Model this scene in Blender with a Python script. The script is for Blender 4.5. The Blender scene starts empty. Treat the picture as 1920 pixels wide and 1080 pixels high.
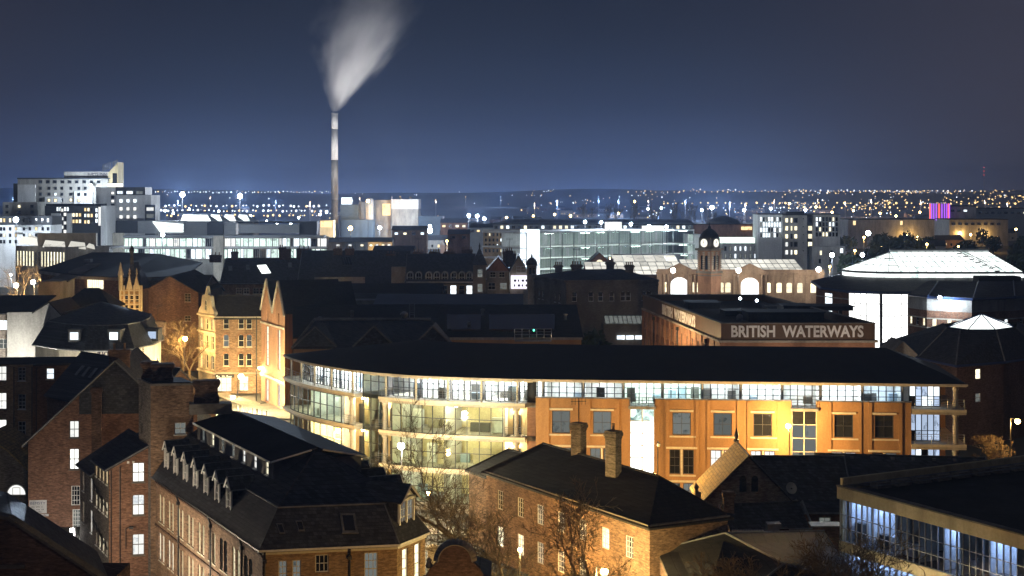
import bpy, math, random
from mathutils import Vector, Matrix
RNG = random.Random(7)
R = math.radians
SC = bpy.context.scene
COL = SC.collection

# ---------------------------------------------------------------- camera
F, H, HY, GZ = 2900.0, 35.0, 362.0, 1.0          # focal length in photo pixels, eye height, horizon row, street level
cam = bpy.data.cameras.new('camera')
cam.sensor_width = 36.0
cam.lens = 36.0 * F / 1920.0
cam.shift_y = -(540.0 - HY) / 1920.0
cam.clip_start = 1.0
cam.clip_end = 30000.0
cam_ob = bpy.data.objects.new('camera', cam)
COL.objects.link(cam_ob)
cam_ob.location = (0, 0, H)
cam_ob.rotation_euler = (math.pi / 2, 0, 0)
SC.camera = cam_ob

# ---------------------------------------------------------------- night sky
world = bpy.data.worlds.new('World')
SC.world = world
world.use_nodes = True
nt = world.node_tree
bg = nt.nodes['Background']
geo = nt.nodes.new('ShaderNodeTexCoord')
sep = nt.nodes.new('ShaderNodeSeparateXYZ')
nt.links.new(geo.outputs['Generated'], sep.inputs[0])
ramp = nt.nodes.new('ShaderNodeValToRGB')
cr = ramp.color_ramp
cr.interpolation = 'B_SPLINE'
SKY = [(0.0, (0.130, 0.205, 0.450)), (0.022, (0.034, 0.050, 0.108)), (0.06, (0.009, 0.012, 0.024)),
       (0.12, (0.005, 0.006, 0.013)), (0.25, (0.005, 0.006, 0.012)), (1.0, (0.008, 0.009, 0.015))]
cr.elements[0].position = SKY[0][0]; cr.elements[0].color = SKY[0][1] + (1,)
cr.elements[1].position = SKY[-1][0]; cr.elements[1].color = SKY[-1][1] + (1,)
for p_, c_ in SKY[1:-1]:
    e_ = cr.elements.new(p_); e_.color = c_ + (1,)
nt.links.new(sep.outputs['Z'], ramp.inputs[0])
# sodium-tinted murk away from the blue floodlit quarter (varies slowly with compass direction)
murk = nt.nodes.new('ShaderNodeValToRGB')
mr = murk.color_ramp
mr.interpolation = 'B_SPLINE'
mr.elements[0].position = 0.0; mr.elements[0].color = (0.050, 0.045, 0.062, 1)
mr.elements[1].position = 0.30; mr.elements[1].color = (0.010, 0.010, 0.018, 1)
nt.links.new(sep.outputs['Z'], murk.inputs[0])
dotn = nt.nodes.new('ShaderNodeVectorMath'); dotn.operation = 'DOT_PRODUCT'
dotn.inputs[1].default_value = Vector((-0.06, 1.0, 0.0)).normalized()
nt.links.new(geo.outputs['Generated'], dotn.inputs[0])
mrange = nt.nodes.new('ShaderNodeMapRange')
mrange.interpolation_type = 'SMOOTHSTEP'
mrange.inputs['From Min'].default_value = 0.915
mrange.inputs['From Max'].default_value = 0.998
nt.links.new(dotn.outputs['Value'], mrange.inputs['Value'])
mixs = nt.nodes.new('ShaderNodeMix'); mixs.data_type = 'RGBA'
nt.links.new(mrange.outputs[0], mixs.inputs['Factor'])
nt.links.new(murk.outputs[0], mixs.inputs['A'])
nt.links.new(ramp.outputs[0], mixs.inputs['B'])
nt.links.new(mixs.outputs['Result'], bg.inputs[0])
bg.inputs[1].default_value = 1.0

# added dim fill that lifts the dark roofs, the only sun lamp
fill_sun = bpy.data.lights.new('fill_sun', 'SUN')
fill_sun.energy = 0.14
fill_sun.angle = R(20)
fill_sun.color = (0.80, 0.87, 1.0)
fill_sun_ob = bpy.data.objects.new('fill_sun', fill_sun)
COL.objects.link(fill_sun_ob)
fill_sun_ob.rotation_euler = (R(40), 0, R(-38))

SC.view_settings.view_transform = 'Standard'
SC.view_settings.look = 'None'
SC.view_settings.exposure = 0.0
SC.view_settings.gamma = 1.0
SC.view_settings.use_curve_mapping = False
SC.render.engine = 'CYCLES'
cy = SC.cycles
cy.use_denoising = True
try:
    cy.denoiser = 'OPENIMAGEDENOISE'
    cy.denoising_input_passes = 'RGB_ALBEDO_NORMAL'
except Exception:
    pass
cy.max_bounces = 5; cy.diffuse_bounces = 3; cy.glossy_bounces = 3
cy.transmission_bounces = 4; cy.transparent_max_bounces = 12; cy.volume_bounces = 0
cy.sample_clamp_indirect = 3.0
cy.use_light_tree = True
cy.caustics_reflective = False; cy.caustics_refractive = False
cy.volume_step_rate = 2.0

# ---------------------------------------------------------------- pixel <-> place
def W(px, py, z):
    Y = F * (H - z) / (py - HY)
    return Vector(((px - 960) * Y / F, Y, z))
def D(px, py, Y):
    return Vector(((px - 960) * Y / F, Y, H - (py - HY) * Y / F))
def XY(px, Y):
    return Vector(((px - 960) * Y / F, Y, 0))
def ZZ(py, Y):
    return H - (py - HY) * Y / F

# ---------------------------------------------------------------- materials
MATS = {}
def _new(name):
    m = bpy.data.materials.new(name); m.use_nodes = True
    MATS[name] = m
    n = m.node_tree.nodes
    return m, m.node_tree, n['Principled BSDF']
def _pos(nt, scale, obj=False):
    if obj:
        g = nt.nodes.new('ShaderNodeTexCoord'); src = g.outputs['Object']
    else:
        g = nt.nodes.new('ShaderNodeNewGeometry'); src = g.outputs['Position']
    mp = nt.nodes.new('ShaderNodeMapping'); mp.vector_type = 'POINT'
    mp.inputs['Scale'].default_value = scale
    nt.links.new(src, mp.inputs[0])
    return mp.outputs[0]
def _noise(nt, vec, scale=1.0, detail=3.0, rough=0.6):
    t = nt.nodes.new('ShaderNodeTexNoise')
    t.inputs['Scale'].default_value = scale; t.inputs['Detail'].default_value = detail
    t.inputs['Roughness'].default_value = rough
    nt.links.new(vec, t.inputs['Vector'])
    return t.outputs['Fac']
def _ramp(nt, fac, stops):
    r = nt.nodes.new('ShaderNodeValToRGB'); c = r.color_ramp
    c.elements[0].position = stops[0][0]; c.elements[0].color = tuple(stops[0][1]) + (1,)
    c.elements[1].position = stops[-1][0]; c.elements[1].color = tuple(stops[-1][1]) + (1,)
    for p, col in stops[1:-1]:
        e = c.elements.new(p); e.color = tuple(col) + (1,)
    nt.links.new(fac, r.inputs[0])
    return r.outputs[0]
def _mixc(nt, fac, a, b, mode='MIX'):
    x = nt.nodes.new('ShaderNodeMix'); x.data_type = 'RGBA'; x.blend_type = mode
    if isinstance(fac, float): x.inputs['Factor'].default_value = fac
    else: nt.links.new(fac, x.inputs['Factor'])
    for s, v in (('A', a), ('B', b)):
        if isinstance(v, tuple): x.inputs[s].default_value = v + (1,)
        else: nt.links.new(v, x.inputs[s])
    return x.outputs['Result']
def _bump(nt, bs, h, strength=0.3, dist=0.05):
    b = nt.nodes.new('ShaderNodeBump'); b.inputs['Strength'].default_value = strength
    b.inputs['Distance'].default_value = dist
    nt.links.new(h, b.inputs['Height']); nt.links.new(b.outputs[0], bs.inputs['Normal'])
def surf(name, c1, c2, fine=(4, 4, 4), stain=0.25, rough=0.8, bump=0.2, spec=0.3, metal=0.0, lo=0.35, hi=0.65, dark=0.55, streak=0.0):
    """a mottled surface: fine grain between two colours, plus slow stains"""
    m, nt, bs = _new(name)
    f = _noise(nt, _pos(nt, fine), 1.0, 3, 0.65)
    col = _ramp(nt, f, [(lo, c1), (hi, c2)])
    s = _noise(nt, _pos(nt, (stain, stain, stain * 0.5)), 1.0, 4, 0.6)
    sf = _ramp(nt, s, [(0.35, (dark,) * 3), (0.62, (1, 1, 1))])
    col = _mixc(nt, 1.0, col, sf, 'MULTIPLY')
    if streak:
        k = _noise(nt, _pos(nt, (0.7, 0.7, 0.10)), 1.0, 3, 0.6)
        col = _mixc(nt, 1.0, col, _ramp(nt, k, [(0.32, (1 - streak,) * 3), (0.55, (1, 1, 1))]), 'MULTIPLY')
    nt.links.new(col, bs.inputs['Base Color'])
    bs.inputs['Roughness'].default_value = rough
    bs.inputs['Specular IOR Level'].default_value = spec
    bs.inputs['Metallic'].default_value = metal
    if bump: _bump(nt, bs, f, bump)
    return m
def brick(name, c1, c2, cm, stain=0.35, dark=0.6):
    """brick courses by position: bricks 0.23 x 0.075 with mortar, plus soot stains"""
    m, nt, bs = _new(name)
    g = nt.nodes.new('ShaderNodeNewGeometry'); sp = nt.nodes.new('ShaderNodeSeparateXYZ')
    nt.links.new(g.outputs['Position'], sp.inputs[0])
    ad = nt.nodes.new('ShaderNodeMath'); ad.operation = 'ADD'
    nt.links.new(sp.outputs[0], ad.inputs[0]); nt.links.new(sp.outputs[1], ad.inputs[1])
    cb = nt.nodes.new('ShaderNodeCombineXYZ')
    nt.links.new(ad.outputs[0], cb.inputs[0]); nt.links.new(sp.outputs[2], cb.inputs[1])
    bt = nt.nodes.new('ShaderNodeTexBrick')
    bt.inputs['Color1'].default_value = c1 + (1,); bt.inputs['Color2'].default_value = c2 + (1,)
    bt.inputs['Mortar'].default_value = cm + (1,)
    bt.inputs['Scale'].default_value = 1.0; bt.inputs['Mortar Size'].default_value = 0.008
    bt.inputs['Brick Width'].default_value = 0.30; bt.inputs['Row Height'].default_value = 0.10
    bt.inputs['Bias'].default_value = -0.1
    nt.links.new(cb.outputs[0], bt.inputs['Vector'])
    n1 = _noise(nt, _pos(nt, (2.2, 2.2, 8.0)), 1.0, 4, 0.75)
    v1 = _ramp(nt, n1, [(0.30, (0.42,) * 3), (0.5, (0.95,) * 3), (0.70, (1.6,) * 3)])
    col = _mixc(nt, 1.0, bt.outputs['Color'], v1, 'MULTIPLY')
    s = _noise(nt, _pos(nt, (stain, stain, stain * 0.4)), 1.0, 4, 0.6)
    col = _mixc(nt, 1.0, col, _ramp(nt, s, [(0.35, (dark,) * 3), (0.62, (1, 1, 1))]), 'MULTIPLY')
    nt.links.new(col, bs.inputs['Base Color'])
    bs.inputs['Roughness'].default_value = 0.9; bs.inputs['Specular IOR Level'].default_value = 0.2
    _bump(nt, bs, n1, 0.35, 0.03)
    return m
def slate(name, c1, c2, rough=0.55, course=0.22):
    m, nt, bs = _new(name)
    g = nt.nodes.new('ShaderNodeNewGeometry'); sp = nt.nodes.new('ShaderNodeSeparateXYZ')
    nt.links.new(g.outputs['Position'], sp.inputs[0])
    ad = nt.nodes.new('ShaderNodeMath'); ad.operation = 'ADD'
    nt.links.new(sp.outputs[0], ad.inputs[0]); nt.links.new(sp.outputs[1], ad.inputs[1])
    cb = nt.nodes.new('ShaderNodeCombineXYZ')
    nt.links.new(ad.outputs[0], cb.inputs[0]); nt.links.new(sp.outputs[2], cb.inputs[1])
    bt = nt.nodes.new('ShaderNodeTexBrick')
    bt.inputs['Color1'].default_value = c1 + (1,); bt.inputs['Color2'].default_value = c2 + (1,)
    bt.inputs['Mortar'].default_value = tuple(0.35 * x for x in c1) + (1,)
    bt.inputs['Scale'].default_value = 1.0; bt.inputs['Mortar Size'].default_value = 0.012
    bt.inputs['Brick Width'].default_value = 0.36; bt.inputs['Row Height'].default_value = course
    nt.links.new(cb.outputs[0], bt.inputs['Vector'])
    n1 = _noise(nt, _pos(nt, (1.6, 1.6, 4.0)), 1.0, 4, 0.7)
    col = _mixc(nt, 1.0, bt.outputs['Color'], _ramp(nt, n1, [(0.3, (0.5,) * 3), (0.7, (1.6,) * 3)]), 'MULTIPLY')
    nt.links.new(col, bs.inputs['Base Color'])
    rr = _ramp(nt, n1, [(0.3, (rough - 0.12,) * 3), (0.7, (rough + 0.15,) * 3)])
    nt.links.new(rr, bs.inputs['Roughness'])
    bs.inputs['Specular IOR Level'].default_value = 0.35
    _bump(nt, bs, bt.outputs['Fac'], 0.5, -0.02)
    return m
def plain(name, c, rough=0.6, spec=0.3, metal=0.0):
    return surf(name, tuple(x * 0.88 for x in c), tuple(min(1, x * 1.08) for x in c), (3, 3, 3), 0.4, rough, 0.05, spec, metal, dark=0.8)
def glass(name, tint, opacity=0.25, rough=0.03):
    """window glass: clear, tinted, with a mirror coat that grows at grazing angles"""
    m, nt, bs = _new(name)
    nt.nodes.remove(bs)
    tr = nt.nodes.new('ShaderNodeBsdfTransparent'); tr.inputs[0].default_value = tuple(math.sqrt(x) for x in tint) + (1,)
    gl = nt.nodes.new('ShaderNodeBsdfGlossy'); gl.inputs['Roughness'].default_value = rough
    gl.inputs[0].default_value = (0.9, 0.95, 1.0, 1)
    lw = nt.nodes.new('ShaderNodeFresnel'); lw.inputs['IOR'].default_value = 1.7
    mx = nt.nodes.new('ShaderNodeMath'); mx.operation = 'MAXIMUM'; mx.inputs[1].default_value = opacity
    nt.links.new(lw.outputs[0], mx.inputs[0])
    gb = nt.nodes.new('ShaderNodeNewGeometry'); iv = nt.nodes.new('ShaderNodeMath'); iv.operation = 'SUBTRACT'; iv.inputs[0].default_value = 1.0
    nt.links.new(gb.outputs['Backfacing'], iv.inputs[1])
    ml = nt.nodes.new('ShaderNodeMath'); ml.operation = 'MULTIPLY'; nt.links.new(mx.outputs[0], ml.inputs[0]); nt.links.new(iv.outputs[0], ml.inputs[1])
    ms = nt.nodes.new('ShaderNodeMixShader')
    nt.links.new(ml.outputs[0], ms.inputs[0]); nt.links.new(tr.outputs[0], ms.inputs[1]); nt.links.new(gl.outputs[0], ms.inputs[2])
    nt.links.new(ms.outputs[0], nt.nodes['Material Output'].inputs[0])
    return m
def glow(name, c, strength, sample=True):
    m, nt, bs = _new(name)
    nt.nodes.remove(bs)
    e = nt.nodes.new('ShaderNodeEmission'); e.inputs[0].default_value = c + (1,); e.inputs[1].default_value = strength
    nt.links.new(e.outputs[0], nt.nodes['Material Output'].inputs[0])
    if not sample: m.cycles.emission_sampling = 'NONE'
    return m
def litpane(name, c, c2, strength, cell=(1.1, 1.1, 0.9), contrast=0.5, sample=True):
    """a lit room seen through a window: blinds, walls and furniture as brighter and dimmer patches, different in every window"""
    m, nt, bs = _new(name)
    nt.nodes.remove(bs)
    oi = nt.nodes.new('ShaderNodeObjectInfo')
    tc = nt.nodes.new('ShaderNodeTexCoord')
    off = nt.nodes.new('ShaderNodeVectorMath'); off.operation = 'SCALE'
    cbx = nt.nodes.new('ShaderNodeCombineXYZ')
    for i in range(3): nt.links.new(oi.outputs['Random'], cbx.inputs[i])
    nt.links.new(cbx.outputs[0], off.inputs[0]); off.inputs['Scale'].default_value = 37.0
    ad = nt.nodes.new('ShaderNodeVectorMath'); ad.operation = 'ADD'
    nt.links.new(tc.outputs['Object'], ad.inputs[0]); nt.links.new(off.outputs[0], ad.inputs[1])
    mp = nt.nodes.new('ShaderNodeMapping'); mp.inputs['Scale'].default_value = cell
    nt.links.new(ad.outputs[0], mp.inputs[0])
    vo = nt.nodes.new('ShaderNodeTexVoronoi'); vo.distance = 'CHEBYCHEV'
    vo.inputs['Scale'].default_value = 1.0
    nt.links.new(mp.outputs[0], vo.inputs['Vector'])
    sx = nt.nodes.new('ShaderNodeSeparateColor'); nt.links.new(vo.outputs['Color'], sx.inputs[0])
    n1 = _noise(nt, mp.outputs[0], 2.3, 3, 0.7)
    ad2 = nt.nodes.new('ShaderNodeMath'); ad2.operation = 'ADD'
    nt.links.new(sx.outputs[0], ad2.inputs[0]); nt.links.new(n1, ad2.inputs[1])
    k = 1.0 - contrast
    col = _ramp(nt, ad2.outputs[0], [(0.35, tuple(k * x for x in c2)), (0.75, c), (1.0, c)])
    mr = nt.nodes.new('ShaderNodeMapRange')
    mr.inputs['To Min'].default_value = strength * 0.65; mr.inputs['To Max'].default_value = strength * 1.15
    nt.links.new(oi.outputs['Random'], mr.inputs['Value'])
    e = nt.nodes.new('ShaderNodeEmission')
    nt.links.new(col, e.inputs[0]); nt.links.new(mr.outputs[0], e.inputs[1])
    nt.links.new(e.outputs[0], nt.nodes['Material Output'].inputs[0])
    if not sample: m.cycles.emission_sampling = 'NONE'
    return m

brick('brick_red', (0.21, 0.105, 0.066), (0.32, 0.165, 0.105), (0.18, 0.15, 0.12))
brick('brick_brown', (0.22, 0.135, 0.085), (0.34, 0.215, 0.135), (0.22, 0.18, 0.14))
brick('brick_dark', (0.12, 0.07, 0.05), (0.19, 0.115, 0.08), (0.10, 0.085, 0.07))
brick('brick_buff', (0.34, 0.22, 0.11), (0.45, 0.31, 0.17), (0.25, 0.20, 0.14))
brick('brick_grey', (0.17, 0.15, 0.13), (0.27, 0.24, 0.21), (0.18, 0.16, 0.14))
surf('stone', (0.30, 0.27, 0.22), (0.42, 0.38, 0.32), (3, 3, 6), 0.3, 0.85)
surf('stone_dark', (0.15, 0.135, 0.115), (0.24, 0.215, 0.185), (2, 2, 7), 0.3, 0.9)
surf('stone_pale', (0.50, 0.46, 0.38), (0.62, 0.58, 0.50), (3, 3, 5), 0.25, 0.8, 0.1, dark=0.7, streak=0.3)
surf('render_orange', (0.39, 0.225, 0.105), (0.46, 0.265, 0.125), (6, 6, 6), 0.30, 0.85, 0.08, dark=0.72, streak=0.10)
surf('render_grey', (0.36, 0.35, 0.33), (0.46, 0.45, 0.42), (3, 3, 3), 0.2, 0.9, 0.08, dark=0.65, streak=0.25)
surf('render_white', (0.62, 0.63, 0.64), (0.74, 0.75, 0.76), (2, 2, 2), 0.12, 0.75, 0.04, dark=0.8, streak=0.2)
surf('render_cream', (0.52, 0.42, 0.24), (0.60, 0.50, 0.30), (5, 5, 5), 0.3, 0.85, 0.06, dark=0.72, streak=0.25)
surf('concrete', (0.26, 0.255, 0.245), (0.36, 0.355, 0.34), (3, 3, 3), 0.2, 0.85, 0.1, dark=0.7, streak=0.3)
surf('cladding_grey', (0.26, 0.28, 0.30), (0.31, 0.33, 0.35), (0.5, 0.5, 5), 0.1, 0.55, 0.04, dark=0.85)
surf('cladding_dark', (0.035, 0.04, 0.05), (0.05, 0.056, 0.066), (0.8, 0.8, 3), 0.15, 0.6, 0.05, dark=0.8)
surf('cladding_blue', (0.10, 0.16, 0.24), (0.14, 0.21, 0.30), (0.5, 0.5, 3), 0.1, 0.5, 0.04, dark=0.85)
surf('terracotta', (0.30, 0.155, 0.09), (0.40, 0.22, 0.135), (2, 2, 7), 0.3, 0.85)
surf('faience', (0.42, 0.27, 0.18), (0.55, 0.39, 0.27), (2, 2, 7), 0.3, 0.8, streak=0.25)
slate('slate', (0.024, 0.026, 0.030), (0.055, 0.058, 0.066))
slate('slate_brown', (0.014, 0.0135, 0.013), (0.027, 0.025, 0.023), 0.75)
slate('ochre_tile_and_lit_slope', (0.20, 0.15, 0.075), (0.29, 0.22, 0.11), 0.75)  # ochre tile; on the chapel the colour carries sodium light
surf('roof_felt', (0.020, 0.021, 0.024), (0.032, 0.033, 0.036), (2, 2, 2), 0.25, 0.85, 0.2, dark=0.6)
surf('roof_metal', (0.024, 0.024, 0.026), (0.030, 0.030, 0.031), (0.7, 0.7, 0.7), 0.10, 0.62, 0.02, 0.4, dark=0.85)
surf('roof_zinc', (0.08, 0.095, 0.13), (0.11, 0.13, 0.165), (0.5, 6, 1), 0.15, 0.5, 0.05, 0.5, dark=0.8)
surf('lead', (0.15, 0.155, 0.165), (0.22, 0.225, 0.235), (2, 2, 2), 0.5, 0.6, 0.1)
surf('asphalt', (0.040, 0.039, 0.037), (0.062, 0.060, 0.056), (3, 3, 3), 0.15, 0.75, 0.1, 0.4, dark=0.75)
surf('paving', (0.20, 0.185, 0.16), (0.28, 0.26, 0.22), (2, 2, 2), 0.3, 0.8, 0.08)
surf('ground', (0.022, 0.024, 0.024), (0.040, 0.042, 0.040), (0.02, 0.02, 0.02), 0.004, 0.95, 0.0, dark=0.6)
surf('bark', (0.13, 0.10, 0.065), (0.22, 0.17, 0.11), (3, 3, 1), 0.8, 0.9, 0.3)
surf('twig', (0.10, 0.075, 0.05), (0.17, 0.13, 0.085), (4, 4, 4), 1.0, 0.9, 0.0)
surf('evergreen', (0.025, 0.04, 0.018), (0.05, 0.075, 0.03), (2, 2, 2), 0.5, 0.9, 0.2)
plain('white_paint', (0.72, 0.71, 0.67), 0.5)
plain('cream_paint', (0.66, 0.61, 0.48), 0.5)
plain('black_iron', (0.018, 0.018, 0.02), 0.5, 0.4)
plain('dark_frame', (0.055, 0.06, 0.07), 0.45, 0.4)
plain('grey_steel', (0.30, 0.31, 0.32), 0.4, 0.5, 0.3)
plain('blue_steel', (0.03, 0.055, 0.15), 0.4, 0.5)
plain('red_paint', (0.40, 0.03, 0.03), 0.35, 0.5)
plain('chimney_pot', (0.22, 0.13, 0.08), 0.8)
plain('sign_letter', (0.80, 0.80, 0.80), 0.6)
plain('sign_dark', (0.045, 0.035, 0.05), 0.6)
plain('sign_bronze', (0.10, 0.06, 0.035), 0.6)
plain('curtain', (0.42, 0.36, 0.26), 0.9)
plain('interior_white', (0.72, 0.72, 0.70), 0.8)
plain('interior_warm', (0.72, 0.60, 0.36), 0.8)
plain('interior_blue', (0.30, 0.38, 0.46), 0.8)
plain('furniture', (0.08, 0.075, 0.07), 0.6)
plain('carpet', (0.16, 0.16, 0.17), 0.9)
glass('glass_clear', (0.86, 0.93, 0.92), 0.10)
glass('glass_green', (0.82, 0.92, 0.84), 0.12)
glass('glass_blue', (0.42, 0.55, 0.86), 0.16)
m_, nt_, bs_ = _new('glass_dark')
bs_.inputs['Base Color'].default_value = (0.018, 0.02, 0.024, 1); bs_.inputs['Roughness'].default_value = 0.06
bs_.inputs['Specular IOR Level'].default_value = 0.8
litpane('lit_white', (1.0, 1.0, 0.95), (0.80, 0.90, 1.0), 1.35, contrast=0.5)
litpane('lit_hall', (1.0, 1.0, 0.97), (0.92, 0.97, 1.0), 3.0, (0.3, 0.3, 0.4), 0.15)
litpane('lit_warm', (1.0, 0.90, 0.62), (0.9, 0.72, 0.40), 1.9, contrast=0.35)
litpane('lit_amber', (1.0, 0.74, 0.36), (0.8, 0.5, 0.2), 1.6, contrast=0.4)
litpane('lit_cool', (0.86, 0.95, 1.0), (0.55, 0.72, 0.95), 2.2, contrast=0.45)
litpane('lit_green', (0.80, 1.0, 0.90), (0.35, 0.60, 0.55), 1.7, (0.8, 0.8, 0.8), 0.7)
litpane('lit_dim', (0.80, 0.86, 0.80), (0.4, 0.5, 0.5), 0.22, contrast=0.6)
litpane('lit_cream', (1.0, 0.93, 0.66), (0.85, 0.75, 0.45), 2.0, (2.5, 2.5, 1.2), contrast=0.5)
litpane('lit_blueroom', (0.62, 0.76, 1.0), (0.16, 0.24, 0.5), 0.9, (1.4, 1.4, 1.6), 0.8)
glow('lamp_sodium', (1.0, 0.62, 0.20), 40.0)
glow('lamp_white', (1.0, 0.97, 0.86), 45.0)
glow('lamp_cool', (0.80, 0.90, 1.0), 45.0)
glow('far_white', (0.86, 0.93, 1.0), 3.2, False)
glow('far_blue', (0.62, 0.78, 1.0), 2.6, False)
glow('far_sodium', (1.0, 0.66, 0.26), 3.0, False)
glow('far_red', (1.0, 0.10, 0.08), 2.5, False)
glow('ceiling_white', (0.95, 0.98, 1.0), 52.0)
glow('ceiling_warm', (1.0, 0.88, 0.55), 26.0)
glow('ceiling_green', (0.84, 1.0, 0.92), 30.0)
glow('ceiling_blue', (0.70, 0.83, 1.0), 42.0)
litpane('skylight_glow', (0.93, 1.0, 0.97), (0.55, 0.80, 0.76), 2.1, (0.45, 0.45, 0.9), 0.45)
litpane('rooflight_glow', (1.0, 0.97, 0.86), (0.75, 0.74, 0.66), 1.0, (0.3, 0.3, 0.9), 0.35)
glow('purple_light', (0.42, 0.10, 1.0), 1.6)
glow('clock_glow', (1.0, 0.97, 0.86), 1.3)
M = MATS

# ---------------------------------------------------------------- mesh builder
class MB:
    def __init__(s): s.v = []; s.f = []; s.m = []
    def add(s, pts, faces, mi=0):
        b = len(s.v); s.v += [tuple(p) for p in pts]
        for f in faces: s.f.append(tuple(b + i for i in f)); s.m.append(mi)
    def poly(s, pts, mi=0): s.add(pts, [tuple(range(len(pts)))], mi)
    def box(s, o, a, b, c, mi=0):
        o, a, b, c = Vector(o), Vector(a), Vector(b), Vector(c)
        p = [o, o + a, o + a + b, o + b, o + c, o + a + c, o + a + b + c, o + b + c]
        s.add(p, [(0, 3, 2, 1), (4, 5, 6, 7), (0, 1, 5, 4), (1, 2, 6, 5), (2, 3, 7, 6), (3, 0, 4, 7)], mi)
    def ab(s, x0, x1, y0, y1, z0, z1, mi=0):
        s.box((x0, y0, z0), (x1 - x0, 0, 0), (0, y1 - y0, 0), (0, 0, z1 - z0), mi)
    def prism(s, pts, z0, z1, mi=0, top=True, bottom=True):
        n = len(pts)
        a = [(p[0], p[1], z0) for p in pts] + [(p[0], p[1], z1) for p in pts]
        f = [(i, (i + 1) % n, n + (i + 1) % n, n + i) for i in range(n)]
        if top: f.append(tuple(range(n, 2 * n)))
        if bottom: f.append(tuple(reversed(range(n))))
        s.add(a, f, mi)
    def slab(s, pts, t, mi=0):
        """a plate: top face pts (CCW from above), thickness t downwards"""
        n = len(pts)
        a = [Vector(p) for p in pts]; b = [p - Vector((0, 0, t)) for p in a]
        f = [tuple(range(n)), tuple(reversed(range(n, 2 * n)))]
        f += [(n + i, n + (i + 1) % n, (i + 1) % n, i) for i in range(n)]
        s.add(a + b, f, mi)
    def tube(s, p0, p1, r0, r1=None, n=6, mi=0, cap=True):
        p0, p1 = Vector(p0), Vector(p1); r1 = r0 if r1 is None else r1
        d = (p1 - p0)
        if d.length < 1e-6: return
        d.normalize()
        x = d.cross(Vector((0, 0, 1)) if abs(d.z) < 0.9 else Vector((1, 0, 0))).normalized(); y = d.cross(x)
        a = [p0 + r0 * (math.cos(t) * x + math.sin(t) * y) for t in [2 * math.pi * i / n for i in range(n)]]
        b = [p1 + r1 * (math.cos(t) * x + math.sin(t) * y) for t in [2 * math.pi * i / n for i in range(n)]]
        f = [(i, (i + 1) % n, n + (i + 1) % n, n + i) for i in range(n)]
        if cap: f += [tuple(reversed(range(n))), tuple(range(n, 2 * n))]
        s.add(a + b, f, mi)
    def lathe(s, c, prof, n=16, mi=0, a0=0.0):
        """profile of (radius, z) turned about the vertical through c"""
        c = Vector(c); b = len(s.v)
        for r, z in prof:
            for i in range(n):
                t = a0 + 2 * math.pi * i / n
                s.v.append((c.x + r * math.cos(t), c.y + r * math.sin(t), c.z + z))
        for k in range(len(prof) - 1):
            for i in range(n):
                j = (i + 1) % n
                s.f.append((b + k * n + i, b + k * n + j, b + (k + 1) * n + j, b + (k + 1) * n + i)); s.m.append(mi)
        s.f.append(tuple(b + i for i in reversed(range(n)))); s.m.append(mi)
        s.f.append(tuple(b + (len(prof) - 1) * n + i for i in range(n))); s.m.append(mi)
    def mesh(s, name, mats, smooth=False):
        me = bpy.data.meshes.new(name)
        me.from_pydata(s.v, [], s.f)
        for m in (mats if isinstance(mats, (list, tuple)) else [mats]): me.materials.append(M[m])
        if len(me.materials) > 1: me.polygons.foreach_set('material_index', s.m)
        if smooth: me.polygons.foreach_set('use_smooth', [True] * len(s.f))
        me.update()
        return me

# ---------------------------------------------------------------- objects
def thing(name, label, cat, loc, group=None):
    o = bpy.data.objects.new(name, None); COL.objects.link(o)
    o.empty_display_size = 0.5
    o.location = loc
    o['label'] = label; o['category'] = cat
    if group: o['group'] = group
    return o
def pinv(o):
    return Matrix.Translation(o.location).inverted()
def link(name, me, parent=None, mw=None):
    """me in world coordinates (mw None) or placed by the matrix mw; parent is a top-level Empty"""
    o = bpy.data.objects.new(name, me); COL.objects.link(o)
    if parent is not None:
        o.parent = parent
        o.matrix_parent_inverse = pinv(parent)
    if mw is not None: o.matrix_basis = mw
    return o
def sub(name, me, parent):
    """a sub-part that shares its parent part's own coordinates"""
    o = bpy.data.objects.new(name, me); COL.objects.link(o)
    o.parent = parent
    return o
def part(mb, name, parent, mats, smooth=False):
    if not mb.f: return None
    return link(name, mb.mesh(name, mats, smooth), parent)
def struct(name, me, label=None):
    o = link(name, me); o['kind'] = 'structure'
    if label: o['label'] = label
    return o
def single(mb, name, label, cat, mats, group=None, smooth=False):
    o = link(name, mb.mesh(name, mats, smooth)); o['label'] = label; o['category'] = cat
    if group: o['group'] = group
    return o

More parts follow.
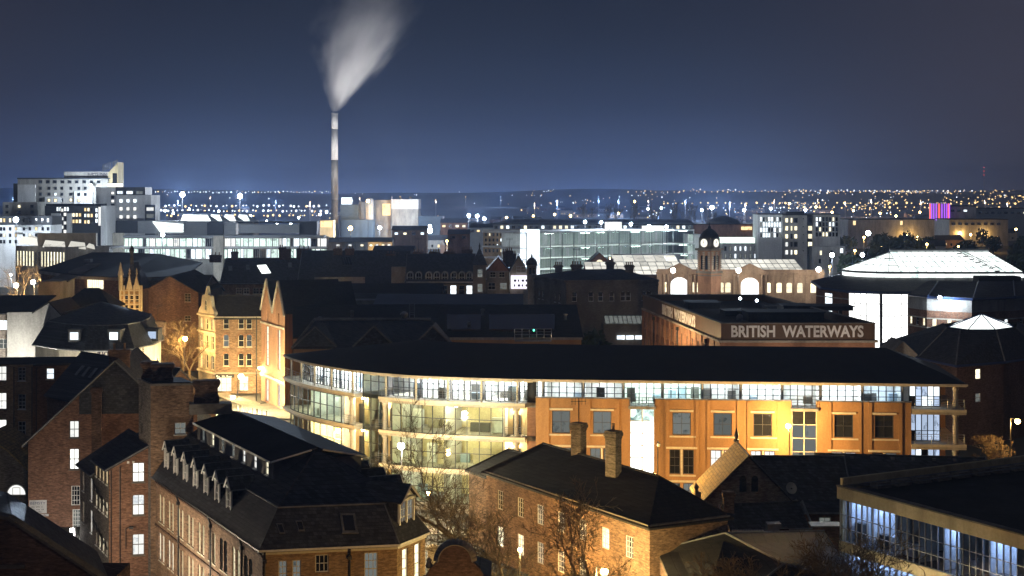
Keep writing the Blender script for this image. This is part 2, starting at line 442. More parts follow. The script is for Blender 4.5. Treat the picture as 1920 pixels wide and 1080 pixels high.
class Fr:
    """a wall line from p0 to p1 (plan), inside on its left"""
    def __init__(s, p0, p1):
        s.p0 = Vector((p0[0], p0[1], 0)); s.p1 = Vector((p1[0], p1[1], 0))
        s.L = (s.p1 - s.p0).length
        s.u = (s.p1 - s.p0) / s.L; s.n = Vector((-s.u.y, s.u.x, 0))      # n points inside
    def at(s, a, z, d=0.0):
        p = s.p0 + s.u * a + s.n * d; return Vector((p.x, p.y, z))
    def mat(s, a, z, d=0.0):
        p = s.at(a, z, d)
        return Matrix(((s.u.x, s.n.x, 0, p.x), (s.u.y, s.n.y, 0, p.y), (0, 0, 1, p.z), (0, 0, 0, 1)))
    def s_of(s, px):
        """distance along the wall where it crosses picture column px"""
        k = (px - 960) / F
        return (k * s.p0.y - s.p0.x) / (s.u.x - k * s.u.y)
WC = {}
def win_mesh(w, h, style, fm):
    key = (round(w, 2), round(h, 2), style, fm)
    if key in WC: return WC[key]
    mb = MB(); t = 0.07 if w < 1.6 else 0.08
    def bar(x0, x1, z0, z1, y0=-0.02, y1=0.06): mb.ab(x0, x1, y0, y1, z0, z1)
    bar(-w / 2, -w / 2 + t, 0, h); bar(w / 2 - t, w / 2, 0, h)
    bar(-w / 2 + t, w / 2 - t, 0, t); bar(-w / 2 + t, w / 2 - t, h - t, h)
    k = style.split('_')
    nx, ny = (int(k[1]), int(k[2])) if len(k) > 2 else (1, 1)
    for i in range(1, nx): x = -w / 2 + w * i / nx; bar(x - 0.022, x + 0.022, t, h - t, 0.0, 0.05)
    for j in range(1, ny):
        z = h * j / ny; q = 0.035 if (k[0] == 'sash' and j == ny // 2) else 0.022
        bar(-w / 2 + t, w / 2 - t, z - q, z + q, -0.005, 0.052)
    if k[0] in ('sash', 'sill'): mb.ab(-w / 2 - 0.08, w / 2 + 0.08, -0.16, 0.0, -0.10, -0.004)
    WC[key] = mb.mesh('window', fm)
    return WC[key]
PC = {}
def pane_mesh(w, h, pm):
    key = (round(w, 2), round(h, 2), pm)
    if key not in PC:
        mb = MB(); mb.ab(-w / 2 + 0.02, w / 2 - 0.02, 0.064, 0.085, 0.02, h - 0.02)
        PC[key] = mb.mesh('pane', pm)
    return PC[key]
def window(root, fr, s, z, w, h, style='sash_2_4', pm='glass_dark', fm='white_paint', d=0.14):
    o = link('window', win_mesh(w, h, style, fm), root, fr.mat(s, z, d))
    sub('pane', pane_mesh(w, h, pm), o)
    return o
def facade(root, mb, fr, z0, z1, wins=(), depth=0.16, mi=0, s0=0.0, s1=None, top=None):
    """wall quads with real openings, reveals and a window in each; wins: (s, z, w, h, style, pane[, frame[, arch_rise]])"""
    s1 = fr.L if s1 is None else s1
    ops = [(w[0] - w[2] / 2, w[0] + w[2] / 2, w[1], w[1] + w[3]) for w in wins]
    ops = [o for o in ops]
    cs = sorted({round(x, 4) for x in [s0, s1] + [q for o in ops for q in o[:2]] if s0 - 1e-6 <= x <= s1 + 1e-6})
    cz = sorted({round(x, 4) for x in [z0, z1] + [q for o in ops for q in o[2:]] if z0 - 1e-6 <= x <= z1 + 1e-6})
    # merge cells column-wise: per column, find solid z runs
    for a, b in zip(cs[:-1], cs[1:]):
        if b - a < 1e-4: continue
        mid = (a + b) / 2
        holes = sorted([(o[2], o[3]) for o in ops if o[0] < mid < o[1]])
        z = z0
        for h0, h1 in holes:
            if h0 > z + 1e-5: mb.poly([fr.at(a, z), fr.at(b, z), fr.at(b, h0), fr.at(a, h0)], mi)
            z = max(z, h1)
        if z < z1 - 1e-5: mb.poly([fr.at(a, z), fr.at(b, z), fr.at(b, z1), fr.at(a, z1)], mi)
    for w, o in zip(wins, ops):
        a, b, c, e = o
        q = lambda s, z, d=0.0: fr.at(s, z, d)
        mb.poly([q(a, c), q(a, c, depth), q(a, e, depth), q(a, e)], mi)
        mb.poly([q(b, c, depth), q(b, c), q(b, e), q(b, e, depth)], mi)
        mb.poly([q(a, e, depth), q(b, e, depth), q(b, e), q(a, e)], mi)
        mb.poly([q(a, c), q(b, c), q(b, c, depth), q(a, c, depth)], mi)
        fm = w[6] if len(w) > 6 and w[6] else 'white_paint'
        if len(w) > 7 and w[7]:
            r = w[7]; n = 6; wd = b - a; mid = (a + b) / 2
            for sg in (-1, 1):
                arc = [(mid + sg * wd / 2 * math.cos(t), e - r + r * math.sin(t)) for t in [math.pi / 2 * i / n for i in range(n + 1)]]
                for i in range(n):
                    (x0, y0), (x1, y1) = arc[i], arc[i + 1]
                    pts = [q(x0, y0), q(x0, e), q(x1, e), q(x1, y1)]
                    if sg > 0: pts = pts[::-1]
                    mb.poly(pts if abs(x0 - x1) > 1e-6 else pts, mi)
                    dpt = [q(x0, y0), q(x1, y1), q(x1, y1, depth), q(x0, y0, depth)]
                    mb.poly(dpt, mi)
        window(root, fr, w[0], w[1], w[2], w[3], w[4], w[5], fm, depth - 0.06)
def gable_roof(mr, mw, p0, u, L, Wd, ze, rise, ov=0.3, hips=(0, 0), t=0.16, og=0.25, ridge=True):
    """roof over a rectangle: p0 corner, u along the ridge, depth Wd to its left; gable triangles go to mw"""
    p0 = Vector((p0[0], p0[1], 0)); u = Vector((u[0], u[1], 0)).normalized(); v = Vector((-u.y, u.x, 0))
    dz = rise * ov / (Wd / 2)
    ga, gb = (og if hips[0] == 0 else ov), (og if hips[1] == 0 else ov)
    def P(a, b, z): q = p0 + u * a + v * b; return Vector((q.x, q.y, z))
    e0, e1, e2, e3 = P(-ga, -ov, ze - dz), P(L + gb, -ov, ze - dz), P(L + gb, Wd + ov, ze - dz), P(-ga, Wd + ov, ze - dz)
    r0 = P(hips[0] if hips[0] else -ga, Wd / 2, ze + rise); r1 = P(L - hips[1] if hips[1] else L + gb, Wd / 2, ze + rise)
    mr.slab([e0, e1, r1, r0], t); mr.slab([e2, e3, r0, r1], t)
    if hips[0]: mr.slab([e3, e0, r0], t)
    elif mw is not None: mw.poly([P(0, Wd, ze), P(0, 0, ze), P(0, Wd / 2, ze + rise)])
    if hips[1]: mr.slab([e1, e2, r1], t)
    elif mw is not None: mw.poly([P(L, 0, ze), P(L, Wd, ze), P(L, Wd / 2, ze + rise)])
    if ridge:
        mr.tube(r0, r1, 0.11, n=6)
        if hips[0]: mr.tube(e0, r0, 0.08, n=5); mr.tube(e3, r0, 0.08, n=5)
        if hips[1]: mr.tube(e1, r1, 0.08, n=5); mr.tube(e2, r1, 0.08, n=5)
    return r0, r1
CH = {}
def chimney(root, x, y, z0, z1, w, d, rot=0.0, pots=3, mat='brick_dark', cap=0.12):
    mb = MB(); h = z1 - z0
    mb.ab(-w / 2, w / 2, -d / 2, d / 2, 0, h)
    mb.ab(-w / 2 - cap, w / 2 + cap, -d / 2 - cap, d / 2 + cap, h - 0.42, h - 0.14)
    mb.ab(-w / 2 - cap * .5, w / 2 + cap * .5, -d / 2 - cap * .5, d / 2 + cap * .5, h - 0.139, h + 0.02)
    mb.ab(-w / 2 - cap * .5, w / 2 + cap * .5, -d / 2 - cap * .5, d / 2 + cap * .5, h - 0.62, h - 0.5)
    mw = Matrix.Translation((x, y, z0)) @ Matrix.Rotation(rot, 4, 'Z')
    o = link('chimney', mb.mesh('chimney', mat), root, mw)
    key = 'pot'
    if key not in CH:
        pm = MB(); pm.lathe((0, 0, 0), [(0.15, 0), (0.17, 0.06), (0.12, 0.12), (0.11, 0.5), (0.14, 0.54), (0.13, 0.62)], 8)
        CH[key] = pm.mesh('chimney_pot', 'chimney_pot')
    for i in range(pots):
        p = sub('chimney_pot', CH[key], o)
        if w >= d: p.location = (-w / 2 + w * (i + .5) / pots, 0, h + 0.02)
        else: p.location = (0, -d / 2 + d * (i + .5) / pots, h + 0.02)
    return o
def text_mesh(s, size, mat, extrude=0.03, spacing=1.0, bold=0.0, width=None):
    c = bpy.data.curves.new('lettering', 'FONT'); c.body = s; c.size = size; c.extrude = extrude
    c.space_character = spacing; c.offset = bold; c.align_x = 'CENTER'; c.resolution_u = 3
    o = bpy.data.objects.new('lettering', c)
    me = bpy.data.meshes.new_from_object(o)
    bpy.data.objects.remove(o); bpy.data.curves.remove(c)
    if width:
        xs = [v.co.x for v in me.vertices]; k = width / (max(xs) - min(xs)); mid = (max(xs) + min(xs)) / 2
        for v in me.vertices: v.co.x = (v.co.x - mid) * k
    me.materials.clear(); me.materials.append(M[mat])
    return me
def lettering(root, s, fr, a, z, size, mat, d=-0.06, **k):
    me = text_mesh(s, size, mat, **k)
    # text lies in its xy plane: turn it up onto the wall
    return link('lettering', me, root, fr.mat(a, z, d) @ Matrix.Rotation(math.pi / 2, 4, 'X'))
def pick(seq):
    r = RNG.random(); acc = 0
    for m, p in seq:
        acc += p
        if r <= acc: return m
    return seq[-1][0]
def point_light(name, loc, col, power, radius=0.25, parent=None):
    l = bpy.data.lights.new(name, 'POINT'); l.energy = power; l.color = col; l.shadow_soft_size = radius
    o = bpy.data.objects.new(name, l); COL.objects.link(o); o.location = loc
    if parent is not None:
        o.parent = parent; o.matrix_parent_inverse = pinv(parent)
    return o
SOD = (1.0, 0.56, 0.16); WHT = (1.0, 0.93, 0.78); COOL = (0.78, 0.89, 1.0)
# ================================================================ GROUND AND STREETS
g_ = MB(); g_.poly([(-9000, -50, 0.9), (9000, -50, 0.9), (9000, 12000, 0.9), (-9000, 12000, 0.9)])
struct('ground', g_.mesh('ground', 'ground'))
def ribbon(name, pts, w, z, mat, kind=True):
    mb = MB(); n = len(pts); L = []; Rr = []
    for i, p in enumerate(pts):
        a = Vector(pts[max(i - 1, 0)]); b = Vector(pts[min(i + 1, n - 1)]); d = (b - a).normalized(); q = Vector((-d.y, d.x))
        p = Vector(p); L.append(p + q * w / 2); Rr.append(p - q * w / 2)
    for i in range(n - 1):
        mb.poly([(Rr[i].x, Rr[i].y, z), (Rr[i + 1].x, Rr[i + 1].y, z), (L[i + 1].x, L[i + 1].y, z), (L[i].x, L[i].y, z)])
    return struct(name, mb.mesh(name, mat))
ROAD = [(70, 153.8), (20, 156.6), (4, 158.2), (-6, 160.3), (-14, 164.3), (-22, 171.2), (-30, 182), (-38, 200), (-43, 225), (-47, 247), (-56, 262), (-66, 285), (-90, 330)]
ribbon('road', ROAD, 7.6, GZ + 0.004, 'asphalt')
ROAD2 = [(-47, 238), (-30, 300), (10, 330), (120, 345), (300, 350)]
ribbon('road', [(-47, 248), (-38, 262), (-28, 268), (20, 285)], 8.0, GZ + 0.008, 'asphalt')
ribbon('road', [(-7, 160), (-6.5, 150), (-6.2, 140), (-4.5, 128), (1, 108)], 7.0, GZ + 0.012, 'asphalt')
ribbon('road', [(-300, 420), (-120, 400), (-90, 330)], 12, GZ + 0.004, 'asphalt')
ribbon('road', [(-260, 735), (-60, 700), (40, 690), (200, 700)], 16, GZ + 0.004, 'asphalt')
for off, nm in ((5.3, 'pavement'), (-5.3, 'pavement')):
    mb = MB(); n = len(ROAD); A_, B_ = [], []
    for i, p in enumerate(ROAD):
        a = Vector(ROAD[max(i - 1, 0)]); b = Vector(ROAD[min(i + 1, n - 1)]); d = (b - a).normalized(); q = Vector((-d.y, d.x))
        A_.append(Vector(p) + q * (off - 1.5)); B_.append(Vector(p) + q * (off + 1.5))
    for i in range(n - 1):
        mb.slab([(A_[i].x, A_[i].y, GZ + .13), (A_[i + 1].x, A_[i + 1].y, GZ + .13), (B_[i + 1].x, B_[i + 1].y, GZ + .13), (B_[i].x, B_[i].y, GZ + .13)], 0.14)
    struct('pavement', mb.mesh('pavement', 'paving'))
mb = MB()
for i in range(len(ROAD) - 1):
    a, b = Vector(ROAD[i]), Vector(ROAD[i + 1]); d = (b - a); n = max(1, int(d.length / 5)); q = Vector((-d.y, d.x)).normalized() * 0.09
    for k in range(n):
        p0 = a + d * (k / n); p1 = a + d * ((k + 0.5) / n)
        mb.poly([(p0 - q).to_tuple() + (GZ + .009,), (p1 - q).to_tuple() + (GZ + .009,), (p1 + q).to_tuple() + (GZ + .009,), (p0 + q).to_tuple() + (GZ + .009,)])
struct('road_marking', mb.mesh('road_marking', 'white_paint'))
# forecourt paving at the street corner
mb = MB(); mb.slab([(-47, 236, GZ + .10), (-32, 232, GZ + .10), (-30, 250, GZ + .10), (-36, 256, GZ + .10)], 0.1)
struct('pavement', mb.mesh('pavement', 'paving'))

# ================================================================ CURVED OFFICE BUILDING
CP = [Vector(p) for p in [(-29.3, 196), (-28.3, 191.5), (-25.3, 184.6), (-21.2, 178.6), (-17.2, 174.0), (-14.0, 171.4), (-9.2, 168.8), (-4, 167.3), (0.7, 166.3), (7.9, 165.5), (17.1, 164.6), (32, 163.1), (47.6, 161.5), (52, 161.1)]]
PATH = []
for i in range(1, len(CP) - 2):
    p0, p1, p2, p3 = CP[i - 1:i + 3]
    for k in range(40):
        t = k / 40
        PATH.append(0.5 * ((2 * p1) + (p2 - p0) * t + (2 * p0 - 5 * p1 + 4 * p2 - p3) * t * t + (3 * p1 - p0 - 3 * p2 + p3) * t ** 3))
PATH.append(CP[-2].copy())
ARC = [0.0]
for a, b in zip(PATH[:-1], PATH[1:]): ARC.append(ARC[-1] + (b - a).length)
SL = ARC[-1]
def PT(s, d=0.0):
    s = min(max(s, 0), SL - 1e-6)
    import bisect
    i = max(0, min(len(ARC) - 2, bisect.bisect_right(ARC, s) - 1))
    t = (s - ARC[i]) / (ARC[i + 1] - ARC[i])
    p = PATH[i].lerp(PATH[i + 1], t)
    a = PATH[max(i - 3, 0)]; b = PATH[min(i + 4, len(PATH) - 1)]
    u = (b - a).normalized()
    return Vector((p.x - u.y * d, p.y + u.x * d))
def SX(px, d=0.0):
    best = min(range(501), key=lambda i: abs(960 + F * PT(SL * i / 500, d).x / PT(SL * i / 500, d).y - px))
    lo, hi = SL * max(best - 1, 0) / 500, SL * min(best + 1, 500) / 500
    for _ in range(30):
        m = (lo + hi) / 2; q = PT(m, d)
        if 960 + F * q.x / q.y < px: lo = m
        else: hi = m
    return (lo + hi) / 2
def P3(s, d, z): q = PT(s, d); return Vector((q.x, q.y, z))
def cstrip(mb, s0, s1, d0, d1, z0, z1, mi=0, step=1.4):
    n = max(1, int(abs(s1 - s0) / step)); b = len(mb.v)
    for i in range(n + 1):
        s = s0 + (s1 - s0) * i / n
        for d, z in ((d0, z0), (d1, z0), (d1, z1), (d0, z1)): mb.v.append(tuple(P3(s, d, z)))
    for i in range(n):
        for k in range(4):
            j = (k + 1) % 4
            mb.f.append((b + i * 4 + k, b + i * 4 + j, b + (i + 1) * 4 + j, b + (i + 1) * 4 + k)[::-1]); mb.m.append(mi)
    mb.f.append((b, b + 1, b + 2, b + 3)); mb.m.append(mi)
    e = b + n * 4; mb.f.append((e + 3, e + 2, e + 1, e)); mb.m.append(mi)
B = thing('office_building', 'long curved office building with lit glass top floor, dark roof and orange rendered front', 'building', (5, 172, GZ))
L0, L1, L2, L3, EV = 1.2, 5.0, 8.7, 12.35, 14.75
U_PANE = MB(); U_PANE.ab(-0.5, 0.5, -0.012, 0.012, 0, 1)
UPM = {m: U_PANE.mesh('pane', m) for m in ('glass_clear', 'glass_green', 'glass_blue', 'glass_dark', 'lit_white', 'lit_hall', 'lit_cool', 'lit_green', 'lit_dim', 'lit_warm', 'lit_cream', 'lit_blueroom', 'skylight_glow', 'cladding_dark')}
def upane(parent, p, q, z0, z1, m):
    """one flat pane between plan points p and q"""
    p, q = Vector((p[0], p[1])), Vector((q[0], q[1])); d = q - p; L = d.length; u = d / L; c = (p + q) / 2
    o = bpy.data.objects.new('pane', UPM[m]); COL.objects.link(o); o.parent = parent
    o.matrix_basis = Matrix(((u.x * L, -u.y, 0, c.x), (u.y * L, u.x, 0, c.y), (0, 0, z1 - z0, z0), (0, 0, 0, 1)))
    return o
def curtain(root, ss, d, zs, mats, fm='dark_frame', t=0.05, name='window_frame', pick_m=None):
    """glazing along the curve: mullions at ss, transoms at zs, one pane object per cell"""
    mb = MB()
    for i, s in enumerate(ss):
        a, b = P3(s, d, 0), P3(min(s + 0.01, SL), d, 0); u = (b - a).normalized(); n = Vector((-u.y, u.x, 0))
        mb.box(Vector((a.x, a.y, zs[0])) - u * t - n * 0.06, u * 2 * t, n * 0.14, (0, 0, zs[-1] - zs[0]))
    for s0, s1 in zip(ss[:-1], ss[1:]):
        a, b = P3(s0, d, 0), P3(s1, d, 0); u = (b - a); L = u.length; u /= L; n = Vector((-u.y, u.x, 0))
        for z in zs:
            mb.box(Vector((a.x, a.y, z - 0.035)) + u * t - n * 0.045, u * (L - 2 * t), n * 0.10, (0, 0, 0.07))
    fo = part(mb, name, root, fm)
    k = 0
    for s0, s1 in zip(ss[:-1], ss[1:]):
        for z0, z1 in zip(zs[:-1], zs[1:]):
            m = pick_m(s0, z0) if pick_m else mats[k % len(mats)]
            upane(fo, PT(s0, d), PT(s1, d), z0 + 0.02, z1 - 0.02, m); k += 1
    return fo
def lin(a, b, n): return [a + (b - a) * i / n for i in range(n + 1)]
# roof
sR0, sR1 = SX(668, 0), SX(1660, 9.5)
mb = MB(); n = 90
def ridge(s): return P3(min(max(s, sR0), sR1), 9.5, 17.85)
rows = [lin(0, SL, n)]
for i in range(n):
    s0, s1 = rows[0][i], rows[0][i + 1]
    a, b = P3(s0, -0.05, 15.0), P3(s1, -0.05, 15.0); c, e = P3(s0, 19, 15.0), P3(s1, 19, 15.0)
    r0, r1 = ridge(s0), ridge(s1)
    for q in ([a, b, r1, r0], [r0, r1, e, c]):
        uq = []
        for p in q:
            if not uq or (p - uq[-1]).length > 1e-4: uq.append(p)
        if len(uq) >= 3: mb.poly(uq)
mb.poly([P3(0, 19, 15), P3(0, -0.05, 15), ridge(0)]); mb.poly([P3(SL, -0.05, 15), P3(SL, 19, 15), ridge(SL)])
part(mb, 'roof', B, 'roof_metal')
mb = MB(); cstrip(mb, 0, SL, -0.12, 0.06, 14.80, 15.02); part(mb, 'gutter', B, 'stone_pale')
mb = MB(); cstrip(mb, 0.1, SL - .1, 0.08, 9.0, 14.72, 14.86); cstrip(mb, 0.1, SL - .1, 9.0, 18.8, 14.72, 14.9); part(mb, 'soffit', B, 'cream_paint')
# roof stand-off light strips under the eave
for k in range(16):
    s = SX(690 + k * 19.5)
    mb = MB(); cstrip(mb, s, s + 0.9, 0.3, 0.5, 14.62, 14.70); part(mb, 'eaves_bracket', B, 'cream_paint')
# floor slabs
sA, sB_, sC, sD, sE, sF_, sG = 0.15, SX(667), SX(720), SX(985), SX(1005), SX(1708), SL - 0.2
def slab(z, s0, s1, d0, d1=12.0, th=0.5, m='stone_pale', edge=True, nm='balcony_slab'):
    mb = MB(); cstrip(mb, s0, s1, d0, d1, z - th, z); part(mb, nm, B, m)
    if edge:
        mb = MB(); cstrip(mb, s0, s1, d0 - 0.12, d0 - 0.002, z - 0.22, z + 0.06); part(mb, 'slab_edge', B, 'cream_paint')
for z in (L1, L2, L3):
    slab(z, sA, sB_, -0.1, th=.42); slab(z, sB_, sC - .6, 1.1, edge=False, nm='floor_slab', m='dark_frame', th=0.35); slab(z, sC - .6, sD, -0.15)
    slab(z, sD + .05, sF_ - .05, 0.9, edge=False, nm='floor_slab', m='concrete'); slab(z, sF_ + 0.05, sG, -0.35)
mb = MB(); cstrip(mb, sA, sG, 0.2, 12, 0.9, L0); part(mb, 'floor_slab', B, 'concrete')
# back walls of the rooms, floor by floor
for z0, z1, m in ((L0, L1 - .5, 'interior_warm'), (L1, L2 - .5, 'interior_warm'), (L2, L3 - .5, 'interior_warm'), (L3, 14.7, 'interior_white')):
    mb = MB(); cstrip(mb, sA, sD, 6.2, 6.4, z0, z1); part(mb, 'room_wall', B, m)
    mb = MB(); cstrip(mb, sD + .05, sG - 4, 6.2, 6.4, z0, z1); part(mb, 'room_wall', B, 'interior_white')
# ceiling lights and partitions, top floor
TOP = [541, 560, 585, 617, 657, None, 720, 777, 838, 901, 969, 1016, 1092, 1168, 1242, 1317, 1390, 1468, 1541, 1620, 1696]
bright = {541: 1, 560: 2, 585: 2, 617: 3, 720: 2, 777: 2, 838: 2, 901: 2, 969: 2, 1016: 1, 1092: 1, 1168: 3, 1242: 3, 1317: 1, 1390: 2, 1468: 1, 1541: 2, 1620: 1}
CLM = {'w': 'ceiling_white', 'g': 'ceiling_green', 'y': 'ceiling_warm', 'b': 'ceiling_blue'}
def ceil_light(s, d, z, w=1.2, dp=0.9, m='w'):
    mb = MB(); cstrip(mb, s - w / 2, s + w / 2, d, d + dp, z - 0.09, z - 0.02, step=5); part(mb, 'ceiling_light', B, CLM[m])
posts = [p for p in TOP if p]
for a, b in zip(TOP[:-1], TOP[1:]):
    if a is None or b is None: continue
    s0, s1 = SX(a), SX(b)
    k = bright.get(a, 1)
    ncol = 5 if s1 - s0 > 2.5 else 3
    pm = 'glass_clear'
    dd = 1.5
    curtain(B, lin(s0 + .12, s1 - .12, ncol), dd, [L3 + .02, L3 + 1.05, EV - .72, EV - .05], [pm])
    mb = MB(); cstrip(mb, s1 - .06, s1 + .06, 1.7, 6.1, L3, 14.7, step=9); part(mb, 'partition', B, 'interior_white')
    for q in range(k):
        for r_ in range(2):
            ceil_light(s0 + (s1 - s0) * (q + .5) / k, 2.1 + 1.9 * r_, 14.7, 1.1, 1.0, 'g' if a in (1168, 1242) else ('w' if a < 1400 else ('b' if a > 1600 else 'w')))
    # desks, screens and cupboards against the light
    for q in range(3):
        if RNG.random() < 0.75:
            mb = MB(); s = RNG.uniform(s0 + .6, s1 - .6); d = RNG.uniform(2.0, 4.5)
            cstrip(mb, s - .45, s + .45, d, d + .6, L3 + .05, L3 + RNG.choice([0.75, 0.75, 1.2, 1.6]), step=5)
            part(mb, 'cupboard', B, RNG.choice(['furniture', 'interior_blue', 'furniture']))
# posts carrying the eave
for p in posts + [1793]:
    s = SX(p); mb = MB(); d = 0.35 if p < 1000 else 1.32
    if p == 1793: d = 0.5
    mb.tube(P3(s, d, L3), P3(s, d, EV), 0.11, n=8); part(mb, 'column', B, 'grey_steel' if p > 1000 else 'cream_paint')
# railing along the top balcony
def railing(s0, s1, d, z, h=1.05, rails=4, pstep=1.3):
    mb = MB(); n = max(2, int((s1 - s0) / 0.9))
    for k in range(rails):
        zz = z + h * (k + 1) / rails
        for i in range(n): mb.tube(P3(s0 + (s1 - s0) * i / n, d, zz), P3(s0 + (s1 - s0) * (i + 1) / n, d, zz), 0.028 if k == rails - 1 else 0.016, n=4, cap=False)
    m = max(1, int((s1 - s0) / pstep))
    for i in range(m + 1):
        s = s0 + (s1 - s0) * i / m; mb.tube(P3(s, d, z), P3(s, d, z + h), 0.025, n=4)
    part(mb, 'railing', B, 'grey_steel')
railing(sA + .2, sB_ - .1, 0.12, L3 + .06); railing(sC - .4, sD - .1, 0.1, L3 + .06)
# glazed lift and stair bay between the two curves
st = lin(SX(668), SX(716), 3)
curtain(B, st, 1.0, [L0, L1 - .35, L1, L1 + 1.9, L2 - .35, L2, L2 + 1.9, L3 - .35, L3, L3 + 1.5, EV], ['glass_green'], t=0.035)
# curtain wall of the two curved parts, floors 2, 1 and ground
lb = lin(SX(543), SX(638), 9); mbay = [SX(p) for p in (733, 750, 769, 790, 810, 832, 853, 875, 898, 920, 942)]
for z0, z1 in ((L0, L1), (L1, L2), (L2, L3)):
    curtain(B, lb, 0.15, [z0 + .06, z0 + 1.75, z1 - .52], ['glass_green'], t=0.03)
    curtain(B, mbay, 0.15, [z0 + .06, z0 + 1.75, z1 - .52], ['glass_green'], t=0.03)
    for (c0, c1, cp) in ((640, 665, 654), (702, 732, 717), (944, 984, 967)):
        s0, s1 = SX(c0), SX(c1)
        mb = MB(); cstrip(mb, s0, s1, 2.0, 2.2, z0, z1 - .5); part(mb, 'loggia_wall', B, 'render_cream')
        mb = MB(); s = SX(cp); mb.lathe(P3(s, 0.45, 0), [(0.34, z0), (0.34, z0 + .2), (0.27, z0 + .25), (0.25, z1 - .95), (0.36, z1 - .8), (0.40, z1 - .52)], 12)
        part(mb, 'column', B, 'stone_pale', True)
        railing(s0 + .1, s1 - .1, 0.15, z0 + .06, 1.0, 4, 1.0)
        sd = (s0 + s1) / 2
        fo = curtain(B, [sd - .4, sd + .4], 1.96, [z0 + .05, z0 + 2.2], ['glass_dark'])
    # rooms behind
    for a, b, m, cnt in ((lb[0], lb[-1], 'g', 6), (mbay[0], mbay[-1], 'y', 6)):
        for q in range(cnt):
            s = a + (b - a) * (q + .5) / cnt
            if RNG.random() < (0.8 if m == 'y' else 0.95): ceil_light(s, 1.6 if m == 'g' else 2.4, z1 - .5, 1.0, 0.55 if m == 'y' else .9, m if m == 'y' or q % 2 else 'y')
            if RNG.random() < 0.6: ceil_light(s + .5, 4.6, z1 - .5, 1.0, 0.4, 'w' if RNG.random() < .3 else m)
            if RNG.random() < 0.75:
                mb = MB(); d = RNG.uniform(1.2, 4.5); w = RNG.uniform(.5, 1.1)
                cstrip(mb, s - w, s + w, d, d + .5, z0 + .02, z0 + RNG.choice([.8, 1.0, 1.7, 2.1]), step=5)
                part(mb, 'cupboard', B, RNG.choice(['interior_blue', 'interior_white', 'furniture', 'curtain', 'interior_white']))
    for s in (lb[-1] + .1, mbay[0] - .15, mbay[5], mbay[-1] + .15, lb[4]):
        mb = MB(); cstrip(mb, s - .06, s + .06, 0.5, 6.1, z0, z1 - .5, step=9); part(mb, 'partition', B, 'interior_white')
    mb = MB(); cstrip(mb, SX(986), SX(1004), 1.2, 1.4, z0, z1 - .5); part(mb, 'link_panel', B, 'terracotta')
mb = MB(); cstrip(mb, SX(986), SX(1004), 1.2, 1.4, L3, 14.7); part(mb, 'link_panel', B, 'glass_dark')
# ---- orange rendered front
fo_ = Fr(PT(SX(1005), -0.25), PT(SX(1708), -0.25))
mbw = MB(); wins = []
WP = [1052, 1129, 1278, 1355, 1430, 1582, 1658]
dimp = [('lit_dim', .55), ('glass_dark', .45)]
for px in WP:
    s = fo_.s_of(px)
    wins.append((s, 9.3, 1.95, 2.4, 'grid_2_2', pick(dimp), 'dark_frame'))
    lowlit = px in (1355, 1430, 1582, 1658)
    for dx in (-.72, .72):
        wins.append((s + dx, 5.15, 1.12, 2.6, 'grid_2_3', 'lit_white' if lowlit and px != 1658 else pick(dimp), 'dark_frame'))
        wins.append((s + dx, 1.7, 1.12, 2.5, 'grid_2_3', pick(dimp), 'dark_frame'))
b1, b2 = fo_.s_of(1204), fo_.s_of(1508)
segs = [(0, b1 - 1.3), (b1 + 1.3, b2 - 1.3), (b2 + 1.3, fo_.L)]
for a, b in segs:
    facade(B, mbw, fo_, GZ - .1, 13.05, [w for w in wins if a < w[0] < b], 0.22, s0=a, s1=b)
for s in (segs[0][1], segs[1][0], segs[1][1], segs[2][0]):
    mbw.poly([fo_.at(s, GZ), fo_.at(s, 13.05), fo_.at(s, 13.05, 1.2), fo_.at(s, GZ, 1.2)])
for a, b in segs: mbw.poly([fo_.at(a, 13.05), fo_.at(b, 13.05), fo_.at(b, 13.05, 1.2), fo_.at(a, 13.05, 1.2)])
mbw.poly([fo_.at(0, GZ, 1.6), fo_.at(0, GZ), fo_.at(0, 13.05), fo_.at(0, 13.05, 1.6)])
mbw.poly([fo_.at(fo_.L, GZ), fo_.at(fo_.L, GZ, 1.6), fo_.at(fo_.L, 13.05, 1.6), fo_.at(fo_.L, 13.05)])
part(mbw, 'wall', B, 'render_orange')
for i, px in enumerate(WP):
    s = fo_.s_of(px)
    for sd in (-1, 1):
        mb = MB(); mb.box(fo_.at(s + sd * 1.62 - .12 * (1 if sd > 0 else 0) + (-.0 if sd > 0 else -.0), GZ, -.12), fo_.u * 0.34, fo_.n * .118, (0, 0, 12.0)); part(mb, 'pilaster', B, 'render_orange')
    for z, w in ((11.78, 2.5), (7.85, 3.3), (4.3, 3.3)):
        mb = MB(); mb.box(fo_.at(s - w / 2, z, -.13), fo_.u * w, fo_.n * .128, (0, 0, .2)); part(mb, 'lintel', B, 'cream_paint')
    for z, w in ((9.06, 3.0), (4.92, 3.0)):
        mb = MB(); mb.box(fo_.at(s - w / 2, z, -.10), fo_.u * w, fo_.n * .098, (0, 0, .16)); part(mb, 'window_sill', B, 'cream_paint')
    mb = MB(); mb.tube(fo_.at(s, 5.0, -.06), fo_.at(s, 7.8, -.06), 0.11, n=8); part(mb, 'mullion', B, 'cream_paint')
mb = MB(); mb.box(fo_.at(-.05, 13.05, -.1), fo_.u * (b1 - 1.25), fo_.n * .5, (0, 0, .1)); part(mb, 'coping', B, 'lead')
mb = MB(); mb.box(fo_.at(b1 + 1.3, 13.05, -.1), fo_.u * (b2 - b1 - 2.6), fo_.n * .5, (0, 0, .1)); part(mb, 'coping', B, 'lead')
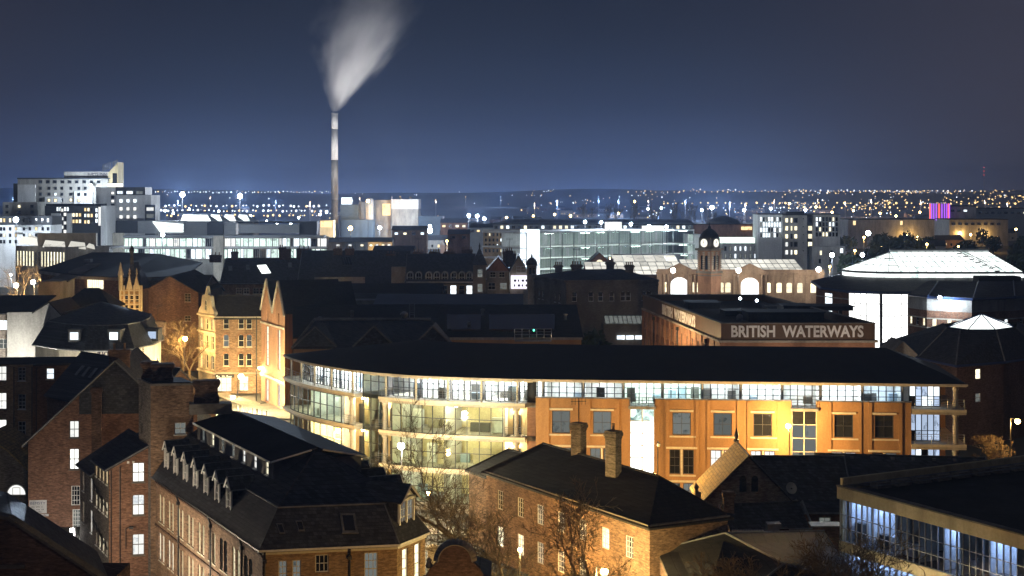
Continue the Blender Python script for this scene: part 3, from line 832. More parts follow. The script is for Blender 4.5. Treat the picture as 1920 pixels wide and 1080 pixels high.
mb = MB(); mb.box(fo_.at(b2 + 1.3, 13.05, -.1), fo_.u * (fo_.L - b2 - 1.25), fo_.n * .5, (0, 0, .1)); part(mb, 'coping', B, 'lead')
# tall stair windows
def tallbay(sc, mats, zt, zb):
    fr = Fr(fo_.at(sc - 1.28, 0, .25), fo_.at(sc + 1.28, 0, .25))
    mb = MB()
    for i in range(3): mb.box(fr.at(fr.L * i / 2 - .05, zb, -.08), fr.u * .1, fr.n * .16, (0, 0, zt - zb))
    zs = lin(zb, zt, 6)
    for z in zs: mb.box(fr.at(0, z - .04, -.06), fr.u * fr.L, fr.n * .12, (0, 0, .08))
    o = part(mb, 'window_frame', B, 'cream_paint')
    for i in range(2):
        for k in range(6): upane(o, fr.at(fr.L * i / 2 + .03, 0).xy, fr.at(fr.L * (i + 1) / 2 - .03, 0).xy, zs[k] + .03, zs[k + 1] - .03, mats[k])
    mb = MB(); mb.box(fo_.at(sc - 1.45, zt + .02, -.35), fo_.u * 2.9, fo_.n * 1.6, (0, 0, .3)); part(mb, 'balcony_slab', B, 'concrete')
    mb = MB()
    for z in (.35, .65, 1.0): mb.tube(fo_.at(sc - 1.35, zt + .3 + z, -.28), fo_.at(sc + 1.35, zt + .3 + z, -.28), 0.025, n=4)
    for k in range(5): mb.tube(fo_.at(sc - 1.35 + .675 * k, zt + .3, -.28), fo_.at(sc - 1.35 + .675 * k, zt + 1.3, -.28), 0.025, n=4)
    part(mb, 'railing', B, 'dark_frame')
tallbay(b1, ['lit_hall', 'lit_hall', 'lit_hall', 'lit_hall', 'lit_hall', 'lit_green'], 12.0, 4.2)
tallbay(b2, ['lit_white', 'lit_white', 'lit_dim', 'lit_dim', 'lit_dim', 'glass_dark'], 12.0, 3.4)
# loggias at the end nearest the sodium lamp
for z0, z1 in ((L0, L1), (L1, L2), (L2, L3), (L3, EV + .45)):
    s0 = SX(1711)
    curtain(B, lin(s0, SX(1762, 2.2), 5), 2.2, [z0 + .06, z0 + 1.1, z1 - .52], ['lit_blueroom', 'glass_dark', 'lit_blueroom', 'lit_blueroom', 'lit_cool', 'lit_blueroom'], pick_m=lambda s, z: pick([('lit_blueroom', .7), ('lit_cool', .2), ('glass_dark', .1)]))
    mb = MB(); s = SX(1793); mb.lathe(P3(s, 0.5, 0), [(0.34, z0), (0.30, z0 + .25), (0.27, z1 - .95), (0.36, z1 - .75), (0.36, z1 - .52)], 12); part(mb, 'column', B, 'stone_pale', True)
    if z0 > L0: railing(SX(1715), SL - .4, -0.15, z0 + .06, 1.0, 4, 1.4)
# rear wall closing the block
mb = MB(); cstrip(mb, sA, sG, 12.05, 12.3, GZ - .1, 14.7, step=4)
mb.box(P3(SL - 3.5, 2.3, GZ), P3(SL - 3.5, 12, GZ) - P3(SL - 3.5, 2.3, GZ), Vector((0.3, 0, 0)), (0, 0, 13.6)); part(mb, 'rear_wall', B, 'render_orange')
# ================================================================ MANSARD BUILDING (near)
N_ = Vector((-17.5, 108.5, 0)); UL = Vector((-0.447, 0.894, 0)).normalized(); VR = Vector((UL.y, -UL.x, 0))     # along the long side; towards its right
def A(t, i, z): p = N_ + UL * t + VR * i; return Vector((p.x, p.y, z))
Mn = thing('mansard_building', 'big dark brick building with mansard slate roof and seven white gabled dormers', 'building', (-20, 122, GZ))
LA, WA, ZE, ZB, ZRi = 31.0, 12.6, 10.0, 12.6, 15.6
N2 = Vector((-17.5, 108.5)); M2 = Vector((-8.2, 110.3)); R2 = Vector((-6.4, 114.0))
fl = Fr(A(LA, 0, 0), A(0, 0, 0)); ff = Fr(N2, M2); fc = Fr(M2, R2)
Rb = A(LA, 12.3, 0); fr_ = Fr(R2, Rb); fb_ = Fr(Rb, A(LA, 0, 0))
mbw = MB(); wins = []
pl = [('lit_cream', .66), ('lit_warm', .2), ('glass_dark', .14)]
for k in range(9):
    s = LA - (29.0 - 3.2 * k)
    for r_, z in enumerate((6.3, 2.95, -0.4)):
        p_ = pick(pl)
        if k < 2 and r_ == 1: p_ = 'lit_hall'
        if k == 2 and r_ == 1: p_ = 'glass_dark'
        if k >= 8: p_ = 'glass_dark' if r_ == 0 else p_
        for dx in (-.58, .58):
            if z > 0: wins.append((s + dx, z, .82, 2.45, 'sash_1_4', p_, 'cream_paint', .2))
facade(Mn, mbw, fl, GZ - .5, ZE, wins, 0.2)
front = [(fr_x, 7.45, w, h, st, p) for fr_x, w, h, st, p in ()]
def fw(px0, px1, z, h, st, p, fr): a, b = fr.s_of(px0), fr.s_of(px1); return ((a + b) / 2, z, b - a, h, st, p, 'white_paint')
fwin = [fw(522, 538, 7.3, 1.85, 'sash_2_4', 'lit_dim', ff), fw(548, 564, 7.3, 1.85, 'sash_2_4', 'lit_dim', ff), fw(591, 616, 8.2, 1.25, 'grid_3_2', 'glass_dark', ff), fw(683, 708, 7.1, 2.35, 'sash_3_4', 'lit_dim', ff)]
fwin += [(w[0], 3.9, w[2], 1.9, 'sash_2_4', 'glass_dark', 'white_paint') for w in fwin]
facade(Mn, mbw, ff, GZ - .5, ZE, fwin, 0.16, mi=1)
facade(Mn, mbw, fc, GZ - .5, ZE, [(1.15, 6.5, .8, 2.9, 'sash_1_4', 'lit_warm', 'white_paint'), (2.95, 6.5, .8, 2.9, 'sash_1_4', 'lit_warm', 'white_paint')], 0.16, mi=1)
facade(Mn, mbw, fr_, GZ - .5, ZE, [(3 + 3.2 * k, 6.4, 1.2, 2.3, 'sash_2_4', pick(pl), 'white_paint') for k in range(8)], 0.16)
facade(Mn, mbw, fb_, GZ - .5, ZE, [], 0.16)
part(mbw, 'wall', Mn, ['brick_brown', 'brick_buff'])
# string course and eaves
for f_, zz in ((fl, 5.75), (fl, 9.45), (ff, 9.62), (fc, 9.62)):
    mb = MB(); mb.box(f_.at(-.02, zz, -.10), f_.u * (f_.L + .04), f_.n * .098, (0, 0, .16)); part(mb, 'string_course', Mn, 'brick_dark' if f_ is fl else 'cream_paint')
for f_ in (fl, ff, fc, fr_):
    mb = MB(); mb.box(f_.at(-.25, ZE - .12, -.38), f_.u * (f_.L + .5), f_.n * .14, (0, 0, .15))
    part(mb, 'gutter', Mn, 'white_paint' if f_ in (ff, fc) else 'black_iron')
for f_, ss in ((fl, (8.2, 18.0, 26.4)), (ff, (.15, 6.1))):
    for s in ss:
        mb = MB(); mb.tube(f_.at(s, GZ, -.12), f_.at(s, ZE - .7, -.12), 0.07, n=6); mb.tube(f_.at(s, ZE - .7, -.12), f_.at(s, ZE - .1, -.34), 0.07, n=6)
        mb.box(f_.at(s - .14, ZE - .95, -.26), f_.u * .28, f_.n * .24, (0, 0, .25)); part(mb, 'downpipe', Mn, 'black_iron')
# mansard lower slopes
def inset(fa, fb, d, z):
    # meeting point of two wall lines moved in by d
    p, u, q, v = fa.p0 + fa.n * d, fa.u, fb.p0 + fb.n * d, fb.u
    den = u.x * v.y - u.y * v.x; t = ((q.x - p.x) * v.y - (q.y - p.y) * v.x) / den
    r = p + u * t; return Vector((r.x, r.y, z))
E_ = [A(LA, -.35, ZE)] + [inset(a, b, -.35, ZE) for a, b in ((fl, ff), (ff, fc), (fc, fr_))] + [Vector((*(Rb + VR * .35).xy, ZE))]
K_ = [A(LA, 1.5, ZB)] + [inset(a, b, 1.5, ZB) for a, b in ((fl, ff), (ff, fc), (fc, fr_))] + [Vector((*(Rb - VR * 1.5).xy, ZB))]
mb = MB()
for i in range(4): mb.slab([E_[i], E_[i + 1], K_[i + 1], K_[i]], 0.14)
rA, rB = A(7.0, 6.45, ZRi), A(LA, 6.3, ZRi)
for q in ([K_[0], K_[1], rA, rB], [K_[1], K_[2], rA], [K_[2], K_[3], rA], [K_[3], K_[4], rB, rA]): mb.slab(q, 0.14)
part(mb, 'roof', Mn, 'slate')
mb = MB()
for i in range(4): mb.tube(K_[i], K_[i + 1], 0.07, n=5)
mb.tube(E_[2], K_[2], .06, n=5); mb.tube(E_[3], K_[3], .06, n=5)
part(mb, 'lead_flashing', Mn, 'lead')
mb = MB(); mb.tube(rA, rB, .12, n=6); mb.tube(K_[1], rA, .07, n=5); mb.tube(K_[3], rA, .07, n=5); part(mb, 'ridge_tiles', Mn, 'slate')
# gabled dormers of the long side
def dormer(t, side=1, wd=1.25, hb=10.75, hh=2.0, back=1.9, front=0.42, pm='glass_dark', gable=.65):
    """a gabled dormer on the long slopes; side=1 left slope, -1 right slope"""
    sgn = 1 if side > 0 else -1; base = 0 if side > 0 else WA - .15
    def Q(a, i, z): return A(t + a, base + sgn * i, z)
    fr = Fr(Q(wd / 2, front, 0), Q(-wd / 2, front, 0)) if side > 0 else Fr(Q(-wd / 2, front, 0), Q(wd / 2, front, 0))
    o = link('dormer', (lambda m: (m.box(fr.at(.06, hb - .15, .08), fr.u * (wd - .12), fr.n * back, (0, 0, hh + .13)), m.mesh('dormer', 'slate'))[1])(MB()), Mn)
    mb = MB(); z1 = hb + hh
    for a, b in ((-.16, .5), (.5, 1.16)):
        za, zb = (z1 - .16 * gable * 2, z1 + gable) if a < 0 else (z1 + gable, z1 - .16 * gable * 2)
        s0, s1 = a * wd, b * wd
        top = [fr.at(s0, za + .06, -.18), fr.at(s1, zb + .06, -.18), fr.at(s1, zb + .06, back + .1), fr.at(s0, za + .06, back + .1)]
        mb.slab(top, .09)
    sub('dormer_roof', mb.mesh('dormer_roof', 'slate'), o)
    mb = MB(); mb.tube(fr.at(wd / 2, z1 + gable + .06, -.2), fr.at(wd / 2, z1 + gable + .06, back + .1), .05, n=4)
    mb.tube(fr.at(-.16 * wd, z1 - .16 * gable * 2, -.2), fr.at(-.16 * wd, z1 - .16 * gable * 2, back * .75), .05, n=4); mb.tube(fr.at(1.16 * wd, z1 - .16 * gable * 2, -.2), fr.at(1.16 * wd, z1 - .16 * gable * 2, back * .75), .05, n=4)
    sub('lead_flashing', mb.mesh('lead_flashing', 'lead'), o)
    mb = MB()
    mb.poly([fr.at(0, z1, 0), fr.at(wd, z1, 0), fr.at(wd / 2, z1 + gable, 0)]);
    for a, b in ((-.15, .5), (1.15, .5)):
        mb.tube(fr.at(a * wd, z1 - .30 * gable, -.14), fr.at(b * wd, z1 + gable, -.14), .07, n=4)
    mb.box(fr.at(-.02, z1 - .1, -.08), fr.u * (wd + .04), fr.n * .16, (0, 0, .14))
    for s in (0, wd - .14): mb.box(fr.at(s, hb - .1, -.05), fr.u * .14, fr.n * .14, (0, 0, hh))
    mb.box(fr.at(-.05, hb - .16, -.12), fr.u * (wd + .1), fr.n * .2, (0, 0, .12))
    sub('dormer_front', mb.mesh('dormer_front', 'white_paint'), o)
    ww = wd - .32
    w = bpy.data.objects.new('dormer_window', win_mesh(ww, hh - .12, 'sash_2_4', 'white_paint')); COL.objects.link(w); w.parent = o; w.matrix_basis = fr.mat(wd / 2, hb, .02)
    p = bpy.data.objects.new('dormer_pane', pane_mesh(ww, hh - .12, pm)); COL.objects.link(p); p.parent = o; p.matrix_basis = fr.mat(wd / 2, hb, .02)
for k in range(7):
    dormer(9.8 + 3.2 * k, 1, pm=['lit_dim', 'lit_dim', 'lit_dim', 'lit_white', 'lit_dim', 'lit_cool', 'lit_dim'][k])
for k in range(3): dormer(4.2 + 3.4 * k, -1, 1.7, 10.75, 2.0, 2.3, pm='lit_cream', gable=.8)
# corner dormer over the chamfer
fd = Fr(Vector((*(fc.at(1.05, 0, .45)).xy,)), Vector((*(fc.at(3.25, 0, .45)).xy,)))
o = link('corner_dormer', (lambda m: (m.box(fd.at(.05, 10.3, .1), fd.u * 2.1, fd.n * 2.2, (0, 0, 2.5)), m.mesh('corner_dormer', 'slate'))[1])(MB()), Mn)
mb = MB()
for a, b in ((-.3, 1.1), (1.1, 2.5)):
    za, zb = (12.75, 13.9) if a < 0 else (13.9, 12.75)
    mb.slab([fd.at(a, za, -.4), fd.at(b, zb, -.4), fd.at(b, zb, 3.2), fd.at(a, za, 3.2)], .1)
sub('dormer_roof', mb.mesh('dormer_roof', 'slate'), o)
mb = MB(); mb.poly([fd.at(0, 12.85, 0), fd.at(2.2, 12.85, 0), fd.at(1.1, 13.75, 0)])
for a, b in ((-.3, 1.1), (2.5, 1.1)): mb.tube(fd.at(a, 12.62, -.38), fd.at(b, 13.8, -.38), .09, n=4)
mb.box(fd.at(-.1, 12.72, -.12), fd.u * 2.4, fd.n * .2, (0, 0, .16))
for s in (0, 1.02, 2.04): mb.box(fd.at(s, 10.35, -.06), fd.u * .16, fd.n * .16, (0, 0, 2.4))
mb.box(fd.at(-.1, 10.25, -.12), fd.u * 2.4, fd.n * .2, (0, 0, .14)); mb.tube(fd.at(1.1, 13.2, -.1), fd.at(1.1, 13.2, .02), .22, n=10)
sub('dormer_front', mb.mesh('dormer_front', 'white_paint'), o)
for s in (.59, 1.61):
    w = bpy.data.objects.new('dormer_window', win_mesh(.86, 2.3, 'sash_2_4', 'white_paint')); COL.objects.link(w); w.parent = o; w.matrix_basis = fd.mat(s, 10.4, .02)
    p = bpy.data.objects.new('dormer_pane', pane_mesh(.86, 2.3, 'lit_dim')); COL.objects.link(p); p.parent = o; p.matrix_basis = fd.mat(s, 10.4, .02)
# long flat-roofed attic dormers either side of the ridge
fa = Fr(A(28.4, 3.0, 0), A(6.9, 3.0, 0))
mb = MB(); wn = [(2.0 + 3.0 * k, 13.62, .72, 1.15, 'sash_1_2', pick([('lit_white', .35), ('lit_cream', .4), ('lit_dim', .25)]), 'white_paint') for k in range(7)]
facade(Mn, mb, fa, 13.2, 14.9, wn, .08)
mb.poly([A(6.9, 3.0, 13.2), A(6.9, 6.0, 15.1), A(6.9, 6.0, 15.3), A(6.9, 3.0, 14.9)]); part(mb, 'attic_wall', Mn, 'lead')
mb = MB(); mb.slab([A(28.6, 2.7, 14.92), A(6.6, 2.7, 14.92), A(6.6, 6.4, 15.72), A(28.6, 6.4, 15.72)], .13); part(mb, 'attic_roof', Mn, 'roof_felt')
mb = MB(); mb.box(A(6.6, 2.68, 14.78), A(28.6, 2.68, 14.78) - A(6.6, 2.68, 14.78), VR * -.06, (0, 0, .15)); mb.tube(A(6.55, 2.7, 14.86), A(6.55, 5.9, 15.55), .07, n=4); part(mb, 'fascia', Mn, 'white_paint')
mb = MB(); mb.box(A(6.3, 6.7, 13.3), A(28.4, 6.7, 13.3) - A(6.3, 6.7, 13.3), VR * 3.1, (0, 0, 1.6)); part(mb, 'attic_wall', Mn, 'lead')
mb = MB(); mb.slab([A(6.0, 6.5, 15.72), A(6.0, 10.1, 14.95), A(28.6, 10.1, 14.95), A(28.6, 6.5, 15.72)], .13); part(mb, 'attic_roof', Mn, 'roof_felt')
mb = MB(); mb.tube(A(5.95, 6.6, 15.62), A(5.95, 10.1, 14.86), .07, n=4); part(mb, 'fascia', Mn, 'white_paint')
# rooflights in the front slope
def rooflight(px0, px1, py0, py1, big=False):
    a, b, c = E_[1], E_[2], K_[1]; nrm = (b - a).cross(c - a).normalized()
    def hit(px, py):
        d = Vector(((px - 960) / F, 1, -(py - HY) / F)); o_ = Vector((0, 0, H)); t = (a - o_).dot(nrm) / d.dot(nrm); return o_ + d * t
    q = [hit(px0 + 3, py1), hit(px1 + 3, py1), hit(px1 - 3, py0), hit(px0 - 3, py0)]
    mb = MB(); up = nrm * .1
    mb.add([p - nrm * .05 for p in q] + [p + up for p in q], [(4, 5, 6, 7), (0, 1, 5, 4), (1, 2, 6, 5), (2, 3, 7, 6), (3, 0, 4, 7)])
    o = part(mb, 'rooflight', Mn, 'lead'); ct = sum(q, Vector()) / 4
    m2 = MB(); qq = [ct + (p - ct) * .78 + nrm * .112 for p in q]; m2.poly(qq); sub('pane', m2.mesh('pane', 'glass_dark'), o)
    if big:
        m3 = MB()
        for i in (0, 1): m3.tube(q[i] + up, q[3 - i] + up, .06, n=4)
        m3.tube(q[0] + up - (q[1] - q[0]) * .1, q[1] + up + (q[1] - q[0]) * .1, .07, n=4); sub('flashing', m3.mesh('flashing', 'lead'), o)
rooflight(521, 532, 982, 1001); rooflight(557, 569, 977, 996); rooflight(641, 667, 963, 1000, True)
for t_, i_, z1_, w_, d_ in ((17.5 + 11, 5.8, 0, 0, 0),): pass
# stair tower and its great stacks at the far end
T0 = Vector((-32.0, 137.0)); tu = Vector((.979, .204)).normalized(); tv = Vector((-tu.y, tu.x)); tl = Vector((UL.x, UL.y))
tp = [T0, T0 + tu * 3.7, T0 + tu * 3.7 + tl * 4.6, T0 + tl * 4.6]
mb = MB(); f1 = Fr(tp[0], tp[1])
facade(Mn, mb, f1, GZ - .5, 17.9, [(2.55, 13.55, 1.0, 1.05, 'sash_2_2', 'lit_dim', 'white_paint')], .14, mi=0)
for i in (1, 2): facade(Mn, mb, Fr(tp[i], tp[i + 1]), GZ - .5, 17.9, [], .14)
facade(Mn, mb, Fr(tp[3], tp[0]), GZ - .5, 17.9, [(1.1, 13.2, .55, 1.0, 'plain', 'glass_dark', 'black_iron'), (1.1, 15.6, .55, .9, 'plain', 'glass_dark', 'black_iron')], .14, mi=1)
part(mb, 'tower_wall', Mn, ['brick_brown', 'brick_grey'])
mb = MB(); c_ = (tp[0] + tp[2]) / 2; mb.prism([c_ + (p - c_) * 1.06 for p in tp], 17.9, 18.1); part(mb, 'tower_coping', Mn, 'stone_dark')
mb = MB(); mb.prism([c_ + (p - c_) * .9 for p in tp], 18.1, 18.16); part(mb, 'tower_roof', Mn, 'roof_felt')
rz = math.atan2(tu.y, tu.x)
def bigstack(px, py0, py1, Y, w, d, rot):
    """wide stack with shaped shoulders"""
    p = XY(px, Y); z0, z1 = ZZ(py1, Y), ZZ(py0, Y); mb = MB(); h = z1 - z0
    prof = [(0, w / 2), (h * .42, w / 2), (h * .50, w / 2 - .12), (h * .72, w / 2 - .12), (h * .82, w / 2 + .05), (h * .92, w / 2 + .12), (h, w / 2 - .02)]
    for (za, wa), (zb, wb) in zip(prof[:-1], prof[1:]):
        k = d / w
        a = [(-wa, -wa * k, za), (wa, -wa * k, za), (wa, wa * k, za), (-wa, wa * k, za)]; b = [(-wb, -wb * k, zb), (wb, -wb * k, zb), (wb, wb * k, zb), (-wb, wb * k, zb)]
        mb.add(a + b, [(i, (i + 1) % 4, 4 + (i + 1) % 4, 4 + i) for i in range(4)] + ([(4, 5, 6, 7)] if zb == h else []))
    link('chimney', mb.mesh('chimney', 'brick_dark'), Mn, Matrix.Translation((p.x, p.y, z0)) @ Matrix.Rotation(rot, 4, 'Z'))
bigstack(281, 677, 724, 141.4, 1.5, 1.2, rz); bigstack(305, 681, 726, 139.3, 1.9, 1.2, rz); bigstack(387, 712, 766, 135.5, 2.2, 1.1, rz)
mb = MB(); p = XY(391, 135); mb.box((p.x - 1.5, p.y - .9, ZZ(775, 135)), (3.6, .6, 0), (-.4, 1.8, 0), (0, 0, .9)); part(mb, 'chimney_base', Mn, 'stone_dark')

# ================================================================ SIDE WINGS AT THE BACK COURT
UG = (tu.x, tu.y); vg = Vector((-tu.y, tu.x))
Gw = thing('brick_wing', 'brick wing with three tall blown-out white windows stacked in its gable end', 'building', (-36, 142, GZ))
G0 = Vector((-35.75, 137.2)); G1 = Vector((-32.05, 138.0)); gd = tl
mb = MB(); f = Fr(G0, G1); zt = 12.55
ws = [(f.L - 1.25, z, 1.05, h, 'sash_2_2', 'lit_white', 'stone_dark', a) for z, h, a in ((9.25, 1.75, 0), (6.3, 1.85, .18), (2.75, 1.9, .14))]
facade(Gw, mb, f, GZ - .5, 9.2, [w for w in ws if w[1] + w[3] < 9.2], .16)
# gable part above 10.6 with the top window
sA1, sB1 = ws[0][0] - ws[0][2] / 2, ws[0][0] + ws[0][2] / 2
def gz(s): return 10.6 + 2.0 * s / f.L
mb.poly([f.at(0, 9.2), f.at(sA1, 9.2), f.at(sA1, gz(sA1)), f.at(0, 10.6)]); 
mb.poly([f.at(sA1, 11.0), f.at(sB1, 11.0), f.at(sB1, gz(sB1)), f.at(sA1, gz(sA1))]); mb.poly([f.at(sB1, 9.2), f.at(f.L, 9.2), f.at(f.L, gz(f.L)), f.at(sB1, gz(sB1))]); mb.poly([f.at(sA1, 9.2), f.at(sB1, 9.2), f.at(sB1, 9.25), f.at(sA1, 9.25)])
window(Gw, f, ws[0][0], 9.25, 1.05, 1.75, 'sash_2_2', 'lit_white', 'stone_dark', d=.1)
G3 = G0 + gd * 6.2; f2 = Fr(G3, G0); side = []
for z, p_ in ((9.0, 'lit_amber'), (6.2, 'lit_cream'), (2.7, 'lit_cream')):
    for k in range(4): side.append((.8 + 1.5 * k, z, .7, 1.25, 'sash_1_2', p_ if RNG.random() < .75 else 'glass_dark', 'white_paint', .2))
facade(Gw, mb, f2, GZ - .5, 10.6, side, .14, mi=1)
G4 = G0 + gd * 13.0; f3 = Fr(G4, G3); side = []
for z in (6.6, 3.6, .9):
    side += [(1.6, z, .9, 2.0, 'sash_2_4', 'glass_dark', 'white_paint'), (5.3, z - .25, .8, 2.1, 'sash_1_2', 'lit_white', 'white_paint')]
facade(Gw, mb, f3, GZ - .5, 9.1, [w for w in side if w[1] > GZ], .14, mi=1)
part(mb, 'wall', Gw, ['brick_red', 'brick_grey'])
mb = MB(); q3 = Vector((*G0, 0)); g3v = Vector((gd.x, gd.y, 0)); gu = Vector((tu.x, tu.y, 0))
def GP(a, b, z): p = q3 + gu * a + g3v * b; return Vector((p.x, p.y, z))
mb.slab([GP(-.35, -.25, 10.45), GP(4.0, -.25, 12.85), GP(4.0, 6.2, 12.85), GP(-.35, 6.2, 10.45)], .16)
mb.slab([GP(-.35, 6.2, 8.95), GP(4.6, 6.2, 12.2), GP(4.6, 13.2, 12.2), GP(-.35, 13.2, 8.95)], .16)
part(mb, 'roof', Gw, 'slate')
mb = MB(); mb.tube(GP(-.4, -.28, 10.45), GP(4.0, -.28, 12.85), .06, n=4); mb.tube(GP(-.38, -.2, 10.36), GP(-.38, 6.2, 10.36), .07, n=5); mb.tube(GP(-.38, 6.3, 8.85), GP(-.38, 13.2, 8.85), .07, n=5); part(mb, 'gutter', Gw, 'lead')
for s, zt_ in ((.18, 10.4), (.95, 10.7)):
    mb = MB(); mb.tube(f.at(s, GZ, -.1), f.at(s, zt_, -.1), .055, n=5); part(mb, 'downpipe', Gw, 'black_iron')
mb = MB()
for k in range(5): mb.tube(f2.at(.3 + 1.3 * k, 8.6 - .28 * k, -.25), f2.at(1.4 + 1.3 * k, 8.0 - .28 * k, -.25), .05, n=4); mb.tube(f2.at(.3 + 1.3 * k, 5.2 - .28 * k, -.25), f2.at(1.4 + 1.3 * k, 4.6 - .28 * k, -.25), .05, n=4)
for k in range(7): mb.tube(f2.at(.3 + .9 * k, 7.9 - .2 * k, -.25), f2.at(.3 + .9 * k, 8.6 - .2 * k, -.25), .03, n=4); mb.tube(f2.at(.3 + .9 * k, 4.5 - .2 * k, -.25), f2.at(.3 + .9 * k, 5.2 - .2 * k, -.25), .03, n=4)
part(mb, 'fire_escape', Gw, 'black_iron')
mb = MB(); mb.tube(f.at(1.45, 3.4, -.1), f.at(1.45, 5.2, -.1), .04, n=5); mb.tube(f.at(1.45, 5.2, -.1), f.at(1.9, 5.35, -.3), .04, n=5); mb.box(f.at(1.75, 5.2, -.5), f.u * .35, f.n * .3, (0, 0, .22)); part(mb, 'security_camera', Gw, 'black_iron')
for k in range(2):
    mb = MB(); mb.box(f.at(1.55 + .45 * k, 10.95, -.03), f.u * .2, f.n * .04, (0, 0, .2)); part(mb, 'air_vent', Gw, 'white_paint')
# ---- tall gable with the faded painted sign
Hw = thing('gable_building', 'tall red brick gable building with faded painted sign low on its blank wall', 'building', (-44, 164, GZ))
H0 = Vector((-49.3, 157.6)); hu = Vector((.995, .08)).normalized(); hv = Vector((-hu.y, hu.x)); HL = 17.0
fh = Fr(H0, H0 + hu * HL); mb = MB()
hw = [(4.6, 10.0, .98, 1.75, 'sash_1_2', 'lit_white', 'white_paint'), (4.6, 6.75, .98, 2.15, 'sash_2_2', 'lit_white', 'stone_dark'), (4.85, 3.1, 1.1, 2.0, 'grid_4_4', 'glass_dark', 'white_paint'), (4.95, -.3 + GZ, 1.05, 2.0, 'grid_4_5', 'lit_dim', 'white_paint')]
facade(Hw, mb, fh, GZ - .5, 9.7, [w for w in hw if w[1] + w[3] < 9.7], .16)
# upper gable with the one window
ap = 8.7
def hz(s): return 9.7 + 8.0 * (s / ap if s <= ap else (HL - s) / (HL - ap))
a, b = 4.6 - .49, 4.6 + .49
mb.poly([fh.at(0, 9.7), fh.at(a, 9.7), fh.at(a, hz(a))]); mb.poly([fh.at(a, 9.7), fh.at(b, 9.7), fh.at(b, 10.0), fh.at(a, 10.0)])
mb.poly([fh.at(a, 11.75), fh.at(b, 11.75), fh.at(b, hz(b)), fh.at(a, hz(a))])
mb.poly([fh.at(b, 9.7), fh.at(HL, 9.7), fh.at(HL, 12.4), fh.at(b, 12.4)][::1])
window(Hw, fh, 4.6, 10.0, .98, 1.75, 'sash_2_2', 'lit_white', 'stone_dark', d=.1)
mb.poly([fh.at(b, 12.4), fh.at(HL - (12.4 - 9.7) / 8 * (HL - ap), 12.4), fh.at(ap, hz(ap)), fh.at(b, hz(b))], 1)
fs = Fr(H0 + hv * 14, H0)
facade(Hw, mb, fs, GZ - .5, 9.7, [(13.0 - 3.2 * q, z, .8, 1.9, 'sash_2_4', 'lit_dim' if q else 'lit_cool', 'white_paint') for q in range(4) for z in (7.2, 4.0, 1.2)], .12, mi=2)
part(mb, 'wall', Hw, ['brick_red', 'slate', 'stone_dark'])
mb = MB()
def HP(s, d, z): q = H0 + hu * s + hv * d; return Vector((q.x, q.y, z))
mb.slab([HP(-.5, -.2, 9.3), HP(ap, -.2, 17.85), HP(ap, 14.2, 17.85), HP(-.5, 14.2, 9.3)], .18); mb.slab([HP(ap, -.2, 17.85), HP(HL + .4, -.2, 9.5), HP(HL + .4, 14.2, 9.5), HP(ap, 14.2, 17.85)], .18)
part(mb, 'roof', Hw, 'slate')
mb = MB(); mb.tube(HP(-.55, -.25, 9.28), HP(ap, -.25, 17.85), .08, n=4); mb.tube(HP(ap, -.25, 17.85), HP(HL + .4, -.25, 9.5), .08, n=4); mb.tube(HP(-.55, -.2, 9.2), HP(-.55, 14, 9.2), .08, n=5); part(mb, 'verge', Hw, 'lead')
p = XY(181, 156.5); chimney(Hw, p.x, p.y, 8.0, ZZ(727, 156.5), .95, .8, rz, 0)
p = XY(224, 161); chimney(Hw, p.x, p.y, 15.0, ZZ(655, 161), 2.1, .9, rz, 2)
sg = MB(); sg.box(fh.at(.1, 2.35, -.012), fh.u * 1.75, fh.n * .01, (0, 0, 1.35)); so = part(sg, 'painted_sign', Hw, 'render_white')
sg = MB(); sg.box(fh.at(.25, 2.05, -.012), fh.u * 1.8, fh.n * .01, (0, 0, .22)); part(sg, 'painted_sign', Hw, 'render_white')
lettering(Hw, 'BEMSTY', fh, .97, 3.25, .38, 'blue_steel', -.016, extrude=.002, width=1.5)
for z_, s_, n_ in ((2.95, .3, 9), (2.68, .3, 10), (2.44, .45, 8), (2.1, .42, 12)):      # worn lines of lettering, past reading
    for k in range(n_):
        if k % 4 == 3: continue
        mb = MB(); mb.box(fh.at(s_ + k * .13, z_, -.016), fh.u * .075, fh.n * .003, (0, 0, .09 + .03 * (k % 2))); part(mb, 'worn_letter', Hw, 'lead')
# skylight rows on the long roof behind
Sr = thing('slate_roofed_range', 'dark slate roofed range with a row of small rooflights behind the gable', 'building', (-41, 176, GZ))
mb = MB(); mr = MB(); p0 = XY(88, 186); p1 = XY(268, 168); f = Fr(p0, p1); facade(Sr, mb, f, GZ, 11.0, [], .1)
for a_, b_ in ((f.p1.xy, (f.p1 + f.n * 9).xy), ((f.p1 + f.n * 9).xy, (f.p0 + f.n * 9).xy), ((f.p0 + f.n * 9).xy, f.p0.xy)): facade(Sr, mb, Fr(a_, b_), GZ, 11.0, [], .1)
gable_roof(mr, mb, f.p0, f.u, f.L, 9, 11.0, 4.6); part(mb, 'wall', Sr, 'brick_dark'); part(mr, 'roof', Sr, 'slate')
for k in range(9):
    s = 3.0 + k * 1.75; q = [f.at(s, 13.2, 2.1), f.at(s + .75, 13.2, 2.1), f.at(s + .75, 14.2, 3.05), f.at(s, 14.2, 3.05)]
    m2 = MB(); m2.slab([p + Vector((0, 0, .12)) for p in q], .1); part(m2, 'rooflight', Sr, 'lead')
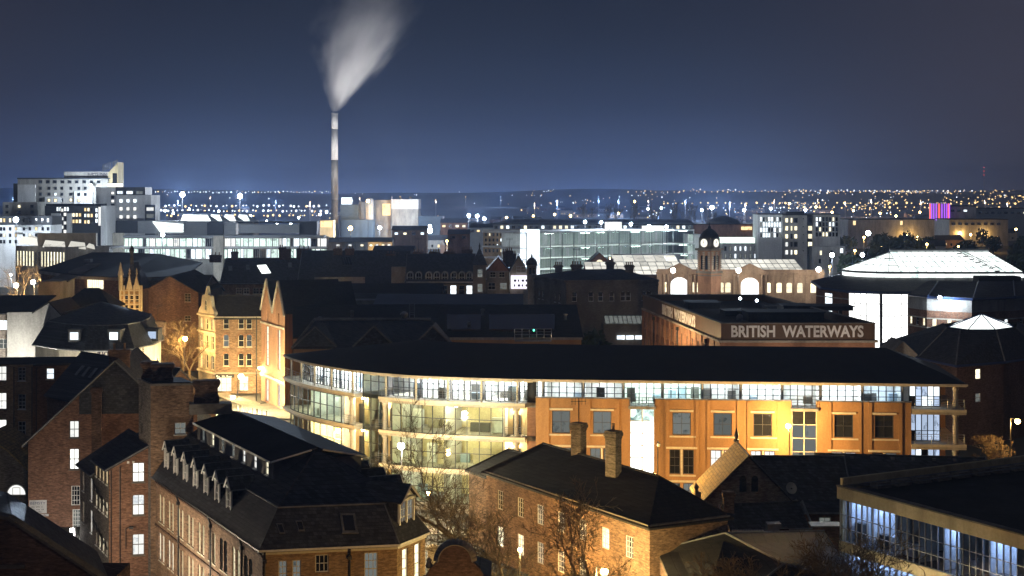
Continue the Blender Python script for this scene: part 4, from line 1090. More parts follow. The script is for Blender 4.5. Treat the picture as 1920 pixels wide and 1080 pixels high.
# ---- leftmost tall block
Iw = thing('warehouse_building', 'dark brick warehouse at the picture edge with bright stacked windows', 'building', (-64, 200, GZ))
f = Fr(XY(-40, 196), XY(62, 196)); mb = MB(); ws = []
for z, h in ((11.2, 1.9), (7.6, 2.1), (3.8, 2.5), (1.3, 1.1)):
    for px, p_ in ((-22, 'lit_white'), (3, 'lit_white'), (41, 'glass_dark')):
        ws.append((f.s_of(px), z, 1.25 if px < 20 else .95, h if px < 20 else h * .9, 'sash_2_4' if px > 20 else 'sash_2_2', p_ if not (px > 20 and z < 3) else 'lit_cool', 'white_paint' if px > 20 else 'stone_dark'))
facade(Iw, mb, f, GZ - .5, 13.25, ws, .16)
f2 = Fr(XY(62, 199), XY(175, 199)); facade(Iw, mb, f2, GZ - .5, 13.25, [(f2.s_of(94), ZZ(711, 199), 1.0, 1.4, 'sash_1_2', 'lit_cool', 'white_paint')], .16, mi=1)
mb.poly([f.at(f.L, GZ), f2.at(0, GZ), f2.at(0, 13.25), f.at(f.L, 13.25)])
part(mb, 'wall', Iw, ['brick_buff', 'brick_dark'])
mb = MB(); a = XY(-45, 195.5); b = XY(185, 198); c = XY(172, 206); d = XY(-45, 206)
mb.slab([Vector((a.x, a.y, 13.3)), Vector((b.x, b.y, 13.3)), Vector((c.x, c.y, 13.25)), Vector((d.x, d.y, 13.1))], .3); part(mb, 'roof', Iw, 'roof_felt')
for px in (26, 60, 68):
    mb = MB(); p = XY(px, 195.7); mb.tube((p.x, p.y, GZ), (p.x, p.y, 13.0), .08, n=5); part(mb, 'downpipe', Iw, 'black_iron')
# ---- low hall with the half-round window
Kw = thing('low_hall', 'low hall with glowing half-round window and glass-strip roof', 'building', (-52, 176, GZ))
f = Fr(XY(-30, 170), XY(50, 170)); mb = MB()
facade(Kw, mb, f, GZ - .5, 4.9, [(f.s_of(34), ZZ(986, 170), 1.15, 2.1, 'sash_2_4', 'lit_white', 'white_paint', .2)], .16)
part(mb, 'wall', Kw, 'brick_grey')
mb = MB(); s = f.s_of(31); n = 14; ct = [f.at(s, 1.9 + .2, -.02)]
arc = [(s + 1.05 * math.cos(math.pi * i / n), 2.15 + 0 + 1.15 * math.sin(math.pi * i / n)) for i in range(n + 1)]
mb.poly([f.at(x, z, -.03) for x, z in arc][::-1]); 
zoff = ZZ(928, 170) - 2.15
o = link('fan_window', mb.mesh('fan_window', 'lit_white'), Kw, Matrix.Translation((0, 0, zoff)))
m2 = MB()
for i in range(n): m2.tube(f.at(*arc[i], -.06), f.at(*arc[i + 1], -.06), .06, n=4)
m2.tube(f.at(*arc[0], -.06), f.at(*arc[-1], -.06), .06, n=4)
for dx in (-.4, .4): m2.tube(f.at(s + dx, 2.15, -.06), f.at(s + dx, 2.95, -.06), .035, n=4)
m2.tube(f.at(s - .4, 2.95, -.06), f.at(s + .4, 2.95, -.06), .035, n=4)
sub('frame', m2.mesh('frame', 'white_paint'), o)
mb = MB(); mb.slab([f.at(0, 8.4, -.3), f.at(f.s_of(12), 7.0, -.3), f.at(f.L + .2, 4.7, -.3), f.at(f.L + .2, 4.7, 8), f.at(f.s_of(12), 7.0, 8), f.at(0, 8.4, 8)], .2); part(mb, 'roof', Kw, 'ochre_tile_and_lit_slope')
mb = MB(); mb.poly([f.at(0, 4.9), f.at(f.L, 4.9), f.at(f.s_of(12), 6.7), f.at(0, 8.2)]); part(mb, 'gable_wall', Kw, 'brick_grey')
# ---- nearest dark gable, bottom corner
Jw = thing('coped_gable', 'dark brick gable with pale sloping coping in the near bottom corner', 'building', (-36, 104, GZ))
a = D(-60, 958, 98); b = D(16, 972, 98); c = D(200, 1092, 98); zb = 3.0
mb = MB(); fj = Fr((a.x, 98), (c.x, 98)); mb.poly([fj.at(0, zb), fj.at(fj.L, zb), Vector((c.x, 98, c.z)), Vector((b.x, 98, b.z)), Vector((a.x, 98, a.z))]); mb.box(Vector((a.x, 98.02, zb)), (fj.L, 0, 0), (0, 6, 0), (0, 0, c.z - zb - .2)); part(mb, 'wall', Jw, 'brick_dark')
mb = MB()
for p, q in ((a, b), (b, c)):
    mb.slab([p + Vector((0, -.15, .12)), q + Vector((0, -.15, .12)), q + Vector((0, .75, .12)), p + Vector((0, .75, .12))], .22)
part(mb, 'coping', Jw, 'stone_dark')
mb = MB(); mb.slab([a + Vector((0, .75, -.1)), b + Vector((0, .75, -.1)), b + Vector((-3, 9, -.1)), a + Vector((-3, 9, -.1))], .15); mb.slab([b + Vector((0, .75, -.1)), c + Vector((0, .75, -.1)), c + Vector((-3, 9, -.1)), b + Vector((-3, 9, -.1))], .15); part(mb, 'roof', Jw, 'slate')
s0 = fj.s_of(-4); s1 = fj.s_of(47)
mb = MB(); mb.box(fj.at(s0, ZZ(1066, 98), -.06), fj.u * (s1 - s0), fj.n * .06, (0, 0, .25)); part(mb, 'lintel', Jw, 'stone_dark')
# ================================================================ BRICK HOUSE WITH HIPPED ROOF
Fb = thing('brick_house', 'long brick house with black hipped roof, two tall stacks, glowing yellow at its foot', 'house', (8, 132, GZ))
C0 = W(1218, 983, 9.0); C1 = W(912, 881, 9.0); ul = (C0 - C1); ul.z = 0; LF = ul.length; ul /= LF; vl = Vector((-ul.y, ul.x, 0)); WF = 7.6
f1 = Fr(C1, C0); f2 = Fr(C0, C0 + vl * WF); f3 = Fr(C0 + vl * WF, C1 + vl * WF); f4 = Fr(C1 + vl * WF, C1)
mb = MB(); ws = []
for px in (938, 976, 1013, 1052, 1093, 1135, 1180):
    s = f1.s_of(px); ws.append((s, 5.75, 1.15, 1.75, 'grid_3_4', pick([('lit_dim', .5), ('glass_dark', .3), ('lit_cream', .2)]), 'white_paint')); ws.append((s, 2.3, 1.15, 1.9, 'grid_3_4', pick([('lit_dim', .4), ('lit_cream', .6)]), 'white_paint'))
facade(Fb, mb, f1, GZ - .5, 9.0, ws, .14)
facade(Fb, mb, f2, GZ - .5, 9.0, [], .1); facade(Fb, mb, f3, GZ - .5, 9.0, [], .1); facade(Fb, mb, f4, GZ - .5, 9.0, [], .1)
part(mb, 'wall', Fb, 'brick_brown')
mb = MB(); mb.box(f2.at(3.0, 4.8, -.02), f2.u * .42, f2.n * .04, (0, 0, .42)); part(mb, 'air_vent', Fb, 'white_paint')
mr = MB(); gable_roof(mr, None, C1, ul, LF, WF, 9.0, 2.75, .35, (4.0, 4.2)); part(mr, 'roof', Fb, 'slate_brown')
mb = MB(); mb.box(f1.at(-.2, 8.78, -.2), f1.u * (LF + .4), f1.n * .18, (0, 0, .18)); mb.box(f2.at(-.2, 8.78, -.2), f2.u * (WF + .3), f2.n * .18, (0, 0, .18)); part(mb, 'gutter', Fb, 'stone_dark')
for px, Y, y0, y1, w in ((1085, 138.5, 793, 872, 1.05), (1150, 131, 808, 893, 1.05)):
    p = XY(px, Y); chimney(Fb, p.x, p.y, ZZ(y1, Y), ZZ(y0, Y), w, .9, math.atan2(ul.y, ul.x) + .4, 0 if px < 1100 else 1, 'brick_grey')
mb = MB(); mb.slab([W(1003, 868, 10.4), W(1230, 868, 10.4), W(1230, 852, 12.0), W(1003, 858, 12.0)], .2)
# low wing to the left behind the tree
mr = MB(); q = C1 + vl * 1.0 - ul * 5.5; gable_roof(mr, mb2 := MB(), q, ul, 5.4, 6, 8.2, 2.0, .3, (2.5, 0)); part(mr, 'roof', Fb, 'slate_brown')
mb2.prism([(q).xy, (q + ul * 5.4).xy, (q + ul * 5.4 + vl * 6).xy, (q + vl * 6).xy], GZ - .3, 8.2); part(mb2, 'wall', Fb, 'brick_brown')
# ---- gable with round head, nearest of all
Rg = thing('shaped_gable', 'dark brick gable top with rounded coping rising at the bottom edge', 'wall', (-3.4, 96, GZ))
mb = MB(); cx, Y = (853 - 960) * 95 / F, 95.0; zt = ZZ(1022, Y); r = 1.05
out = [(-2.4, 8), (-2.4, zt - 2.2), (-1.75, zt - 1.9), (-1.55, zt - 1.5), (-1.25, zt - 1.2), (-1.1, zt - 1.05)] + [(-r * math.cos(math.pi * i / 16), zt - r + r * math.sin(math.pi * i / 16)) for i in range(17)]
out += [(-x, z) for x, z in reversed(out[:6])]
a = [Vector((cx + x, Y, z)) for x, z in out]; b = [p + Vector((0, .6, 0)) for p in a]; n = len(a)
mb.add(a + b, [tuple(range(n))[::-1], tuple(range(n, 2 * n))] + [(i, (i + 1) % n, n + (i + 1) % n, n + i) for i in range(n)]); part(mb, 'wall', Rg, 'brick_dark')
mb = MB()
for i in range(5, n - 6): mb.tube(a[i] + Vector((0, .3, .02)), a[i + 1] + Vector((0, .3, .02)), .33, n=6)
part(mb, 'coping', Rg, 'stone_dark')
mb = MB(); mb.lathe((cx - 1.6, Y + .3, zt - 1.45), [(.2, 0), (.26, .15), (.12, .3), (.2, .45), (.02, .62)], 8); part(mb, 'finial', Rg, 'stone_dark', True)
mb = MB(); mb.slab([Vector((cx - 1.2, Y + .6, zt - 1.3)), Vector((cx + 2.2, Y + .6, zt - 2.4)), Vector((cx + 2.2, Y + 6, zt - 2.4)), Vector((cx - 1.2, Y + 6, zt - 1.3))], .2); part(mb, 'roof', Rg, 'slate')

# ================================================================ CHAPEL
Ch = thing('chapel', 'small brick chapel with one steep roof side coloured sodium-lit ochre and spiked finial', 'chapel', (21, 147, GZ))
Yc = 143.0; gx0, gx1 = XY(1315, Yc).x, XY(1489, Yc).x; ze = ZZ(940, Yc); za = ZZ(854, Yc); gm = XY(1404, Yc).x; dl = 8.2
mb = MB(); f = Fr((gx0 + .25, Yc), (gx1 - .25, Yc))
facade(Ch, mb, f, GZ - .5, ze, [(1.2, ze - 2.2, 1.2, 1.5, 'grid_2_2', 'lit_dim', 'white_paint')], .12)
mb.poly([Vector((gx0 + .25, Yc, ze)), Vector((gx1 - .25, Yc, ze)), Vector((gm, Yc, za - .1))])
facade(Ch, mb, Fr((gx1 - .25, Yc), (gx1 - .25, Yc + dl)), GZ - .5, ze, [], .1); facade(Ch, mb, Fr((gx0 + .25, Yc + dl), (gx0 + .25, Yc)), GZ - .5, ze, [], .1)
part(mb, 'wall', Ch, 'brick_grey')
mb = MB(); mb.slab([Vector((gx0 - .15, Yc - .2, ze - .25)), Vector((gm, Yc - .2, za)), Vector((gm, Yc + dl, za)), Vector((gx0 - .15, Yc + dl, ze - .25))], .18); part(mb, 'roof', Ch, 'ochre_tile_and_lit_slope')  # left slope coloured as if lit; the right one stays plain slate
mb = MB(); mb.slab([Vector((gm, Yc - .2, za)), Vector((gx1 + .15, Yc - .2, ze - .25)), Vector((gx1 + .15, Yc + dl, ze - .25)), Vector((gm, Yc + dl, za))], .18); part(mb, 'roof', Ch, 'slate')
mb = MB(); mb.tube((gm, Yc - .25, za + .05), (gm, Yc + dl, za + .05), .1, n=5); mb.tube((gm, Yc - .25, za), (gx0 - .15, Yc - .25, ze - .25), .07, n=4); mb.tube((gm, Yc - .25, za), (gx1 + .15, Yc - .25, ze - .25), .07, n=4); part(mb, 'ridge_tiles', Ch, 'slate')
mb = MB(); mb.lathe((gm, Yc + dl - .3, za), [(.25, 0), (.3, .15), (.14, .35), (.22, .5), (.24, .62), (.02, 1.35)], 8); part(mb, 'finial', Ch, 'black_iron', True)
for px in (1393, 1415):
    x = XY(px, Yc).x; mb = MB(); mb.ab(x - .32, x + .32, Yc - .02, Yc + .1, ZZ(922, Yc), ZZ(898, Yc)); mb.tube((x, Yc - .02, ZZ(898, Yc)), (x, Yc + .1, ZZ(898, Yc)), .32, n=10); part(mb, 'lancet_window', Ch, 'glass_dark')
mb = MB(); p = D(1304, 945, Yc - .5); mb.box(p, (.5, 0, 0), (0, .5, 0), (0, 0, 1.1)); mb.lathe(p + Vector((.1, .1, 1.1)), [(.2, 0), (.12, .2), (.24, .45), (.05, .75)], 8); part(mb, 'corner_post', Ch, 'stone_dark')
# ---- low slate ranges beside the chapel
def low_range(name, label, p0, p1, wd, ze, rise, wall, roof, hips=(0, 0), wins=(), z0=GZ - .3, **k):
    t = thing(name, label, 'building', ((p0[0] + p1[0]) / 2, (p0[1] + p1[1]) / 2 + wd / 2, GZ)); mb, mr = MB(), MB(); f = Fr(p0, p1)
    facade(t, mb, f, z0, ze, wins, .12)
    a, b = f.p1 + f.n * wd, f.p0 + f.n * wd
    for g in (Fr(f.p1, a), Fr(a, b), Fr(b, f.p0)): facade(t, mb, g, z0, ze, [], .1)
    gable_roof(mr, mb, f.p0, f.u, f.L, wd, ze, rise, hips=hips, **k); part(mb, 'wall', t, wall); part(mr, 'roof', t, roof)
    for sd in ((0, 1) if not any(hips) else ()):
        s_ = -.27 if sd == 0 else f.L + .27; mv = MB(); mv.tube(f.at(s_, ze - .05, -.3), f.at(s_, ze + rise + .06, wd / 2), .09, n=4); mv.tube(f.at(s_, ze + rise + .06, wd / 2), f.at(s_, ze - .05, wd + .3), .09, n=4); part(mv, 'verge', t, 'lead')
    mv = MB(); mv.tube(f.at(-.2, ze - .2, -.36), f.at(f.L + .2, ze - .2, -.36), .1, n=5); part(mv, 'gutter', t, 'lead')
    return t, f
t, f = low_range('slate_outbuilding', 'low slate outbuilding with a satellite dish beside the chapel', XY(1425, 147), XY(1592, 147), 7, ZZ(934, 147), 3.4, 'brick_dark', 'slate')
dsh = thing('satellite_dish', 'pale round satellite dish on the slate roof beside the chapel', 'satellite dish', D(1482, 925, 145.6)); p = D(1482, 916, 145.5)
mb = MB(); mb.lathe((0, 0, 0), [(.02, 0.05), (.3, .09), (.52, .2), (.56, .23), (.5, .2), (.25, .12), (.02, .1)], 18); link('dish', mb.mesh('dish', 'render_grey', True), dsh, Matrix.Translation(p) @ Matrix.Rotation(R(68), 4, 'X') @ Matrix.Rotation(.3, 4, 'Y'))
mb = MB(); mb.tube(p + Vector((0, .2, 0)), p + Vector((0, 1.2, -.8)), .05, n=5); part(mb, 'arm', dsh, 'black_iron'); mb = MB(); mb.tube(p + Vector((0, -.5, .1)), p + Vector((0, -.65, .12)), .08, n=6); part(mb, 'feed_horn', dsh, 'black_iron')
t, f = low_range('long_slate_range', 'long low black slate range in front of the orange office block', XY(1535, 150), XY(1850, 147.5), 5, ZZ(895, 150), 1.9, 'brick_dark', 'slate')
mb = MB()
for k in range(8): p = f.at(1.2 + k * 1.95, ZZ(895, 150) + 1.55, 2.0); mb.box(p, (.3, 0, 0), (0, .3, 0), (0, 0, .22))
part(mb, 'ridge_vents', t, 'lead')
mb = MB(); mb.box(f.at(.6, ZZ(925, 150), -.25), f.u * 5.5, f.n * .2, (0, 0, .3)); part(mb, 'fascia', t, 'brick_dark')
t, f = low_range('brick_shed', 'small slate-roofed brick shed with ochre gable below the chapel', XY(1368, 136), XY(1516, 137.5), 4.2, ZZ(992, 136), 1.7, 'brick_brown', 'slate', og=.0)
chimney(t, XY(1367, 137.5).x, 137.8, ZZ(985, 137), ZZ(925, 137), .9, .7, 0, 0, 'brick_brown')
t, f = low_range('pink_brick_outhouse', 'low pinkish brick outhouse with one pale lintelled window', XY(1505, 143.2), XY(1586, 143.2), 3.5, ZZ(957, 143.2), .6, 'brick_red', 'slate', wins=[(2.05, ZZ(984, 143.2), 1.1, .7, 'grid_2_1', 'lit_dim', 'white_paint')])
# big dark hipped roof right under the camera
t = thing('dark_hall', 'big dark hipped roof hall with pale lean-to panels at its far edge', 'building', (18, 122, GZ)); mb = MB(); mr = MB()
q0, q1, q2, q3_ = W(1235, 1058, 6.4), W(1352, 1098, 6.4), W(1590, 1075, 6.4), W(1350, 990, 6.4)
pk0, pk1 = W(1382, 1018, 8.2), W(1378, 1100, 9.2)
z6 = [Vector((p.x, p.y, 6.4)) for p in (XY(1232, 124), XY(1300, 100), XY(1620, 112), XY(1545, 131))]; rg = [Vector((*XY(1360, 121).xy, 8.4)), Vector((*XY(1470, 111).xy, 8.4))]
mr.slab([z6[0], z6[1], rg[1], rg[0]], .2); mr.slab([z6[1], z6[2], rg[1]], .2); mr.slab([z6[2], z6[3], rg[0], rg[1]], .2); mr.slab([z6[3], z6[0], rg[0]], .2)
part(mr, 'roof', t, 'slate_brown'); mb.prism([p.xy for p in z6], GZ - .3, 6.2); part(mb, 'wall', t, 'brick_dark')
mb = MB()
for i in range(4): mb.tube(z6[i], rg[0] if i in (0, 3) else rg[1], .09, n=5)
mb.tube(rg[0], rg[1], .1, n=5); part(mb, 'ridge_tiles', t, 'lead')
for x0, x1, y0, y1, Y in ((1372, 1432, 993, 1010, 133.5), (1515, 1582, 978, 986, 137)):
    mb = MB(); n = 12 if x0 < 1400 else 1
    for k in range(n):
        a, b = x0 + (x1 - x0) * k / n, x0 + (x1 - x0) * (k + .86) / n
        mb.slab([D(a + 6, y1, Y - 2.2), D(b + 6, y1, Y - 2.2), D(b, y0, Y), D(a, y0, Y)], .1)
    part(mb, 'metal_sheet', t, 'grey_steel')
mb = MB(); mb.box(D(1440, 1003, 134), (1.2, .2, 0), (0, 1.2, 0), (0, 0, .9)); part(mb, 'roof_plant', t, 'grey_steel'); mb = MB(); mb.box(D(1462, 1005, 134), (.8, 0, 0), (0, .8, 0), (0, 0, .6)); part(mb, 'roof_plant', t, 'roof_felt')

# ================================================================ BLUE GLASS OFFICE, near corner
Eb = thing('glass_office', 'flat-roofed office with blue glass walls and tan fascia in the near corner', 'building', (38, 122, GZ))
E0, E1 = W(1576, 912, 11.0), W(1920, 1003, 11.0); ue = (E1 - E0); ue.z = 0; ue.normalize(); ve = Vector((-ue.y, ue.x, 0)); LE = 31.0
fe = Fr(E0, E0 + ue * LE)
E3 = W(1925, 868, 11.0); dv = (E3 - E0); dv.z = 0; bl = dv.length * 1.5; dv.normalize()
def EP(a, b, z): p = E0 + ue * a + dv * b; return Vector((p.x, p.y, z))
mb = MB(); mb.slab([EP(.3, .3, 10.75), EP(LE, .3, 10.75), EP(LE, bl, 10.75), EP(.3, bl, 10.75)], .3); part(mb, 'roof', Eb, 'roof_felt')
mb = MB(); mb.box(fe.at(-.15, 10.02, -.25), fe.u * (LE + .2), fe.n * .55, (0, 0, .98)); part(mb, 'fascia', Eb, 'render_cream')
mb = MB(); mb.box(fe.at(-.2, 11.0, -.3), fe.u * (LE + .2), fe.n * .8, (0, 0, .12)); mb.box(EP(-.1, .5, 10.9), dv * bl, ue * .5, (0, 0, .25)); part(mb, 'coping', Eb, 'stone_dark')
for z, h in ((5.75, .85), (1.6, .9)):
    mb = MB(); mb.box(fe.at(-.05, z, -.15), fe.u * LE, fe.n * .4, (0, 0, h)); part(mb, 'spandrel', Eb, 'render_cream')
nc = 46
for z0, z1 in ((6.62, 10.0), (2.52, 5.73)):
    mb = MB(); zs = [z0, z0 + 1.05, z0 + 2.15, z1]
    for i in range(nc + 1): mb.box(fe.at(LE * i / nc - .03, z0, -.08), fe.u * .06, fe.n * .14, (0, 0, z1 - z0))
    for z in zs: mb.box(fe.at(0, z - .03, -.06), fe.u * LE, fe.n * .1, (0, 0, .06))
    o = part(mb, 'window_frame', Eb, 'grey_steel')
    for i in range(nc):
        for a, b in zip(zs[:-1], zs[1:]):
            upane(o, fe.at(LE * i / nc, 0).xy, fe.at(LE * (i + 1) / nc, 0).xy, a + .02, b - .02, 'glass_blue')
    mb = MB(); mb.box(fe.at(0, z0 - .3, .4), fe.u * LE, fe.n * 9, (0, 0, .25)); part(mb, 'floor_slab', Eb, 'carpet')
    mb = MB(); mb.box(fe.at(0, z1 + .05, .4), fe.u * LE, fe.n * 9, (0, 0, .15)); part(mb, 'ceiling', Eb, 'interior_white')
    mb = MB(); mb.box(fe.at(.5, z0, 5.5), fe.u * (LE - .5), fe.n * .2, (0, 0, z1 - z0)); part(mb, 'room_wall', Eb, 'interior_blue')
    for k, s in enumerate((.4, 3.2, 6.2, 8.8, 11.5, 13.2, 16.2, 19.0, 22.5, 26)):
        mb = MB(); mb.box(fe.at(s, z0, .5), fe.u * .15, fe.n * 5, (0, 0, z1 - z0)); part(mb, 'partition', Eb, 'interior_white')
        if k in (0, 1, 4, 6, 8) or (z0 < 4 and k in (2, 3)):
            for d in (1.2, 3.2):
                mb = MB(); mb.box(fe.at(s + .5, z1 - .03, d), fe.u * 1.4, fe.n * .5, (0, 0, .05)); part(mb, 'ceiling_light', Eb, 'ceiling_blue')
        for q in range(2):
            mb = MB(); w = RNG.uniform(.8, 1.5); mb.box(fe.at(s + .3 + q, z0, RNG.uniform(.8, 2.5)), fe.u * w, fe.n * .6, (0, 0, RNG.choice([.75, .75, 1.1, 1.5]))); part(mb, 'desk', Eb, RNG.choice(['furniture', 'interior_white', 'furniture']))
mb = MB(); mb.box(fe.at(-.02, GZ - .2, 0), fe.u * .3, Vector((dv.x, dv.y, 0)) * bl, (0, 0, 10.9)); part(mb, 'side_wall', Eb, 'render_cream')
mb = MB(); mb.box(fe.at(.4, GZ - .2, .2), fe.u * (LE - .4), fe.n * .3, (0, 0, 1.6)); part(mb, 'plinth', Eb, 'concrete')
for k in range(11):
    mb = MB(); mb.box(EP(1.2, 2.2 + k * 2.3, 10.9), dv * 1.5, ue * .9, (0, 0, .5)); part(mb, 'roof_vent', Eb, 'stone_dark')
mb = MB()
for b_, z_ in ((1.6, 11.45), (2.5, 11.3)): mb.tube(EP(b_, 1.2, z_), EP(b_, bl, z_), .05, n=4)
part(mb, 'roof_rail', Eb, 'lead')

# ================================================================ BRICK COURT ANNEXE WITH PYRAMID ROOFLIGHT
Pa = thing('hipped_brick_annexe', 'dark brick annexe with many-sided slate roof crowned by a glowing glass pyramid', 'building', (66, 222, GZ))
ev = [W(px, py, 12.0) for px, py in ((1652, 645), (1722, 669), (1792, 684), (1884, 677), (1960, 665))]
ev += [Vector((*XY(2010, 240).xy, 12)), Vector((*XY(1800, 250).xy, 12))]
tp_ = [Vector((*XY(px, Y).xy, 15.9)) for px, Y in ((1770, 226), (1775, 219), (1800, 215), (1868, 215), (1905, 219), (1907, 228), (1800, 231))]
mr = MB(); n = len(ev)
for i in range(n):
    j = (i + 1) % n; mr.slab([ev[i], ev[j], tp_[j], tp_[i]], .15)
part(mr, 'roof', Pa, 'slate')
mb = MB()
for i in range(n): mb.tube(ev[i], tp_[i], .12, n=5)
part(mb, 'ridge_tiles', Pa, 'lead'); mb = MB()
for i in range(4): mb.tube(ev[i] - Vector((0, 0, .2)), ev[i + 1] - Vector((0, 0, .2)), .18, n=5)
part(mb, 'gutter', Pa, 'blue_steel')
mb = MB(); c = sum(ev, Vector()) / n; ring = [c + (p - c) * .95 for p in ev]
for i in range(n):
    f = Fr(ring[i].xy, ring[(i + 1) % n].xy); ws = []
    if i == 0: ws = [(f.s_of(1714), 9.9, 1.2, 1.3, 'grid_2_1', 'lit_cool', 'white_paint')]
    if i == 1: ws = [(f.s_of(1757), 9.7, 1.9, 1.4, 'grid_2_1', 'lit_white', 'white_paint'), (f.s_of(1733), 10.2, 1.0, 1.0, 'grid_2_1', 'lit_cool', 'white_paint')]
    if i == 2: ws = [(f.s_of(1834), ZZ(711, 210), 1.0, 1.4, 'grid_1_2', 'lit_warm', 'white_paint'), (f.s_of(1834), ZZ(754, 210), 1.0, 1.2, 'grid_1_2', 'lit_dim', 'white_paint')]
    facade(Pa, mb, f, GZ - .3, 11.9, ws, .14)
part(mb, 'wall', Pa, 'brick_dark')
pc = sum(tp_, Vector()) / n; apx = Vector((*XY(1840, 221).xy, ZZ(589, 221)))
mb = MB(); base = [Vector((*XY(px, Y).xy, 15.95)) for px, Y in ((1778, 219.5), (1815, 215.4), (1866, 215.4), (1901, 219.5), (1890, 226), (1790, 226))]
for i in range(6): mb.poly([base[i], base[(i + 1) % 6], apx])
o = part(mb, 'pyramid_rooflight', Pa, 'skylight_glow'); mb = MB()
for i in range(6): mb.tube(base[i] + Vector((0, -.05, .03)), apx + Vector((0, -.05, .03)), .09, n=4); mb.tube(base[i], base[(i + 1) % 6], .09, n=4)
sub('glazing_bars', mb.mesh('glazing_bars', 'blue_steel'), o)
mb = MB(); Y = 224; a, b, ap_ = D(1668, 664, Y - 4), D(1724, 668, Y - 6), D(1694, 640, Y - 5); mb.add([a, b, ap_, a + Vector((0, 7, 0)), b + Vector((0, 7, 0)), ap_ + Vector((0, 7, 0)), a - Vector((0, 0, 9)), b - Vector((0, 0, 9))], [(0, 1, 2), (0, 2, 5, 3), (1, 4, 5, 2), (6, 7, 1, 0)]); part(mb, 'gable_wall', Pa, 'stone')
# ================================================================ BUILDING WITH THE BIG PAINTED LETTERS
BW = thing('canal_warehouse', 'long brown flat-roofed warehouse lettered BRITISH WATERWAYS on two sides', 'warehouse', (36, 236, GZ))
K0, K1, K2 = XY(1205, 265.7), XY(1352, 207), XY(1641, 207); K3 = K2 + K0 - K1; ZP = 17.5
fa, fb = Fr(K0, K1), Fr(K1, K2); mb = MB(); ws = []
for k in range(15):
    s = 2.3 + k * 3.9
    for z in (11.9, 8.6, 5.3):
        for dx in (-.75, .75): ws.append((s + dx, z, 1.05, 1.95, 'grid_2_3', pick([('glass_dark', .85), ('lit_dim', .15)]), 'dark_frame'))
facade(BW, mb, fa, GZ - .3, 15.0, ws, .2); facade(BW, mb, fb, GZ - .3, 15.0, [(3.0 + k * 4.8, z, 1.6, 2.0, 'grid_3_3', 'glass_dark', 'dark_frame') for k in range(4) for z in (10.9, 7.6)], .2)
facade(BW, mb, Fr(K2, K3), GZ - .3, 15.0, [], .2); facade(BW, mb, Fr(K3, K0), GZ - .3, 15.0, [], .2); part(mb, 'wall', BW, 'terracotta')
for f in (fa, fb, Fr(K2, K3), Fr(K3, K0)):
    mb = MB(); mb.box(f.at(0, 15.3, 0), f.u * (f.L - .0), f.n * .4, (0, 0, ZP - 15.3)); part(mb, 'parapet', BW, 'sign_bronze')
    mb = MB(); mb.box(f.at(-.3, 15.0, -.3), f.u * (f.L + .6), f.n * .6, (0, 0, .3)); part(mb, 'cornice', BW, 'stone')
    mb = MB(); mb.box(f.at(-.08, ZP, -.08), f.u * (f.L + .1), f.n * .56, (0, 0, .12)); part(mb, 'coping', BW, 'stone_dark')
for k in range(16):
    mb = MB(); mb.box(fa.at(.35 + k * 3.9 - .32, GZ, -.16), fa.u * .64, fa.n * .158, (0, 0, 13.9)); part(mb, 'pier', BW, 'terracotta')
for s in (11.8, 31.2, 50.8):
    mb = MB(); mb.tube(fa.at(s, GZ, -.28), fa.at(s, 14.6, -.28), .1, n=6); mb.box(fa.at(s - .25, 14.2, -.5), fa.u * .5, fa.n * .4, (0, 0, .5)); part(mb, 'downpipe', BW, 'black_iron')
sf = (fb.s_of(1372) + fb.s_of(1618)) / 2; lettering(BW, 'BRITISH  WATERWAYS', fb, sf, 15.78, 2.1, 'sign_letter', -.05, extrude=.02, bold=.065, width=fb.s_of(1619) - fb.s_of(1371))
sl = (fa.s_of(1243) + fa.s_of(1303)) / 2; lettering(BW, 'BRITISH  WATERWAYS', fa, sl, 15.70, 2.1, 'sign_letter', -.05, extrude=.02, bold=.10, width=fa.s_of(1304) - fa.s_of(1242))
mb = MB(); mb.slab([fa.at(.3, 16.5, .4), fa.at(fa.L - .3, 16.5, .4), fb.at(fb.L - .4, 16.5, .4), Vector((K3.x - .4, K3.y - .4, 16.5))], .3); part(mb, 'roof', BW, 'roof_felt')
for px0, px1, Y, h in ((1403, 1545, 222, 1.3), (1360, 1400, 232, .7), (1290, 1350, 247, .9), (1440, 1600, 243, .6), (1470, 1520, 236, 1.2)):
    mb = MB(); a, b = XY(px0, Y), XY(px1, Y); mb.ab(a.x, b.x, Y, Y + 6, 16.5, 16.5 + h); mb.ab(a.x - .2, b.x + .2, Y - .2, Y + 6.2, 16.5 + h, 16.62 + h); part(mb, 'roof_plant_room', BW, 'roof_felt')
mb = MB(); mb.lathe(D(1387, 600, 216), [(.5, 0), (.5, .4), (.35, .7), (.05, .85)], 10); part(mb, 'roof_vent', BW, 'lead', True)
for px, py, Y in ((1388, 562, 246), (1419, 566, 240)):
    l = thing('roof_lamp', 'small white lamp on the lettered warehouse roof, ' + ('nearer the tower' if px < 1400 else 'nearer the glass court'), 'lamp', D(px, py + 6, Y)); p = D(px, py, Y)
    mb = MB(); mb.tube((p.x, p.y, 16.5), (p.x, p.y, p.z), .05, n=5); part(mb, 'post', l, 'black_iron'); mb = MB(); mb.lathe(p, [(.05, 0), (.2, .12), (.2, .28), (.05, .4)], 8); part(mb, 'lantern', l, 'lamp_cool'); point_light('lamp_light', p + Vector((0, -.3, .6)), COOL, 120, .2, l)
